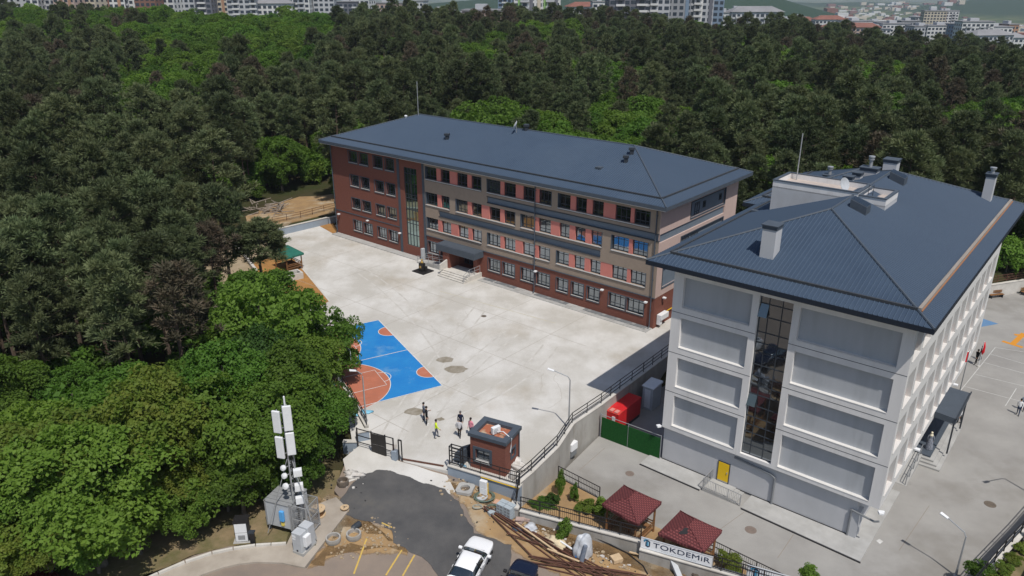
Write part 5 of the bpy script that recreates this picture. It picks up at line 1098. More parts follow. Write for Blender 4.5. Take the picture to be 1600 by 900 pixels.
# stacked grey blocks
p = gz(791,806); bk = 0; bme = None
for k in range(4):
    for i in range(2):
        for j in range(2):
            if bme is None:
                b = MB(); b.box(-.29,.29,-.17,.17,0,.24); b.box(-.22,-.04,-.178,-.17,.05,.19,1); b.box(.04,.22,-.178,-.17,.05,.19,1); bme = b.mesh('concrete_block', [M_block, M_pole])
            ca_, sa_ = cos(gyaw-.15), sin(gyaw-.15); lx, ly = -.31+.62*i, -.19+.38*j
            link('concrete_block', bme, None, (p.x+ca_*lx-sa_*ly, p.y+sa_*lx+ca_*ly, p.z+.02+.25*k), gyaw-.15+random.uniform(-.05,.05), 'grey hollow concrete block in the neat stack by the street pier', 'concrete block', 'stacked grey concrete blocks')
link('concrete_block', bme, None, gz(769,803,.01), .6, 'single grey block lying flat beside the stacked blocks', 'concrete block')
# rusty steel bars
ends = [((752,794),(905,905)),((756,793),(915,905)),((760,795),(930,903)),((766,798),(944,903)),((772,800),(955,902)),((781,806),(962,905)),((790,812),(950,908)),((792,838),(850,856)),((800,822),(868,868)),((820,880),(985,905)),((826,872),(990,900)),((830,876),(960,908)),((835,884),(940,910)),((845,878),(1010,905)),((757,797),(830,872))]
for i, (a, b) in enumerate(ends):
    p0, p1 = gz(*a, .06+.07*(i % 4)), gz(*b, .08+.07*((i*3) % 4)); L_ = (p1-p0).length
    o = MB().bar((0,0,0),(L_,0,0),.075,.075).build('steel_bar', M_rust, None, p0, (0, -math.asin((p1.z-p0.z)/L_), atan2(p1.y-p0.y, p1.x-p0.x)))
    tag(o, 'long rusty steel bar in the pile running from the hose loop to the bottom edge' if i not in (7,14) else ('short rusty bar lying loose left of the steel pile' if i == 7 else 'rusty bar sticking out below the steel pile toward the blue car'), 'steel bar', 'rusty steel bars of the pile' if i not in (7,14) else None)
for i, (a, b) in enumerate([((868,846),(905,871)),((806,822),(870,868)),((855,863),(905,883)),((983,868),(1015,876)),((1022,879),(1050,888))]):
    p0, p1 = gz(*a, .3), gz(*b, .3); L_ = (p1-p0).length
    tag(MB().bar((0,0,0),(L_,0,0),.12,.05).build('white_plank', M_plank if i else M_wplast, None, p0, (0, -math.asin((p1.z-p0.z)/L_), atan2(p1.y-p0.y, p1.x-p0.x))), ['white plastic strip lying across the rusty steel bars','pale timber plank among the rusty bars left of the weeds','pale plank beside the plastic wrapped heap','thin pale lath at the foot of the street wall','broken pale lath below the signboard'][i], 'plank')
def blob(name, label, cat, p, rx, ry, rz_, m, seed, sub=3, amp=.25, yaw=0.0, flat=True):
    bm_ = bmesh.new(); bmesh.ops.create_icosphere(bm_, subdivisions=sub, radius=1); r_ = random.Random(seed); ph = [r_.uniform(0,6) for _ in range(6)]
    for v in bm_.verts:
        c = v.co; k = 1+amp*(sin(c.x*3+ph[0])*cos(c.y*4+ph[1])+.5*sin(c.z*7+ph[2]+c.x*5)+.4*sin(c.y*11+ph[3]))
        v.co = Vector((c.x*rx*k, c.y*ry*k, max(c.z, -.15 if flat else -1)*rz_*k))
    me = bpy.data.meshes.new(name); bm_.to_mesh(me); bm_.free(); me.materials.append(m)
    for q_ in me.polygons: q_.use_smooth = sub > 2
    return link(name, me, None, p, yaw, label, cat)
tp = gz(908,872); blob('wrapped_heap', 'upright heap wrapped in grey white plastic sheet against the street wall', 'wrapped heap', (tp.x+.15,tp.y+.3,tp.z+.2), .68, .55, 1.55, M_tarp, 5, 4, .10, .5)
tag(MB().tube([(0,0,0),(.25,.15,1.15)], [.17,.15], 10).build('fabric_roll', mat('blue_grey_roll', (.13,.16,.21), (.2,.22,.26), scale=9), None, (tp.x-.02,tp.y-.42,tp.z+.1)), 'dark blue grey roll leaning on the plastic wrapped heap', 'roll')
blob('blue_bag', 'small bright blue bag at the foot of the plastic wrapped heap', 'bag', gz(902,871,.1), .2, .17, .18, mat('bright_blue_plastic', (.03,.22,.62), rough=.5), 4, 3, .15)
blob('foam_heap', 'crumpled cream coloured insulation foam lying below the green weeds', 'foam', gz(868,848,.1), .42, .9, .22, mat('cream_foam', (.66,.56,.38), (.55,.45,.3), scale=4, rough=.9), 8, 3, .3, .9)
blob('plastic_bag', 'white plastic rubbish heap beside the pink slabs', 'rubbish', gz(828,825,.05), .45, .4, .2, M_tarp, 14, 3, .35)
blob('rubbish_heap', 'white rubbish sacks heaped behind the railing at the guard house corner', 'rubbish', (.25,49.2,.05), .75, .65, .5, mat('dirty_white_plastic', (.62,.60,.57), (.40,.37,.34), scale=3, rough=.6), 21, 4, .4)
blob('white_sack', 'upright white sack between guard house and black fence', 'sack', (.02,47.7,.1), .22, .2, .7, MATS['dirty_white_plastic'], 3, 3, .12)
blob('rubbish_heap', 'scattered white rubbish in tree shade beside the asphalt edge', 'rubbish', gz(553,743,.05), .7, .4, .25, MATS['dirty_white_plastic'], 31, 3, .45)
blob('blue_bag', 'blue bags between the gate frame and the brick guard house', 'bag', (-3.85,48.9,.1), .35, .3, .28, mat('pale_blue_bag', (.12,.30,.45), (.25,.4,.5), scale=4, rough=.5), 6, 3, .3)
blob('blue_tarp', 'light blue sheet lying at the corner of the sports court', 'tarp', g(563,645,.03), .8, .5, .12, mat('light_blue_sheet', (.15,.42,.60), (.25,.52,.66), scale=4, rough=.5), 9, 3, .4)
wt = thing('water_tank', 'dark blue grey upright tank beside the left wall of the guard house', 'tank', (-3.75,50.05,0), gyaw); b = MB(); b.prism([(-.5,-.5),(.35,-.5),(.35,.6),(-.5,.6)], 0, [.75,1.25,1.25,.75]); b.build('body', M_slate, wt, bevel=.04); MB().lathe([(.12,0),(.12,.06),(.02,.07)], 10, (0,0,1.0)).build('cap', M_black, wt)
psl = gz(815,815)
for i, (dx, dy, k) in enumerate([(0,0,0),(.5,.2,0),(.05,.05,1),(.52,.22,1),(.1,.0,2)]):
    b = MB(); b.box(-.3,.3,-.2,.2,0,.09); tag(b.build('paving_slab', mat('pink_slab', (.42,.31,.27), (.35,.27,.24), scale=5, rough=.9), None, (psl.x+dx-.2, psl.y+dy-.05, psl.z+.1*k+.02), gyaw+.1*i, bevel=.01), 'pale pink slab in the low pile below the street wall', 'slab', 'pink slabs piled below the street wall')
blob('dark_sheet', 'dark grey crumpled sheet in front of the pink slabs', 'sheet', gz(812,826,.03), .6, .3, .14, M_slate, 12, 3, .35, -.5)
b = MB(); b.prism([(-.55,-.25),(.55,-.25),(.55,.25),(-.55,.25)], 0, .08); tag(b.build('pink_board', mat('terracotta_board', (.55,.33,.23), rough=.9), None, gz(783,788,.05), gyaw), 'flat terracotta board lying on the soil between hose coil and pier', 'board')
pp = thing('downpipe_offcut', 'grey metal duct leaning against the wall below the signboard', 'duct', gz(1062,905,.1), .9); b = MB(); b.bar((0,0,0),(.7,1.3,1.1),.36,.2); b.build('duct', M_ltgrey, pp); b = MB(); b.bar((.0,0,-.02),(.02,.04,.02),.44,.28); b.build('flange', M_steel, pp)
hs = [gz(926,843,.25), gz(950,851,.1), gz(980,865,.05), gz(1005,885,.04), gz(1012,898,.04)]; tag(MB().tube(hs, .05, 6).build('black_pipe', M_black, None), 'black flexible pipe running from the wrapped heap along the ground', 'pipe')
tag(MB().box(-.35,.35,-.3,.3,0,.3).build('carton', M_plank, None, gz(963,876,.02), .4, bevel=.03), 'torn brown carton among white scraps below the street wall', 'carton')
# wood pile behind the courtyard
r_ = random.Random(4); lme = [MB().tube([(0,0,0),(l,0,.05)], [.09,.06], 6).mesh('cut_branch', mat('grey_branch', (.30,.25,.21), (.2,.17,.14), scale=5, rough=.9)) for l in (2.2,3.2,1.6)]
for i in range(46):
    c = g(r_.uniform(392,442), r_.uniform(320,336), .62); link('cut_branch', lme[i % 3], None, (c.x, c.y, .70+r_.uniform(0,.55)), (r_.uniform(-.2,.2), r_.uniform(-.25,.2), r_.uniform(0,6.3)), 'grey cut branch in the heap on the soil bank behind the courtyard', 'branch', 'cut branches in the heap')
# stones and scraps
def scatter(name, polys, n, s0, s1, m, seed, kind='stuff'):
    r_ = random.Random(seed); mb = MB()
    for _ in range(n):
        px, py = r_.choice(polys); px += r_.gauss(0, 16); py += r_.gauss(0, 8); p = gz(px, py)
        if inpoly(p.x, p.y, LOW) and not inpoly(p.x, p.y, road): continue
        s = r_.uniform(s0, s1)*r_.uniform(.6,1.3); a = r_.uniform(0,6)
        v = [(p.x+s*cos(a+t*1.26)*r_.uniform(.6,1.2), p.y+s*sin(a+t*1.26)*r_.uniform(.6,1.2)) for t in range(5)]
        mb.prism(v, p.z-.01, p.z+s*r_.uniform(.3,.8))
    return mb.build(name, m, None, kind=kind)
scatter('rubble', [(560,845),(590,835),(540,860),(575,825),(600,850),(500,840)], 150, .03, .12, mat('rubble_stone', (.42,.33,.22), (.30,.23,.15), scale=3, rough=.9), 1)
scatter('rubble', [(715,760),(740,775),(760,790),(790,800),(830,830),(860,850),(900,860),(940,870),(980,880),(1010,885),(960,860)], 330, .03, .14, MATS['rubble_stone'], 2)
scatter('white_scraps', [(820,828),(845,835),(870,850),(930,862),(960,880),(970,865),(1000,880),(1040,892),(545,748),(516,800),(505,830),(1010,895)], 120, .03, .13, MATS['dirty_white_plastic'], 3)
scatter('dark_scraps', [(700,745),(720,752),(770,815),(945,880),(1030,895),(540,775)], 60, .03, .12, M_dark, 5)
# ------------------------------------------------------------------ cars
def car(label, p, yaw, paint, body_name='white'):
    """saloon: x forward, sections lofted front to rear; glass, lamps and wheels are parts"""
    t = thing('parked_car', label, 'car', p, yaw); t.rotation_euler = (Vector((0,0,1)).rotation_difference(Vector((.05,-.1,1)).normalized()).to_matrix() @ Matrix.Rotation(yaw, 3, 'Z')).to_euler()
    # x, half width, sill z, bonnet/belt z, roof z, roof half width
    S = [(2.40,.46,.36,.60,.60,.36),(2.32,.70,.26,.71,.73,.58),(1.95,.85,.22,.82,.88,.68),(1.12,.90,.20,.91,1.0,.76),(.98,.90,.20,.93,1.0,.78),(.30,.90,.20,.94,1.41,.61),(-.35,.90,.20,.95,1.47,.62),(-1.15,.90,.20,.97,1.42,.60),(-1.80,.89,.21,1.0,1.10,.70),(-1.90,.88,.22,1.0,1.06,.72),(-2.14,.82,.28,.97,1.0,.68),(-2.34,.72,.34,.90,.92,.60)]
    R_ = []
    for x, w, zb_, zt, zr2, rw in S:
        half = [(w*.92,zb_),(w,zb_+(zt-zb_)*.45),(w*.985,zt-.03),(w*.95,zt),(rw,zr2-.03),(rw*.8,zr2),(0,zr2+.015)]
        R_.append([(x,-y,z) for y, z in half]+[(x,y,z) for y, z in half[-2::-1]])
    k = len(R_[0]); V = [v for r in R_ for v in r]; F_ = []; tg = []
    for i in range(len(R_)-1):
        for j in range(k-1):
            F_.append((i*k+j, i*k+j+1, (i+1)*k+j+1, (i+1)*k+j))
            tg.append(1 if (j in (3, 8) and 4 <= i <= 7) else 2 if (j in (4,5,6,7) and i == 4) else 3 if (j in (4,5,6,7) and i == 7) else 0)
    F_ += [tuple(range(k)), tuple((len(R_)-1)*k+j for j in range(k))[::-1]]; tg += [0, 0]
    me = bpy.data.meshes.new('tmp'); me.from_pydata(V, [], F_)
    for m_ in (paint, M_carglass, M_carglass, M_carglass): me.materials.append(m_)
    me.polygons.foreach_set('material_index', tg); tmp = bpy.data.objects.new('tmp', me); COL.objects.link(tmp); md = tmp.modifiers.new('s', 'SUBSURF'); md.levels = 2
    m2 = bpy.data.meshes.new_from_object(tmp.evaluated_get(bpy.context.evaluated_depsgraph_get())); bpy.data.objects.remove(tmp)
    for ti, nm in enumerate(('body', 'side_window', 'windscreen', 'rear_window')):
        fs_ = [p.vertices[:] for p in m2.polygons if p.material_index == ti]; used = sorted({q_ for f in fs_ for q_ in f}); mp2 = {q_: n for n, q_ in enumerate(used)}
        mb = MB(); mb.add([m2.vertices[q_].co[:] for q_ in used], [tuple(mp2[q_] for q_ in f) for f in fs_]); mb.build(nm, paint if ti == 0 else M_carglass, t, smooth=True)
    for s in (-1, 1):
        for x in (.28,-.42): MB().bar((x+.02,s*.905*.97,.95),(x-.06,s*.62,1.40),.05,.04).build('door_pillar', paint if x > 0 else M_black, t)
        for x in (1.38,-1.36):
            w = thing2 = MB(); w.lathe([(.02,0),(.20,0),(.31,.02),(.32,.10),(.31,.19),(.20,.2),(.02,.2)], 20); wo = w.build('wheel', M_tyre, t, (x, s*.73-(0 if s > 0 else 0), .32), (radians(-90*s),0,0))
            r2 = MB(); r2.lathe([(.02,0),(.19,.0),(.2,.015),(.02,.02)], 12, (0,0,.195)); r2.build('rim', M_steel, wo)
            a = MB(); a.tube([(x+.37*cos(i*pi/8), s*.885, .32+.37*sin(i*pi/8)) for i in range(9)], .03, 5); a.build('wheel_arch', M_black, t)
        b = MB(); b.box(.66,.86,s*.92-.09,s*.92+.13 if s > 0 else s*.92+.09,.93,1.06); b = MB(); b.box(-.1,.1,-.12,.12,-.07,.07); b.build('mirror', paint if body_name == 'white' else M_black, t, (.72, s*1.01, 1.0), bevel=.03)
        hb = MB(); hb.prism([(2.17,s*.50),(1.86,s*.80),(1.74,s*.84),(2.05,s*.5)], .70, [.735,.80,.83,.77]); hb.build('headlight', M_wplast if body_name == 'white' else M_ltgrey, t)
        tb = MB(); tb.prism([(-2.21,s*.50),(-2.05,s*.80),(-1.95,s*.83),(-2.10,s*.5)], .78, 1.0); tb.build('tail_light', M_red, t)
        for x in (.1,-.75): MB().box(x-.1,x+.1,s*.905-.015,s*.905+.015,.83,.87).build('door_handle', paint, t)
        for x in (.62,-.30,-1.2): MB().bar((x,s*.902,.3),(x,s*.888,.92),.012,.012).build('door_gap', M_black, t)
    b = MB(); b.box(2.14,2.29,-.5,.5,.40,.55); b.build('grille', M_black, t); b = MB(); b.box(-2.28,-2.24,-.25,.25,.55,.68); b.build('number_plate', M_wplast, t)
    b = MB(); b.prism([(-2.02,-.6),(-1.98,-.6),(-1.98,.6),(-2.02,.6)], 1.03, 1.05); b.build('boot_gap', M_black, t)
    MB().bar((1.05,-.55,.995),(1.03,.05,1.0),.03).build('wiper', M_black, t)
    return t
M_wcar = mat('white_car_paint', (.80,.80,.80), rough=.25, spec=.5); M_bcar = mat('navy_car_paint', (.008,.012,.03), rough=.2, spec=.5)
cp_ = (-2.72,39.5); car('white saloon car parked on the black asphalt, rear to the camera', (cp_[0],cp_[1],zs(*cp_)+.02), radians(70), M_wcar)
cp_ = (.22,37.7); car('dark navy saloon car cut off by the bottom edge of the photo', (cp_[0],cp_[1],zs(*cp_)+.02), radians(70), M_bcar, 'navy')
# ------------------------------------------------------------------ people
def person(label, p, yaw, h, top, legs, shoes=M_black, hair=M_hair, arms=('down','down'), stride=.10, dress=False, sleeve=None, scarf=None, lean=0.0):
    """one continuous skinned body facing +X; clothes are material zones of the same surface"""
    k = h/1.75
    def J(x, y, z): return Vector((x+lean*z*.1, y, z))*k
    V = []; E = []; R = []; TAG = []
    def add(v, r, par=None, tg='t'):
        V.append(v); R.append(r if hasattr(r, '__len__') else (r, r)); TAG.append(tg)
        if par is not None: E.append((par, len(V)-1))
        return len(V)-1
    pel = add(J(0,0,.95), (.125,.16)); bel = add(J(0,0,1.10), (.115,.145), pel); che = add(J(.01,0,1.30), (.125,.175), bel); nk = add(J(0,0,1.45), (.07,.09), che)
    n2 = add(J(.015,0,1.53), .05, nk, 'skin'); hd = add(J(.03,0,1.63), (.095,.078), n2, 'skin'); hd2 = add(J(.02,0,1.71), (.07,.062), hd, 'skin')
    for s, mode in ((1, arms[0]), (-1, arms[1])):
        sh = add(J(0,.19*s,1.40), .062, che, 'a')
        if mode == 'down': e, w = J(-.03,.25*s,1.12), J(.05,.25*s,.88)
        elif mode == 'phone': e, w = J(.02,.25*s,1.12), J(.26,.12*s,1.24)
        elif mode == 'swing': e, w = J(.10,.25*s,1.13), J(.26,.23*s,.95)
        else: e, w = J(-.12,.24*s,1.13), J(-.18,.24*s,.90)
        el = add(e, .044, sh, 'a'); wr = add(w, .030, el, 'f'); d = (w-e).normalized(); sd_ = Vector((0,1,0)).cross(d).normalized() if abs(d.y) < .9 else Vector((1,0,0))
        pm_ = add(w+d*.07*k, (.036,.022), wr, 'skin')
        for q_, (o, ln) in enumerate(((-.03,.075),(-.01,.09),(.01,.085),(.028,.065))):
            b_ = add(w+d*.11*k+sd_*o*k, .0105*k, pm_, 'skin'); add(w+d*(.11+ln)*k+sd_*o*k+Vector((0,-s*.012,0))*k, .008*k, b_, 'skin')
        b_ = add(w+d*.06*k+sd_*.045*k, .011*k, wr, 'skin'); add(w+d*.10*k+sd_*.06*k, .009*k, b_, 'skin')
    for s in (1,-1):
        f = stride*s
        hip = add(J(f*.15,.09*s,.86), .095, pel, 'l'); kn = add(J(f*.75+.02,.095*s,.50), .062, hip, 'l'); an = add(J(f*1.2-.02,.10*s,.10), .042, kn, 'l'); ft = add(J(f*1.2+.02,.10*s,.045), .042, an, 's'); add(J(f*1.2+.17,.115*s,.035), .034, ft, 's')
    me = bpy.data.meshes.new('person'); me.from_pydata(V, E, []); o = bpy.data.objects.new('tmp', me); COL.objects.link(o)
    md = o.modifiers.new('s', 'SKIN'); sk = me.skin_vertices[0].data
    for i, r in enumerate(R): sk[i].radius = (r[0]*k if r[0] > .02 else r[0], r[1]*k if r[1] > .02 else r[1]); sk[i].use_root = (i == 0)
    md2 = o.modifiers.new('u', 'SUBSURF'); md2.levels = 1
    dg = bpy.context.evaluated_depsgraph_get(); m2 = bpy.data.meshes.new_from_object(o.evaluated_get(dg)); bpy.data.objects.remove(o)
    mats_ = [top, legs, shoes, M_skin, sleeve or top]; m2.materials.clear()
    for m in mats_: m2.materials.append(m)
    ti = {'t': 0, 'l': 1, 's': 2, 'skin': 3, 'a': 0, 'f': 4}; pts = np.array([tuple(v) for v in V])
    for q_ in m2.polygons:
        c = np.array(q_.center); j = int(np.argmin(((pts-c)**2).sum(1))); tg = TAG[j]; mi = ti[tg]
        if tg == 't' and c[2] < .93*k: mi = 1
        q_.material_index = mi; q_.use_smooth = True
    t = link('person', m2, None, p, yaw, label, 'person')
    hm = MB(); hm.lathe([(.02,-.02),(.085,0),(.105,.06),(.10,.12),(.06,.16),(.01,.17)], 12); hh = hm.build('hair' if not scarf else 'headscarf', scarf or hair, t, (.005*k,0,1.615*k) , 0, smooth=True); hh.scale = (k*1.02, k*.92, k)
    if scarf: sc_ = MB(); sc_.lathe([(.16,0),(.13,.10),(.10,.18)], 12, (0,0,1.40)); so_ = sc_.build('scarf_drape', scarf, t, (0,0,0)); so_.scale = (k,)*3
    fm = MB(); fm.prism([(.118,-.012),(.14,-.008),(.14,.008),(.118,.012)], 1.60, 1.645); 
    for y in (-.035,.035): fm.box(.108,.120,y-.012,y+.012,1.645,1.657,1)
    fm.box(.108,.122,-.024,.024,1.572,1.582,2)
    fo = fm.build('face', [M_skin, M_dark, mat('lips', (.3,.12,.1))], t); fo.scale = (k,)*3
    if dress: 
        dm = MB(); dm.lathe([(.34,.04),(.30,.4),(.24,.8),(.19,1.05)], 14); do_ = dm.build('skirt', legs, t); do_.scale = (k*.9,k,k)
    return t
def cloth(n, c, c2=None, sc_=6): return mat(n, c, c2, scale=sc_, rough=.85, spec=.15)
K_black, K_navy, K_grey, K_dgrey = cloth('black_cloth', (.014,.014,.016)), cloth('navy_cloth', (.015,.02,.045)), cloth('pale_grey_shirt', (.52,.52,.54)), cloth('grey_jeans', (.10,.115,.15))
person('person dressed in black with white shoes holding up a phone in the courtyard', g(667,664), radians(20), 1.76, K_black, K_black, mat('white_shoes', (.8,.8,.8)), arms=('phone','down'), stride=.04)
person('person in grey blue jacket standing close behind the one in black', g(663,657), radians(200), 1.72, K_dgrey, K_navy, stride=.04)
person('person in yellow high visibility vest and dark trousers walking in the courtyard', g(682,684), radians(10), 1.68, cloth('hi_vis_yellow', (.62,.80,.03)), K_dgrey, arms=('down','swing'), stride=.14)
person('person in pale grey shirt and black trousers beside the guard house', g(718,684), radians(80), 1.76, K_grey, K_black, mat('white_shoes', (.8,.8,.8)), stride=.12, hair=cloth('grey_hair', (.12,.11,.11)))
person('person in dark navy shirt with grey hair facing the pale grey shirt', g(720,671), radians(250), 1.72, K_navy, K_black, hair=cloth('grey_hair', (.12,.11,.11)), stride=.05)
person('person in pink shirt partly hidden behind the guard house roof', g(736,682), radians(230), 1.74, cloth('pink_shirt', (.68,.26,.33)), K_dgrey, stride=.05)
person('person in black walking in the right yard by the short flag pole', g(1524,569,YARD_Z), radians(200), 1.70, K_black, K_black, arms=('swing','back'), stride=.22)
person('second person in black close to the short white flag pole', g(1531,563,YARD_Z), radians(170), 1.66, K_black, K_black, stride=.1)
cu_, su_ = cos(NYAW), sin(NYAW)
def NL(u, v, z): return Vector((NX+u*cu_-v*su_, NY+u*su_+v*cu_, z))
person('person in white shirt and black trousers at the steps of the side canopy', g(1498,661,YARD_Z), radians(150), 1.64, cloth('white_shirt', (.74,.74,.74)), K_black, stride=.12)
person('person in patterned grey dress and cream headscarf under the side canopy', NL(16.95,15.0,YARD_Z+.6), radians(60), 1.62, cloth('patterned_dress', (.34,.36,.40), (.08,.09,.12), 16), cloth('patterned_dress', (.34,.36,.40), (.08,.09,.12), 16), scarf=cloth('cream_scarf', (.70,.64,.48)), dress=True)
person('person in white shirt and blue jeans walking at the right edge of the yard', g(1590,648,YARD_Z), radians(230), 1.66, cloth('white_shirt', (.74,.74,.74)), cloth('dark_jeans', (.04,.06,.11)), arms=('swing','back'), stride=.2)
person('person in pale blue shirt right behind the one in white at the right edge', g(1597,641,YARD_Z), radians(230), 1.62, cloth('pale_blue_shirt', (.40,.46,.55)), K_navy, stride=.15)

# ------------------------------------------------------------------ trees
def leaf_mat(name, c1, c2, trans=.35, tc=None, var=.25, nscale=.35, hue=.012):
    m = bpy.data.materials.new(name); m.use_nodes = True; N = m.node_tree.nodes; L = m.node_tree.links; b = N['Principled BSDF']
    b.inputs['Roughness'].default_value = .62; b.inputs['Specular IOR Level'].default_value = .18
    tcn = N.new('ShaderNodeTexCoord'); n = N.new('ShaderNodeTexNoise'); n.inputs['Scale'].default_value = nscale*3; n.inputs['Detail'].default_value = 3; L.new(tcn.outputs['Object'], n.inputs['Vector'])
    mr = N.new('ShaderNodeMapRange'); mr.inputs[1].default_value = .35; mr.inputs[2].default_value = .65; L.new(n.outputs['Fac'], mr.inputs[0])
    mx = N.new('ShaderNodeMix'); mx.data_type = 'RGBA'; mx.inputs[6].default_value = (*c1,1); mx.inputs[7].default_value = (*c2,1); L.new(mr.outputs[0], mx.inputs[0])
    oi = N.new('ShaderNodeObjectInfo'); hs = N.new('ShaderNodeHueSaturation'); L.new(mx.outputs[2], hs.inputs['Color']); L.new(remap2(N, L, oi.outputs['Random'], 1-var, 1+var), hs.inputs['Value'])
    wn_ = N.new('ShaderNodeTexWhiteNoise'); wn_.noise_dimensions = '1D'; L.new(oi.outputs['Random'], wn_.inputs['W']); L.new(remap2(N, L, wn_.outputs['Value'], .5-hue, .5+hue), hs.inputs['Hue'])
    L.new(hs.outputs[0], b.inputs['Base Color'])
    tr = N.new('ShaderNodeBsdfTranslucent'); h2 = N.new('ShaderNodeMix'); h2.data_type = 'RGBA'; h2.blend_type = 'MULTIPLY'; h2.inputs[0].default_value = 1; h2.inputs[7].default_value = (*(tc or (1.5,1.7,.6)),1); L.new(hs.outputs[0], h2.inputs[6]); L.new(h2.outputs[2], tr.inputs['Color'])
    ms_ = N.new('ShaderNodeMixShader'); ms_.inputs[0].default_value = trans; L.new(b.outputs[0], ms_.inputs[1]); L.new(tr.outputs[0], ms_.inputs[2]); L.new(ms_.outputs[0], N['Material Output'].inputs[0]); return m
ML_pine = leaf_mat('pine_needles', (.070,.095,.042), (.116,.138,.063), .14, (1.2,1.3,.7), .36, .25, .015)
ML_pineb = leaf_mat('dry_pine_needles', (.120,.092,.062), (.085,.078,.050), .10, (1.2,1.1,.7), .2)
ML_oak = leaf_mat('broad_leaves', (.058,.116,.016), (.090,.162,.024), .34, (1.35,1.6,.5), .22)
ML_oakl = leaf_mat('fresh_broad_leaves', (.090,.165,.022), (.125,.205,.034), .36, (1.35,1.6,.5), .2)
ML_oakd = leaf_mat('dark_broad_leaves', (.040,.082,.018), (.060,.112,.022), .30, (1.3,1.5,.6), .2)
ML_autumn = leaf_mat('yellow_green_leaves', (.100,.165,.024), (.140,.172,.03), .36, (1.3,1.3,.5), .2)
ML_redl = leaf_mat('dark_red_leaves', (.11,.02,.025), (.16,.03,.04), .3, (1.3,.8,.8), .2)
M_bark = mat('pine_bark', (.13,.095,.07), (.085,.06,.045), scale=3, rough=.95, bump=.8, bscale=8)
M_barkg = mat('grey_bark', (.17,.145,.115), (.11,.09,.07), scale=3, rough=.95, bump=.8, bscale=8)
def np_mesh(name, V, F4, m, F3=None):
    """V (n,3); F4 (m,4) quads or None; F3 triangles"""
    me = bpy.data.meshes.new(name); me.vertices.add(len(V)); me.vertices.foreach_set('co', np.asarray(V, np.float32).ravel())
    loops = []; starts = []; s = 0
    if F4 is not None and len(F4): loops.append(F4.ravel()); starts.append(np.arange(len(F4))*4); s = len(F4)*4
    if F3 is not None and len(F3): loops.append(F3.ravel()); starts.append(s+np.arange(len(F3))*3)
    lp = np.concatenate(loops); st_ = np.concatenate(starts); me.loops.add(len(lp)); me.loops.foreach_set('vertex_index', lp.astype(np.int32)); me.polygons.add(len(st_)); me.polygons.foreach_set('loop_start', st_.astype(np.int32))
    for x in (m if isinstance(m, (list, tuple)) else [m]): me.materials.append(x)
    me.update(calc_edges=True); return me
def unit(v): return v/np.maximum(np.linalg.norm(v, axis=-1, keepdims=True), 1e-9)
def leaves(C, Nn, S, r):
    """kite leaves at C with normals Nn and sizes S"""
    a = unit(np.cross(Nn, r.normal(size=C.shape))); b = np.cross(Nn, a); S = S[:,None]
    P = np.stack([C-a*S*.5, C+b*S*.36+Nn*S*.06, C+a*S*.62, C-b*S*.36+Nn*S*.06], 1)
    return P.reshape(-1,3), np.arange(len(C)*4).reshape(-1,4)
def broad_crown(r, R=4.0, Hc=6.0, z0=3.0, nclump=165, nleaf=92, leaf=.215, clump=.66, lobes=8):
    """leaf clumps held on the outside of several overlapping lobes, with gaps between them"""
    cen = []; rad = []
    for i in range(lobes):
        a = i*2*pi/lobes+r.uniform(-.4,.4); d = R*r.uniform(.32,.74); zz = z0+Hc*r.uniform(.22,.78); cen.append((d*cos(a), d*sin(a), zz)); rad.append(R*r.uniform(.28,.55))
    cen.append((0,0,z0+Hc*.68)); rad.append(R*.62); cen.append((r.uniform(-.5,.5),r.uniform(-.5,.5),z0+Hc*.30)); rad.append(R*.55)
    cen = np.array(cen); rad = np.array(rad); CC = []; NN = []
    while len(CC) < nclump:
        i = r.integers(len(cen)); d = unit(r.normal(size=3)); 
        if d[2] < -.35 and r.random() < .75: continue
        p = cen[i]+d*rad[i]*np.array([1,1,.85])*r.uniform(.80,1.08)
        inside = (np.linalg.norm((p-cen)/np.array([1,1,.85]), axis=1) < rad*.78).sum()
        if inside and r.random() < .85: continue
        CC.append(p); NN.append(unit(d*.8+np.array([0,0,.8])))
    CC = np.array(CC); NN = np.array(NN); C = []; Nn = []
    for p, n in zip(CC, NN):
        k = int(nleaf*r.uniform(.6,1.3)); s = clump*r.uniform(.75,1.35)
        a = unit(np.cross(n, r.normal(size=3))); b = np.cross(n, a); rr = s*np.sqrt(r.random(k))*1.15; th = r.uniform(0, 2*pi, k)
        q = p+a*(rr*np.cos(th))[:,None]+b*(rr*np.sin(th)*.8)[:,None]+n*(-(rr/s)**2*s*.45+r.normal(0,.09,k))[:,None]
        C.append(q); Nn.append(unit(n+.55*r.normal(size=(k,3))))
    C = np.concatenate(C); Nn = np.concatenate(Nn)
    # sparse inner foliage that closes the view through the crown
    k = int(len(C)*.10); ii = r.integers(len(cen), size=k); q = cen[ii]+unit(r.normal(size=(k,3)))*(rad[ii]*r.uniform(.2,.7,k))[:,None]; C = np.concatenate([C,q]); Nn = np.concatenate([Nn, unit(r.normal(size=(k,3)))])
    S = leaf*r.uniform(.7,1.35,len(C)); S[-k:] *= 1.9
    V, F = leaves(C, Nn, S, r); return V, F, cen
def trunk_mb(r, cen, h, r0, zfork):
    mb = MB(); lean = r.uniform(-.25,.25,2); n = 6
    mb.tube([(lean[0]*i/n, lean[1]*i/n, -.4+(h+.4)*i/n) for i in range(n+1)], [r0*(1.25 if i == 0 else 1-.72*i/n) for i in range(n+1)], 8)
    for c in cen:
        z = zfork*r.uniform(.8,1.25); a = (lean[0]*z/h, lean[1]*z/h, z); m_ = (c[0]*.5+r.uniform(-.3,.3), c[1]*.5+r.uniform(-.3,.3), z+(c[2]-z)*.6)
        mb.tube([a, m_, tuple(c)], [r0*.5, r0*.33, r0*.1], 5)
    return mb
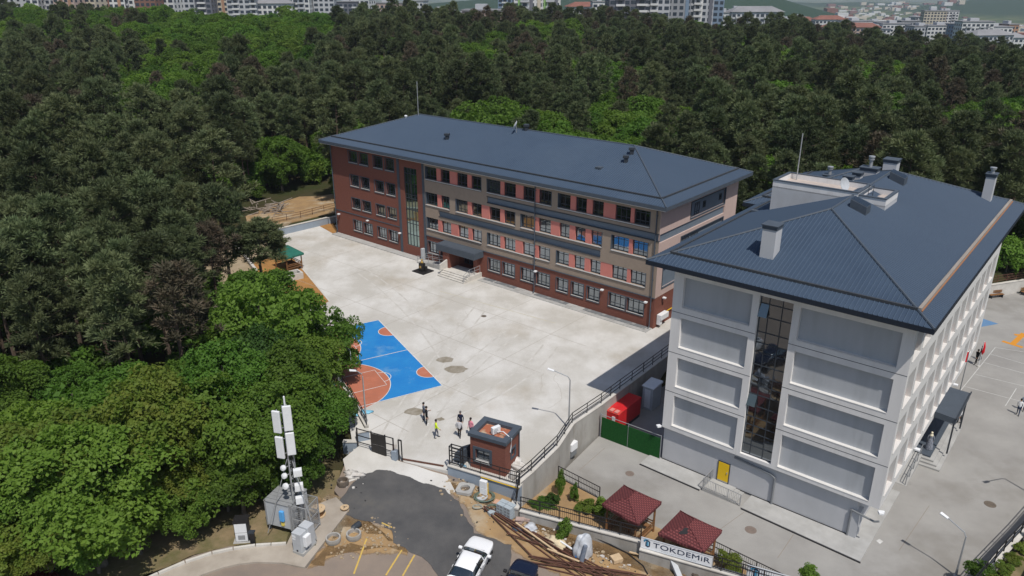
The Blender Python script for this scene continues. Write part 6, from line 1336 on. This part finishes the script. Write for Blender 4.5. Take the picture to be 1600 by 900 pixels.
def pine_crown(r, R=2.7, z0=8.2, h=15.0, nb=38, brush=5, nn=74, needle=.44):
    """whorled limbs, each carrying rounded upturned brushes of needles with gaps between; a rounded top"""
    T = []; D = []; limbs = []; B = []
    for i in range(nb):
        t = min(max((i+r.uniform(-.5,.5))/nb,0),1); z = z0+(h-z0)*t; prof = sin(pi*min(1,(t*.80+.20)))**.7; L_ = R*prof*r.uniform(.62,1.25)
        a = i*2.4+r.uniform(-.5,.5); d = np.array([cos(a), sin(a), .15+.45*t]); d /= np.linalg.norm(d); limbs.append((z, d*L_))
        for j in range(brush):
            f = r.uniform(.45,1.04); B.append((np.array([0,0,z])+d*L_*f+r.normal(size=3)*np.array([.32,.32,.16]), unit(d*.5+np.array([0,0,.8]))))
    for j in range(brush*2): B.append((np.array([r.normal(0,.45), r.normal(0,.45), h+r.uniform(-.8,.2)]), np.array([0,0,1.])))
    P = np.array([b[0] for b in B]); Q = np.array([b[1] for b in B]); k = len(P)
    dirs = unit(np.repeat(Q, nn, 0)*.9+.95*unit(r.normal(size=(k*nn,3)))); sz = np.repeat(r.uniform(.7,1.25,k), nn)[:,None]
    base = np.repeat(P, nn, 0)+dirs*r.uniform(.05,.52,(k*nn,1))*sz; ln = needle*r.uniform(.45,1.0,(k*nn,1))*sz; sd_ = unit(np.cross(dirs, r.normal(size=dirs.shape)))*ln*.16
    V = np.stack([base-sd_, base+sd_, base+dirs*ln], 1).reshape(-1,3); F = np.arange(len(V)).reshape(-1,3)
    return V, F, limbs
def pine_trunk(r, h, limbs, r0=.19):
    mb = MB(); lx, ly = r.uniform(-.5,.5,2); n = 7
    def ax(z): f = max(z,0)/h; return np.array([lx*f*(1-f)*2, ly*f*(1-f)*2, z])
    mb.tube([tuple(ax(-.4+(h+.2)*i/n)) for i in range(n+1)], [r0*(1.2-.95*i/n) for i in range(n+1)], 7)
    for z, d in limbs[::2]: mb.tube([tuple(ax(z)), tuple(ax(z)+d*.55-np.array([0,0,.1])), tuple(ax(z)+d*.95)], [.05,.035,.015], 4, cap=False)
    for i in range(7): a = i*2.2; z = h*(.25+.04*i); mb.tube([tuple(ax(z)), (ax(z)[0]+cos(a)*.9, ax(z)[1]+sin(a)*.9, z+.1)], [.03,.01], 4, cap=False)
    return mb
NP = 5; NB = 5
pineV, broadV, bushV, brownV = [], [], [], []
for i in range(NP):
    r = np.random.default_rng(100+i); h = 15.0*r.uniform(.93,1.08); V, F, limbs = pine_crown(r, 2.5*r.uniform(.88,1.15), 7.4+r.uniform(-1,1.4), h)
    pineV.append((np_mesh('crown', V, None, ML_pine, F), pine_trunk(r, h, limbs).mesh('trunk', M_bark), V, F))
for i in range(2):
    r = np.random.default_rng(140+i); V, F, limbs = pine_crown(r, 2.3, 8.3, 14.5, nb=32, brush=4, nn=46)
    brownV.append((np_mesh('crown', V, None, ML_pineb, F), pine_trunk(r, 14.5, limbs).mesh('trunk', M_bark), V, F))
for i in range(NB):
    r = np.random.default_rng(200+i); V, F, cen = broad_crown(r, 4.0*r.uniform(.92,1.1), 7.4, 1.9)
    broadV.append((V, F, trunk_mb(r, cen, 7.2, .24, 2.4).mesh('trunk', M_barkg)))
BM = {}
def broad_mesh(i, m):
    if (i, m.name) not in BM: BM[(i, m.name)] = np_mesh('crown', broadV[i][0], broadV[i][1], m)
    return BM[(i, m.name)]
for i in range(3):
    r = np.random.default_rng(300+i); V, F, cen = broad_crown(r, 1.9, 3.6, .5, nclump=55, nleaf=46, leaf=.26, clump=.55, lobes=5); bushV.append((V, F, trunk_mb(r, cen, 3.2, .09, .8).mesh('trunk', M_barkg)))
def bush_mesh(i, m):
    if ('b', i, m.name) not in BM: BM[('b', i, m.name)] = np_mesh('crown', bushV[i][0], bushV[i][1], m)
    return BM[('b', i, m.name)]
def tree(name, label, cat, group, p, crown, trunk, s, rz):
    t = link(name, None, None, p, rz, label, cat, group); t.scale = s if hasattr(s, '__len__') else (s, s, s)
    link('crown', crown, t); link('trunk', trunk, t); return t
# --- single trees that stand out in the photograph
def T(px, py): p = g(px, py); p.z = float(terrain(p.x, p.y))-.1; return p
single = []
def one(name, label, cat, p, crown, trunk, s, rz=0.0): single.append((p[0], p[1], 2.2*(s[0] if hasattr(s,'__len__') else s))); return tree(name, label, cat, None, p, crown, trunk, s, rz)
one('pine_tree', 'big dark pine with bare trunk in front of the soil bank left of the courtyard', 'pine tree', Vector((-38.6,98.5,0)), pineV[0][0], pineV[0][1], (1.45,1.45,1.02), .4)
one('pine_tree', 'second bare trunked pine standing close beside the big one before the soil bank', 'pine tree', Vector((-40.6,97.0,0)), pineV[3][0], pineV[3][1], (1.0,1.0,.92), 2.4)
one('pine_tree', 'dark pine standing over the green roofed gazebo', 'pine tree', Vector((-27.4,79.6,-.2)), pineV[2][0], pineV[2][1], (1.2,1.2,.72), 1.4)
one('broadleaf_tree', 'light green loose tree overhanging the left end of the sports court', 'tree', Vector((-16.4,62.8,-.5)), broad_mesh(1, ML_oakl), broadV[1][2], (.72,.72,.86), .7)
one('broadleaf_tree', 'mid green tree at the corner of the sports court below the orange soil strip', 'tree', Vector((-21.0,66.5,-.5)), broad_mesh(3, ML_oak), broadV[3][2], (.85,.85,.85), 2.0)
one('pine_tree', 'brown half dry pine rising between the big leafy trees at the left', 'pine tree', Vector((-27.2,57.5,-.5)), brownV[0][0], brownV[0][1], (1.25,1.25,.92), .0)
# --- the wood: positions by jittered grid, kinds by zone
CLEAR = [COURT, LOW, [(12.5,54.2),(33.5,90),(60,75),(26,42)], [(-27,110),(17,73),(33,90),(-12,126)], [(26,30),(31,39),(37,44.5),(90,88),(90,30)],
         [xy(g(*p)) for p in [(395,352),(405,318),(440,306),(525,300),(535,340),(500,350),(440,356)]], [xy(g(*p)) for p in [(362,372),(400,402),(456,398),(520,472),(450,510),(428,480),(395,440)]], [xy(g(*p)) for p in [(300,402),(390,318),(445,330),(462,395),(450,470),(420,500),(350,465)]],
         [(-30,34),(-24.3,40.0),(-21.5,42.3),(-18.8,43.6),(-16.5,44.8),(-12.5,46.2),(-8,50),(-5,30)]]
for c in [(110,190,9,4),(235,165,4,4),(365,365,4,6)]:
    p = g(c[0], c[1], 4); CLEAR.append([(p.x+c[2]*cos(t), p.y-3+c[3]*sin(t)) for t in np.linspace(0, 2*pi, 10)[:-1]])
rs = np.random.default_rng(11)
def cells(x0, x1, y0, y1, st, jit=.42):
    X, Y = np.meshgrid(np.arange(x0, x1, st), np.arange(y0, y1, st)); X = X+rs.uniform(-jit, jit, X.shape)*st; Y = Y+rs.uniform(-jit, jit, Y.shape)*st; return np.stack([X.ravel(), Y.ravel()], 1)
def keep(P, margin=0):
    m = np.ones(len(P), bool)
    for c in CLEAR: m &= ~inpoly(P[:,0], P[:,1], c)
    for (x, y, rr) in single: m &= (P[:,0]-x)**2+(P[:,1]-y)**2 > rr*rr
    return P[m]
def nz(x, y, s, o=0): return (np.sin(x*s+o)+np.sin(y*s*1.13+1.7*o+.5)+np.sin((x+y)*s*.71+2.3*o)+np.sin((x-y)*s*.57+o*.7))/4
PINES = []; BROADS = []; BUSHES = []       # (x, y, scale, variant, mat key)
P = keep(cells(-330, 330, 60, 392, 4.6)); P = P[np.abs(P[:,0]) < .70*P[:,1]+20]
pxs = np.array([project((x, y, 14)) or (9e3,9e3) for x, y in P])
near = (P[:,0] < -11) & (P[:,1] < 76) & (P[:,0] > -75)
LIGHT = [(15,60),(60,46),(130,54),(200,44),(330,42),(420,47),(515,50),(525,80),(460,100),(425,135),(345,128),(325,98),(250,88),(150,90),(50,80)]
for (x, y), n, (px, py) in zip(P, near, pxs):
    u = rs.random()
    edge = 372+14*math.sin(x*.021)+10*math.sin(x*.06)
    if y > edge: continue
    if n: continue
    light = inpoly(np.array([px]), np.array([py]), LIGHT)[0] and nz(x, y, .06, 2) > -.55
    pn = nz(x, y, .075, 1)+.35*nz(x, y, .21, 3)
    patch = pn > (.20 if y > 120 else .17)-(.10 if (x > 20 and y < 170) else 0)
    if light:
        if u < .42: BROADS.append((x, y, rs.uniform(1.25,1.65)))
    elif patch:
        if u < .50: BROADS.append((x, y, rs.uniform(1.05,1.6)))
        elif u < .70: BUSHES.append((x, y, rs.uniform(1.0,1.9)))
        elif u < .76: PINES.append((x, y, rs.uniform(.75,1.0)))
    elif u < .055: BROADS.append((x, y, rs.uniform(.9,1.5)))
    elif u < .12: BUSHES.append((x, y, rs.uniform(.9,1.7)))
    else: PINES.append((x, y, rs.uniform(.66,1.18)))
# broad-leaved belt at the left foreground
Q = keep(cells(-75, -14, 38, 78, 4.5, .42))
for x, y in Q:
    if y < 62 and x > -16.4: continue
    if y > 60 and x > -17.5-(y-60)*.75: continue
    if x < -.70*y-8: continue
    if any((x-a)**2+(y-b)**2 < 12 for a, b in [(-16.9,47.0),(-16.7,52.2),(-17.2,57.2),(-20.6,45.8),(-24.4,43.9),(-28.2,42.0),(-31.5,39.0),(-21.5,50.5),(-19.5,54.5)]): continue
    pq = project((x, y, 7)); pq = pq[0] if pq else 0
    if (y > 62 and nz(x, y, .16) > .05) or (pq < 300 and y > 55 and nz(x, y, .19, 4) > -.30): PINES.append((x, y, rs.uniform(.78,1.0))); continue
    if rs.random() < .80: BROADS.append((x, y, rs.choice([.62,.78,.9,1.0,1.1,1.22])*(1.0 if y < 66 else .88)))
    else: BUSHES.append((x, y, rs.uniform(.9,1.5)))
for x, y in keep(cells(-60, -14, 44, 78, 3.4)):
    if not (y < 62 and x > -16) and not (y > 60 and x > -17.5-(y-60)*.75) and rs.random() < .30: BUSHES.append((x, y, rs.uniform(.9,1.6)))
for (x, y, s) in [(-16.9,47.0,.98),(-16.7,52.2,1.0),(-17.2,57.2,.9),(-20.6,45.8,1.05),(-24.4,43.9,1.1),(-28.2,42.0,1.1),(-31.5,39.0,1.1),(-21.5,50.5,1.1),(-19.5,54.5,.95),(-15.0,50.6,.80),(-14.6,54.6,.6),(-18.8,44.3,.72),(-22.3,42.9,.78),(-25.6,41.2,.82),(-28.6,39.2,.9),(-26.8,39.3,.6),(-30.8,36.9,.8),(-28.2,37.3,.62),(-26.0,38.4,.55),(-24.2,40.2,.62),(-21.6,41.6,.5),(-15.6,46.9,.62)]: BROADS.append((x, y, s))
# understorey that shows between the trunks along the clearings
E_ = keep(cells(-60, 95, 76, 150, 3.2)); 
for x, y in E_:
    if rs.random() < .5 and (y > 84): BUSHES.append((x, y, rs.uniform(.7,1.6)))
def inframe(x, y, z=8): q = project((x, y, z)); return q is not None and -60 < q[0] < 1660 and -80 < q[1] < 960
def rank(Lst): return sorted(Lst, key=lambda t: (not inframe(t[0], t[1]), t[1]**2+t[0]**2))
def oakmat(x, y):
    v = rs.random()
    if y < 62 and x < -19 and x > -33 and y < 47: return ML_autumn if v < .5 else ML_oakl
    if y < 75: return ML_oakd if v < .26 else (ML_oakl if v > .74 else ML_oak)
    return ML_oakl if v > .6 else ML_oak
def zone(x, y):
    q = project((x, y, float(terrain(x, y))+9)); px = q[0] if q else 0
    if y < 76 and x < -11:
        row = 'close to the road' if y < 50 else ('in the middle of the leafy belt' if y < 63 else 'at the rear of the leafy belt')
        return row+(' at the left edge' if px < 130 else ' in the left corner' if px < 280 else ' left of the mast' if px < 400 else ' behind the mast')
    row = 'at the front edge of the wood' if y < 118 else ('a few rows into the wood' if y < 142 else 'deep in the wood')
    for lim, s_ in ((130,'by the left edge'),(250,'in the left quarter'),(360,'left of the soil bank'),(470,'beyond the soil bank'),(560,'beside the brick school end'),(700,'behind the lightning rod'),(850,'behind the roof dish'),(1000,'behind the brick school middle'),(1150,'behind the brick school right end'),(1280,'behind the gap between schools'),(1420,'behind the grey school chimneys')):
        if px < lim: return row+' '+s_
    return row+' behind the right chimney'
STUFF_P = []; STUFF_B = []; STUFF_U = []
LIM = 290
i = 0
for (x, y, s) in rank(PINES):
    z = float(terrain(x, y))
    if i < LIM and inframe(x, y):
        dry = rs.random() < .04; v = int(rs.integers(NP)); c, t_ = (brownV[v % 2][:2] if dry else pineV[v][:2]); zn = zone(x, y)
        tree('pine_tree', ('dry brown pine ' if dry else 'dark tufted pine ')+zn, 'pine tree', ('dry brown pines ' if dry else 'dark pines ')+zn, (x, y, z-.1), c, t_, (s*1.05, s*1.05, s*rs.uniform(.92,1.08)), rs.uniform(0, 6.28)); i += 1
    else: STUFF_P.append((x, y, z-.1, s))
i = 0
for (x, y, s) in rank(BROADS):
    z = float(terrain(x, y))
    if i < LIM and inframe(x, y):
        m = oakmat(x, y); v = int(rs.integers(NB)); zn = zone(x, y); nm = {'broad_leaves': 'leafy green tree ', 'fresh_broad_leaves': 'light green tree ', 'dark_broad_leaves': 'dark green leafy tree ', 'yellow_green_leaves': 'yellow green tree '}[m.name]
        tree('broadleaf_tree', nm+zn, 'tree', nm.strip()+'s '+zn, (x, y, z-.2), broad_mesh(v, m), broadV[v][2], (s, s, s*rs.uniform(.88,1.1)), rs.uniform(0, 6.28)); i += 1
    else: STUFF_B.append((x, y, z-.2, s))
i = 0
for (x, y, s) in rank(BUSHES):
    z = float(terrain(x, y))
    if i < LIM and inframe(x, y):
        m = ML_oakl if rs.random() < .45 else ML_oak; v = int(rs.integers(3)); zn = zone(x, y); nm = 'light green bush ' if m is ML_oakl else 'mid green bush '
        tree('bush', nm+zn, 'bush', nm.strip()+'es '+zn, (x, y, z-.1), bush_mesh(v, m), bushV[v][2], (s, s, s*rs.uniform(.9,1.2)), rs.uniform(0, 6.28)); i += 1
    else: STUFF_U.append((x, y, z-.1, s))
def forest_stuff(name, pts, sources):
    """the far wood: one object, trees instanced on its points"""
    c = bpy.data.collections.new(name+'_sources')
    for me in sources: c.objects.link(bpy.data.objects.new('far_tree', me))
    me = bpy.data.meshes.new(name); n = len(pts); A = np.array(pts, np.float32); me.vertices.add(n); me.vertices.foreach_set('co', A[:,:3].ravel())
    a = me.attributes.new('tree_scale', 'FLOAT_VECTOR', 'POINT'); S = A[:,3:4]*np.stack([np.ones(n), np.ones(n), rs.uniform(.85,1.15,n)], 1); a.data.foreach_set('vector', S.astype(np.float32).ravel())
    a = me.attributes.new('tree_turn', 'FLOAT_VECTOR', 'POINT'); a.data.foreach_set('vector', np.stack([rs.normal(0,.04,n), rs.normal(0,.04,n), rs.uniform(0,6.28,n)], 1).astype(np.float32).ravel())
    a = me.attributes.new('tree_kind', 'INT', 'POINT'); a.data.foreach_set('value', rs.integers(0, len(sources), n).astype(np.int32))
    o = link(name, me, kind='stuff'); ng = bpy.data.node_groups.new(name, 'GeometryNodeTree')
    ng.interface.new_socket('Geometry', in_out='INPUT', socket_type='NodeSocketGeometry'); ng.interface.new_socket('Geometry', in_out='OUTPUT', socket_type='NodeSocketGeometry')
    N = ng.nodes; L = ng.links; gi = N.new('NodeGroupInput'); go = N.new('NodeGroupOutput'); ip = N.new('GeometryNodeInstanceOnPoints'); ci = N.new('GeometryNodeCollectionInfo'); ci.inputs['Collection'].default_value = c; ci.inputs['Separate Children'].default_value = True; ci.inputs['Reset Children'].default_value = True
    def at(nm, ty): q = N.new('GeometryNodeInputNamedAttribute'); q.data_type = ty; q.inputs['Name'].default_value = nm; return q.outputs['Attribute']
    L.new(gi.outputs[0], ip.inputs['Points']); L.new(ci.outputs[0], ip.inputs['Instance']); ip.inputs['Pick Instance'].default_value = True
    L.new(at('tree_kind','INT'), ip.inputs['Instance Index']); L.new(at('tree_turn','FLOAT_VECTOR'), ip.inputs['Rotation']); L.new(at('tree_scale','FLOAT_VECTOR'), ip.inputs['Scale'])
    L.new(ip.outputs[0], go.inputs[0]); md = o.modifiers.new('trees', 'NODES'); md.node_group = ng; return o
def joined(Vc, Fc, mc, trunk, mt, name):
    Vt = np.array([tuple(v.co) for v in trunk.vertices]); n = len(Vc); quads = [p.vertices[:] for p in trunk.polygons if len(p.vertices) == 4]
    me = np_mesh(name, np.concatenate([Vc, Vt]), np.array(quads)+n if Fc.shape[1] == 3 else np.concatenate([Fc, np.array(quads)+n]), [mc, mt], Fc if Fc.shape[1] == 3 else None)
    mi = np.zeros(len(me.polygons), np.int32)
    if Fc.shape[1] == 3: mi[:len(quads)] = 1
    else: mi[len(Fc):] = 1
    me.polygons.foreach_set('material_index', mi); return me
forest_stuff('distant_pine_wood', STUFF_P, [joined(p[2], p[3], ML_pine, p[1], M_bark, 'far_pine') for p in pineV]+[joined(brownV[0][2], brownV[0][3], ML_pineb, brownV[0][1], M_bark, 'far_pine')])
if STUFF_B: forest_stuff('distant_leafy_wood', STUFF_B, [joined(b[0], b[1], m, b[2], M_barkg, 'far_leafy') for b, m in zip(broadV, (ML_oakl, ML_oak, ML_oakl, ML_oak, ML_oakl))])
if STUFF_U: forest_stuff('distant_undergrowth', STUFF_U, [joined(b[0], b[1], m, b[2], M_barkg, 'far_bush') for b, m in zip(bushV, (ML_oakl, ML_oak, ML_oak))])
# garden plants in the planter bed and along the walls
def plant(label, p, s, m, rz=0.0, v=0): return tree('shrub', label, 'shrub', None, p, bush_mesh(v, m), bushV[v][2], s, rz)
PZ = -2.5
plant('slim young tree with fresh green leaves in the planter bed by the retaining wall', g(875,775,PZ), (.22,.22,.62), ML_oakl); plant('thin sapling in the middle of the orange soil of the planter bed', g(898,785,PZ), (.20,.20,.45), ML_oakl, 1)
plant('dark green shrub against the street fence in the planter bed', g(862,790,PZ), (.34,.34,.28), ML_oakd, 2, 1); plant('spreading mid green shrub low in the planter bed', g(846,796,PZ), (.5,.4,.2), ML_oak, 3, 2); plant('flat olive shrub next to the left gazebo', g(915,797,PZ), (.55,.4,.18), ML_autumn, 1, 1); plant('round bright green shrub at the corner of the left gazebo', g(940,806,PZ), (.42,.42,.42), ML_oakl, 4, 0)
plant('low olive shrub behind the fence right of the lettered signboard', g(1140,886,PZ), (.5,.4,.22), ML_autumn, 2, 2); plant('small weed bush growing on the soil by the street wall', gz(882,838), (.36,.3,.3), ML_oakl, 1, 2); plant('leafy bush at the bottom edge right of the lamp post', g(1528,906,-1.6), (.5,.5,.38), ML_oak, 0, 1); plant('small green plant at the bottom edge beside the second signboard', g(1262,905,-1.6), (.35,.35,.3), ML_oakl, 3, 0)
plant('dark red leaved shrub in the bottom left corner', Vector((-28.3,36.9,-.5)), (.45,.45,.35), ML_redl, 2, 1); plant('second dark red shrub at the bottom left edge', Vector((-29.2,37.3,-.5)), (.4,.4,.32), ML_redl, 1, 0)
for i in range(16):
    p = Vector((29+i*1.2, 37.0+i*.98, -.95)); plant('scrubby olive plant on the strip outside the right yard wall', p, (.3,.3,.16), ML_autumn, i*.7, i % 3)['group'] = 'plants on the strip outside the right yard wall'

# ------------------------------------------------------------------ the town beyond the wood
def wallmat(n, c): return mat('town_'+n, c, tuple(k*.92 for k in c), scale=.1, rough=.9, spec=.15)
TW = {'white': wallmat('white', (.62,.62,.61)), 'cream': wallmat('cream', (.55,.49,.39)), 'grey': wallmat('grey', (.30,.31,.33)), 'lgrey': wallmat('light_grey', (.46,.47,.49)), 'dgrey': wallmat('dark_grey', (.16,.165,.19)), 'pink': wallmat('pink', (.50,.38,.33)), 'brown': wallmat('brown', (.22,.12,.09)), 'blue': wallmat('blue', (.20,.27,.36)), 'green': wallmat('green', (.25,.42,.16)), 'orange': wallmat('orange', (.40,.24,.16))}
M_tile = mat('town_red_tile', (.24,.11,.085), (.19,.085,.065), scale=.2, rough=.9); M_tgl = mat('town_window', (.05,.065,.085), (.03,.04,.055), scale=.3, rough=.25, spec=.5); M_troof = mat('town_grey_roof', (.26,.26,.27), (.2,.2,.21), scale=.1, rough=.9)
def block(label, px, dist, wd, dp, top_py, col, roof='flat', bays=None, accent=None, yaw=None, balcony=False, floors_h=3.1, base=None):
    """a far apartment block: its centre lies along column px at the given distance; top_py is its roof line"""
    x = bearing(px)*dist; y = dist; z0 = float(terrain(x, y))-3 if base is None else base
    Y = (450-top_py)/FPX; cp, sp = cos(PITCH), sin(PITCH); ztop = CAM_H+dist*(-sp+Y*cp)/(cp+Y*sp); h = max(ztop-z0, 7)
    t = thing('apartment_block', label, 'building', (x, y, z0), (rs.uniform(-.25,.25) if yaw is None else yaw))
    MB().box(-wd/2,wd/2,-dp/2,dp/2,0,h).build('wall', TW[col], t)
    nf = max(1, int((h-1)/floors_h)); nb = bays or max(2, int(wd/3.2)); wb = MB(); bw_ = wd/nb
    for f in range(nf):
        z = h-1.0-(f+1)*floors_h+.9
        if z < 1: break
        for b_ in range(nb):
            u = -wd/2+(b_+.5)*bw_; ww = bw_*(.30 if (b_ % 3) else .36)
            wb.box(u-ww,u+ww,-dp/2-.06,-dp/2+.1,z,z+1.75)
        nd = max(2, int(dp/3.5))
        for b_ in range(nd):
            v = -dp/2+(b_+.5)*dp/nd
            for s in (-1, 1): wb.box(s*wd/2-.1,s*wd/2+.1,v-.8,v+.8,z,z+1.6)
    wb.build('windows', M_tgl, t, kind='stuff')
    if balcony:
        bb = MB()
        for f in range(nf):
            z = h-1.0-(f+1)*floors_h
            if z < 1: break
            for b_ in range(1, nb, 3): u = -wd/2+(b_+.5)*bw_; bb.box(u-bw_*.62,u+bw_*.62,-dp/2-1.3,-dp/2-.07,z,z+1.0)
        bb.build('balconies', TW['white'] if col != 'white' else TW['lgrey'], t, kind='stuff')
    if accent:
        for k, (u, m) in enumerate(accent): MB().box(u-.9,u+.9,-dp/2-.25,-dp/2-.07,0,h-.3).build('coloured_strip', TW[m], t)
    if roof == 'flat':
        MB().box(-wd/2-.4,wd/2+.4,-dp/2-.4,dp/2+.4,h,h+.7).build('roof', M_troof, t); MB().box(-wd*.2,wd*.08,-dp*.2,dp*.2,h+.7,h+2.8).build('lift_house', TW['lgrey'], t)
    else:
        m = M_tile if roof == 'tile' else M_troof; r_ = MB(); e = .8; k = min(wd,dp)/2
        r_.add([(-wd/2-e,-dp/2-e,h),(wd/2+e,-dp/2-e,h),(wd/2+e,dp/2+e,h),(-wd/2-e,dp/2+e,h),(-wd/2+k*.9,0,h+k*.5),(wd/2-k*.9,0,h+k*.5)], [(0,1,5,4),(1,2,5),(2,3,4,5),(3,0,4),(3,2,1,0)]); r_.build('roof', m, t)
    return t
# left: a row of apartment blocks close behind the wood, roofs cut by the top of the frame
row = [(12,470,16,-26,'white','grey tops'),(48,480,14,-22,'white','narrow'),(82,490,14,-30,'lgrey','grey'),(112,480,13,-24,'pink','pinkish'),(146,490,13,-24,'cream','cream'),(178,500,16,-6,'white','pale roofed'),(208,505,13,-20,'white','plain'),(236,500,13,-8,'brown','brown gabled'),(262,510,15,-5,'white','broad'),(296,520,14,-30,'lgrey','tall pale'),(322,520,12,-30,'dgrey','dark'),(346,530,14,-16,'cream','cream and orange'),(380,530,18,-28,'lgrey','blue grey'),(428,540,26,5,'white','long grey roofed'),(474,550,11,-20,'white','tall white'),(508,560,14,-6,'lgrey','grey white'),(545,600,18,3,'dgrey','dark low'),(568,600,14,-2,'white','white low'),(608,620,24,5,'pink','low pinkish'),(650,640,16,2,'white','white flat')]
for i, (px, d, w, ty, c, a) in enumerate(row):
    block(f'{a} apartment block behind the wood, '+('far left' if px < 130 else 'left' if px < 330 else 'left of the centre' if px < 520 else 'just left of the centre'), px, d, w, 13, ty, c, 'hip' if ('roofed' in a or 'red' in a) else 'flat', balcony=i % 2 == 0, accent=[(w*.3,'orange'),(-w*.1,'brown')] if i in (3,5,11) else None)
block('pinkish apartment building with white roof band standing among the pines', 756, 352, 17, 13, 17, 'pink', 'flat', yaw=-.1, balcony=False); block('long low white building glimpsed between the pine trunks', 705, 372, 34, 12, 21, 'white', 'flat', yaw=.05)
block('blue and white tower block at the top centre', 795, 620, 14, 14, -25, 'blue', balcony=True)
block('white tower with green and yellow strips at the top centre', 825, 430, 15, 13, -40, 'white', accent=[(-4.5,'green'),(1.5,'dgrey'),(5.5,'cream')], balcony=True); block('white tower with green edge strip beside the striped tower', 858, 435, 11, 12, -40, 'white', accent=[(-2.5,'green'),(3.2,'dgrey')], balcony=True)
block('low pale building between the striped tower and the dark tower', 915, 560, 26, 12, 10, 'white', 'tile'); block('small white block with balconies left of the dark tower', 937, 540, 11, 10, 3, 'white', balcony=True)
block('dark grey tower with white balconies', 965, 420, 11, 12, -45, 'dgrey', balcony=True); block('second dark tower with white balconies next to it', 992, 425, 9, 12, -45, 'dgrey', balcony=True)
block('grey tower with white edge at the top centre right', 1025, 430, 13, 13, -45, 'lgrey', balcony=True); block('tall grey tower with blue stripe', 1058, 435, 13, 13, -45, 'grey', accent=[(4.5,'blue')], balcony=False); block('tall pale tower with many balconies', 1095, 440, 13, 13, -45, 'lgrey', accent=[(0,'white'),(5,'dgrey')], balcony=True); block('slim grey tower at the right end of the tower group', 1121, 470, 6, 10, -30, 'blue')
block('low white houses right of the tower group', 1132, 560, 14, 12, 20, 'white'); block('wide grey apartment block with dark hipped roofs', 1180, 560, 36, 14, 18, 'lgrey', 'hip', balcony=True, yaw=.05); block('dark grey tall block at its left end', 1150, 575, 9, 12, 16, 'dgrey', balcony=True)
# right: the lower town, further away
far = [(1232,760,16,31,'white','flat'),(1262,780,18,32,'pink','tile'),(1298,760,28,30,'white','tile'),(1340,740,26,33,'white','flat'),(1310,700,22,42,'orange','tile'),(1350,690,30,42,'pink','tile'),(1376,720,20,44,'white','hip'),(1400,720,24,37,'white','flat'),(1422,760,18,33,'grey','flat'),(1445,700,20,41,'lgrey','flat'),(1461,950,24,17,'cream','flat'),(1473,960,8,17,'brown','flat'),(1433,980,7,26,'lgrey','hip'),(1478,700,34,40,'white','flat'),(1506,690,16,38,'blue','flat'),(1528,640,24,34,'white','flat'),(1560,640,22,42,'white','flat'),(1580,650,10,38,'orange','flat'),(1553,560,30,54,'lgrey','hip'),(1595,620,14,58,'white','hip'),(1372,860,24,34,'blue','flat'),(1482,980,22,17,'white','flat'),(1250,900,20,27,'white','flat'),(1215,820,18,28,'lgrey','flat')]
for i, (px, d, w, ty, c, rf) in enumerate(far):
    block(['pale','small','long','broad','low','squat','bright','middle','plain','flat roofed','tall','narrow','round topped','wide','bluish','large','long fronted','slim','grey roofed','corner','distant','far','little','dim'][i]+' '+{'white':'white','pink':'pinkish','orange':'orange','grey':'grey','lgrey':'light grey','cream':'cream','brown':'brown','blue':'blue grey'}[c]+(' red roofed' if rf == 'tile' else '')+' block in the lower town, '+('far right' if px > 1440 else 'right of the towers'), px, d, w, 14, ty, c, rf, balcony=(i % 3 == 0))
# small houses scattered over the far slopes: too small to pick apart
hm = [MB(), MB(), MB()]
for i in range(520):
    if i < 330: px = rs.uniform(1440,1660); d = rs.uniform(900,2300)
    else: px = rs.uniform(1290,1520); d = rs.uniform(1700,4200)
    x = bearing(px)*d; y = d; z = float(terrain(x, y)); s = rs.uniform(4,10)*(1+d/4500); h = rs.uniform(5,12)
    hm[i % 3].box(x-s,x+s,y-s*.7,y+s*.7,z-3,z+h)
for mb, m in zip(hm, (TW['white'], TW['cream'], M_tile)): mb.build('distant_houses', m, None, kind='stuff')
# distant scrub on the fields and hills
# ------------------------------------------------------------------ the air
hz = MB().box(-8500,8500,-3500,12500,-101,70).build('haze', None, None, kind='stuff') if False else None
hzm = bpy.data.materials.new('haze_air'); hzm.use_nodes = True; hn = hzm.node_tree; hn.nodes.clear(); ho = hn.nodes.new('ShaderNodeOutputMaterial'); pv = hn.nodes.new('ShaderNodeVolumePrincipled')
pv.inputs['Color'].default_value = (.80,.88,1,1); pv.inputs['Density'].default_value = .00009; pv.inputs['Anisotropy'].default_value = 0.0
hn.links.new(pv.outputs[0], ho.inputs['Volume'])
hz = MB().box(-9500,9500,-4500,13500,-108,62).build('haze', hzm, None, kind='stuff')
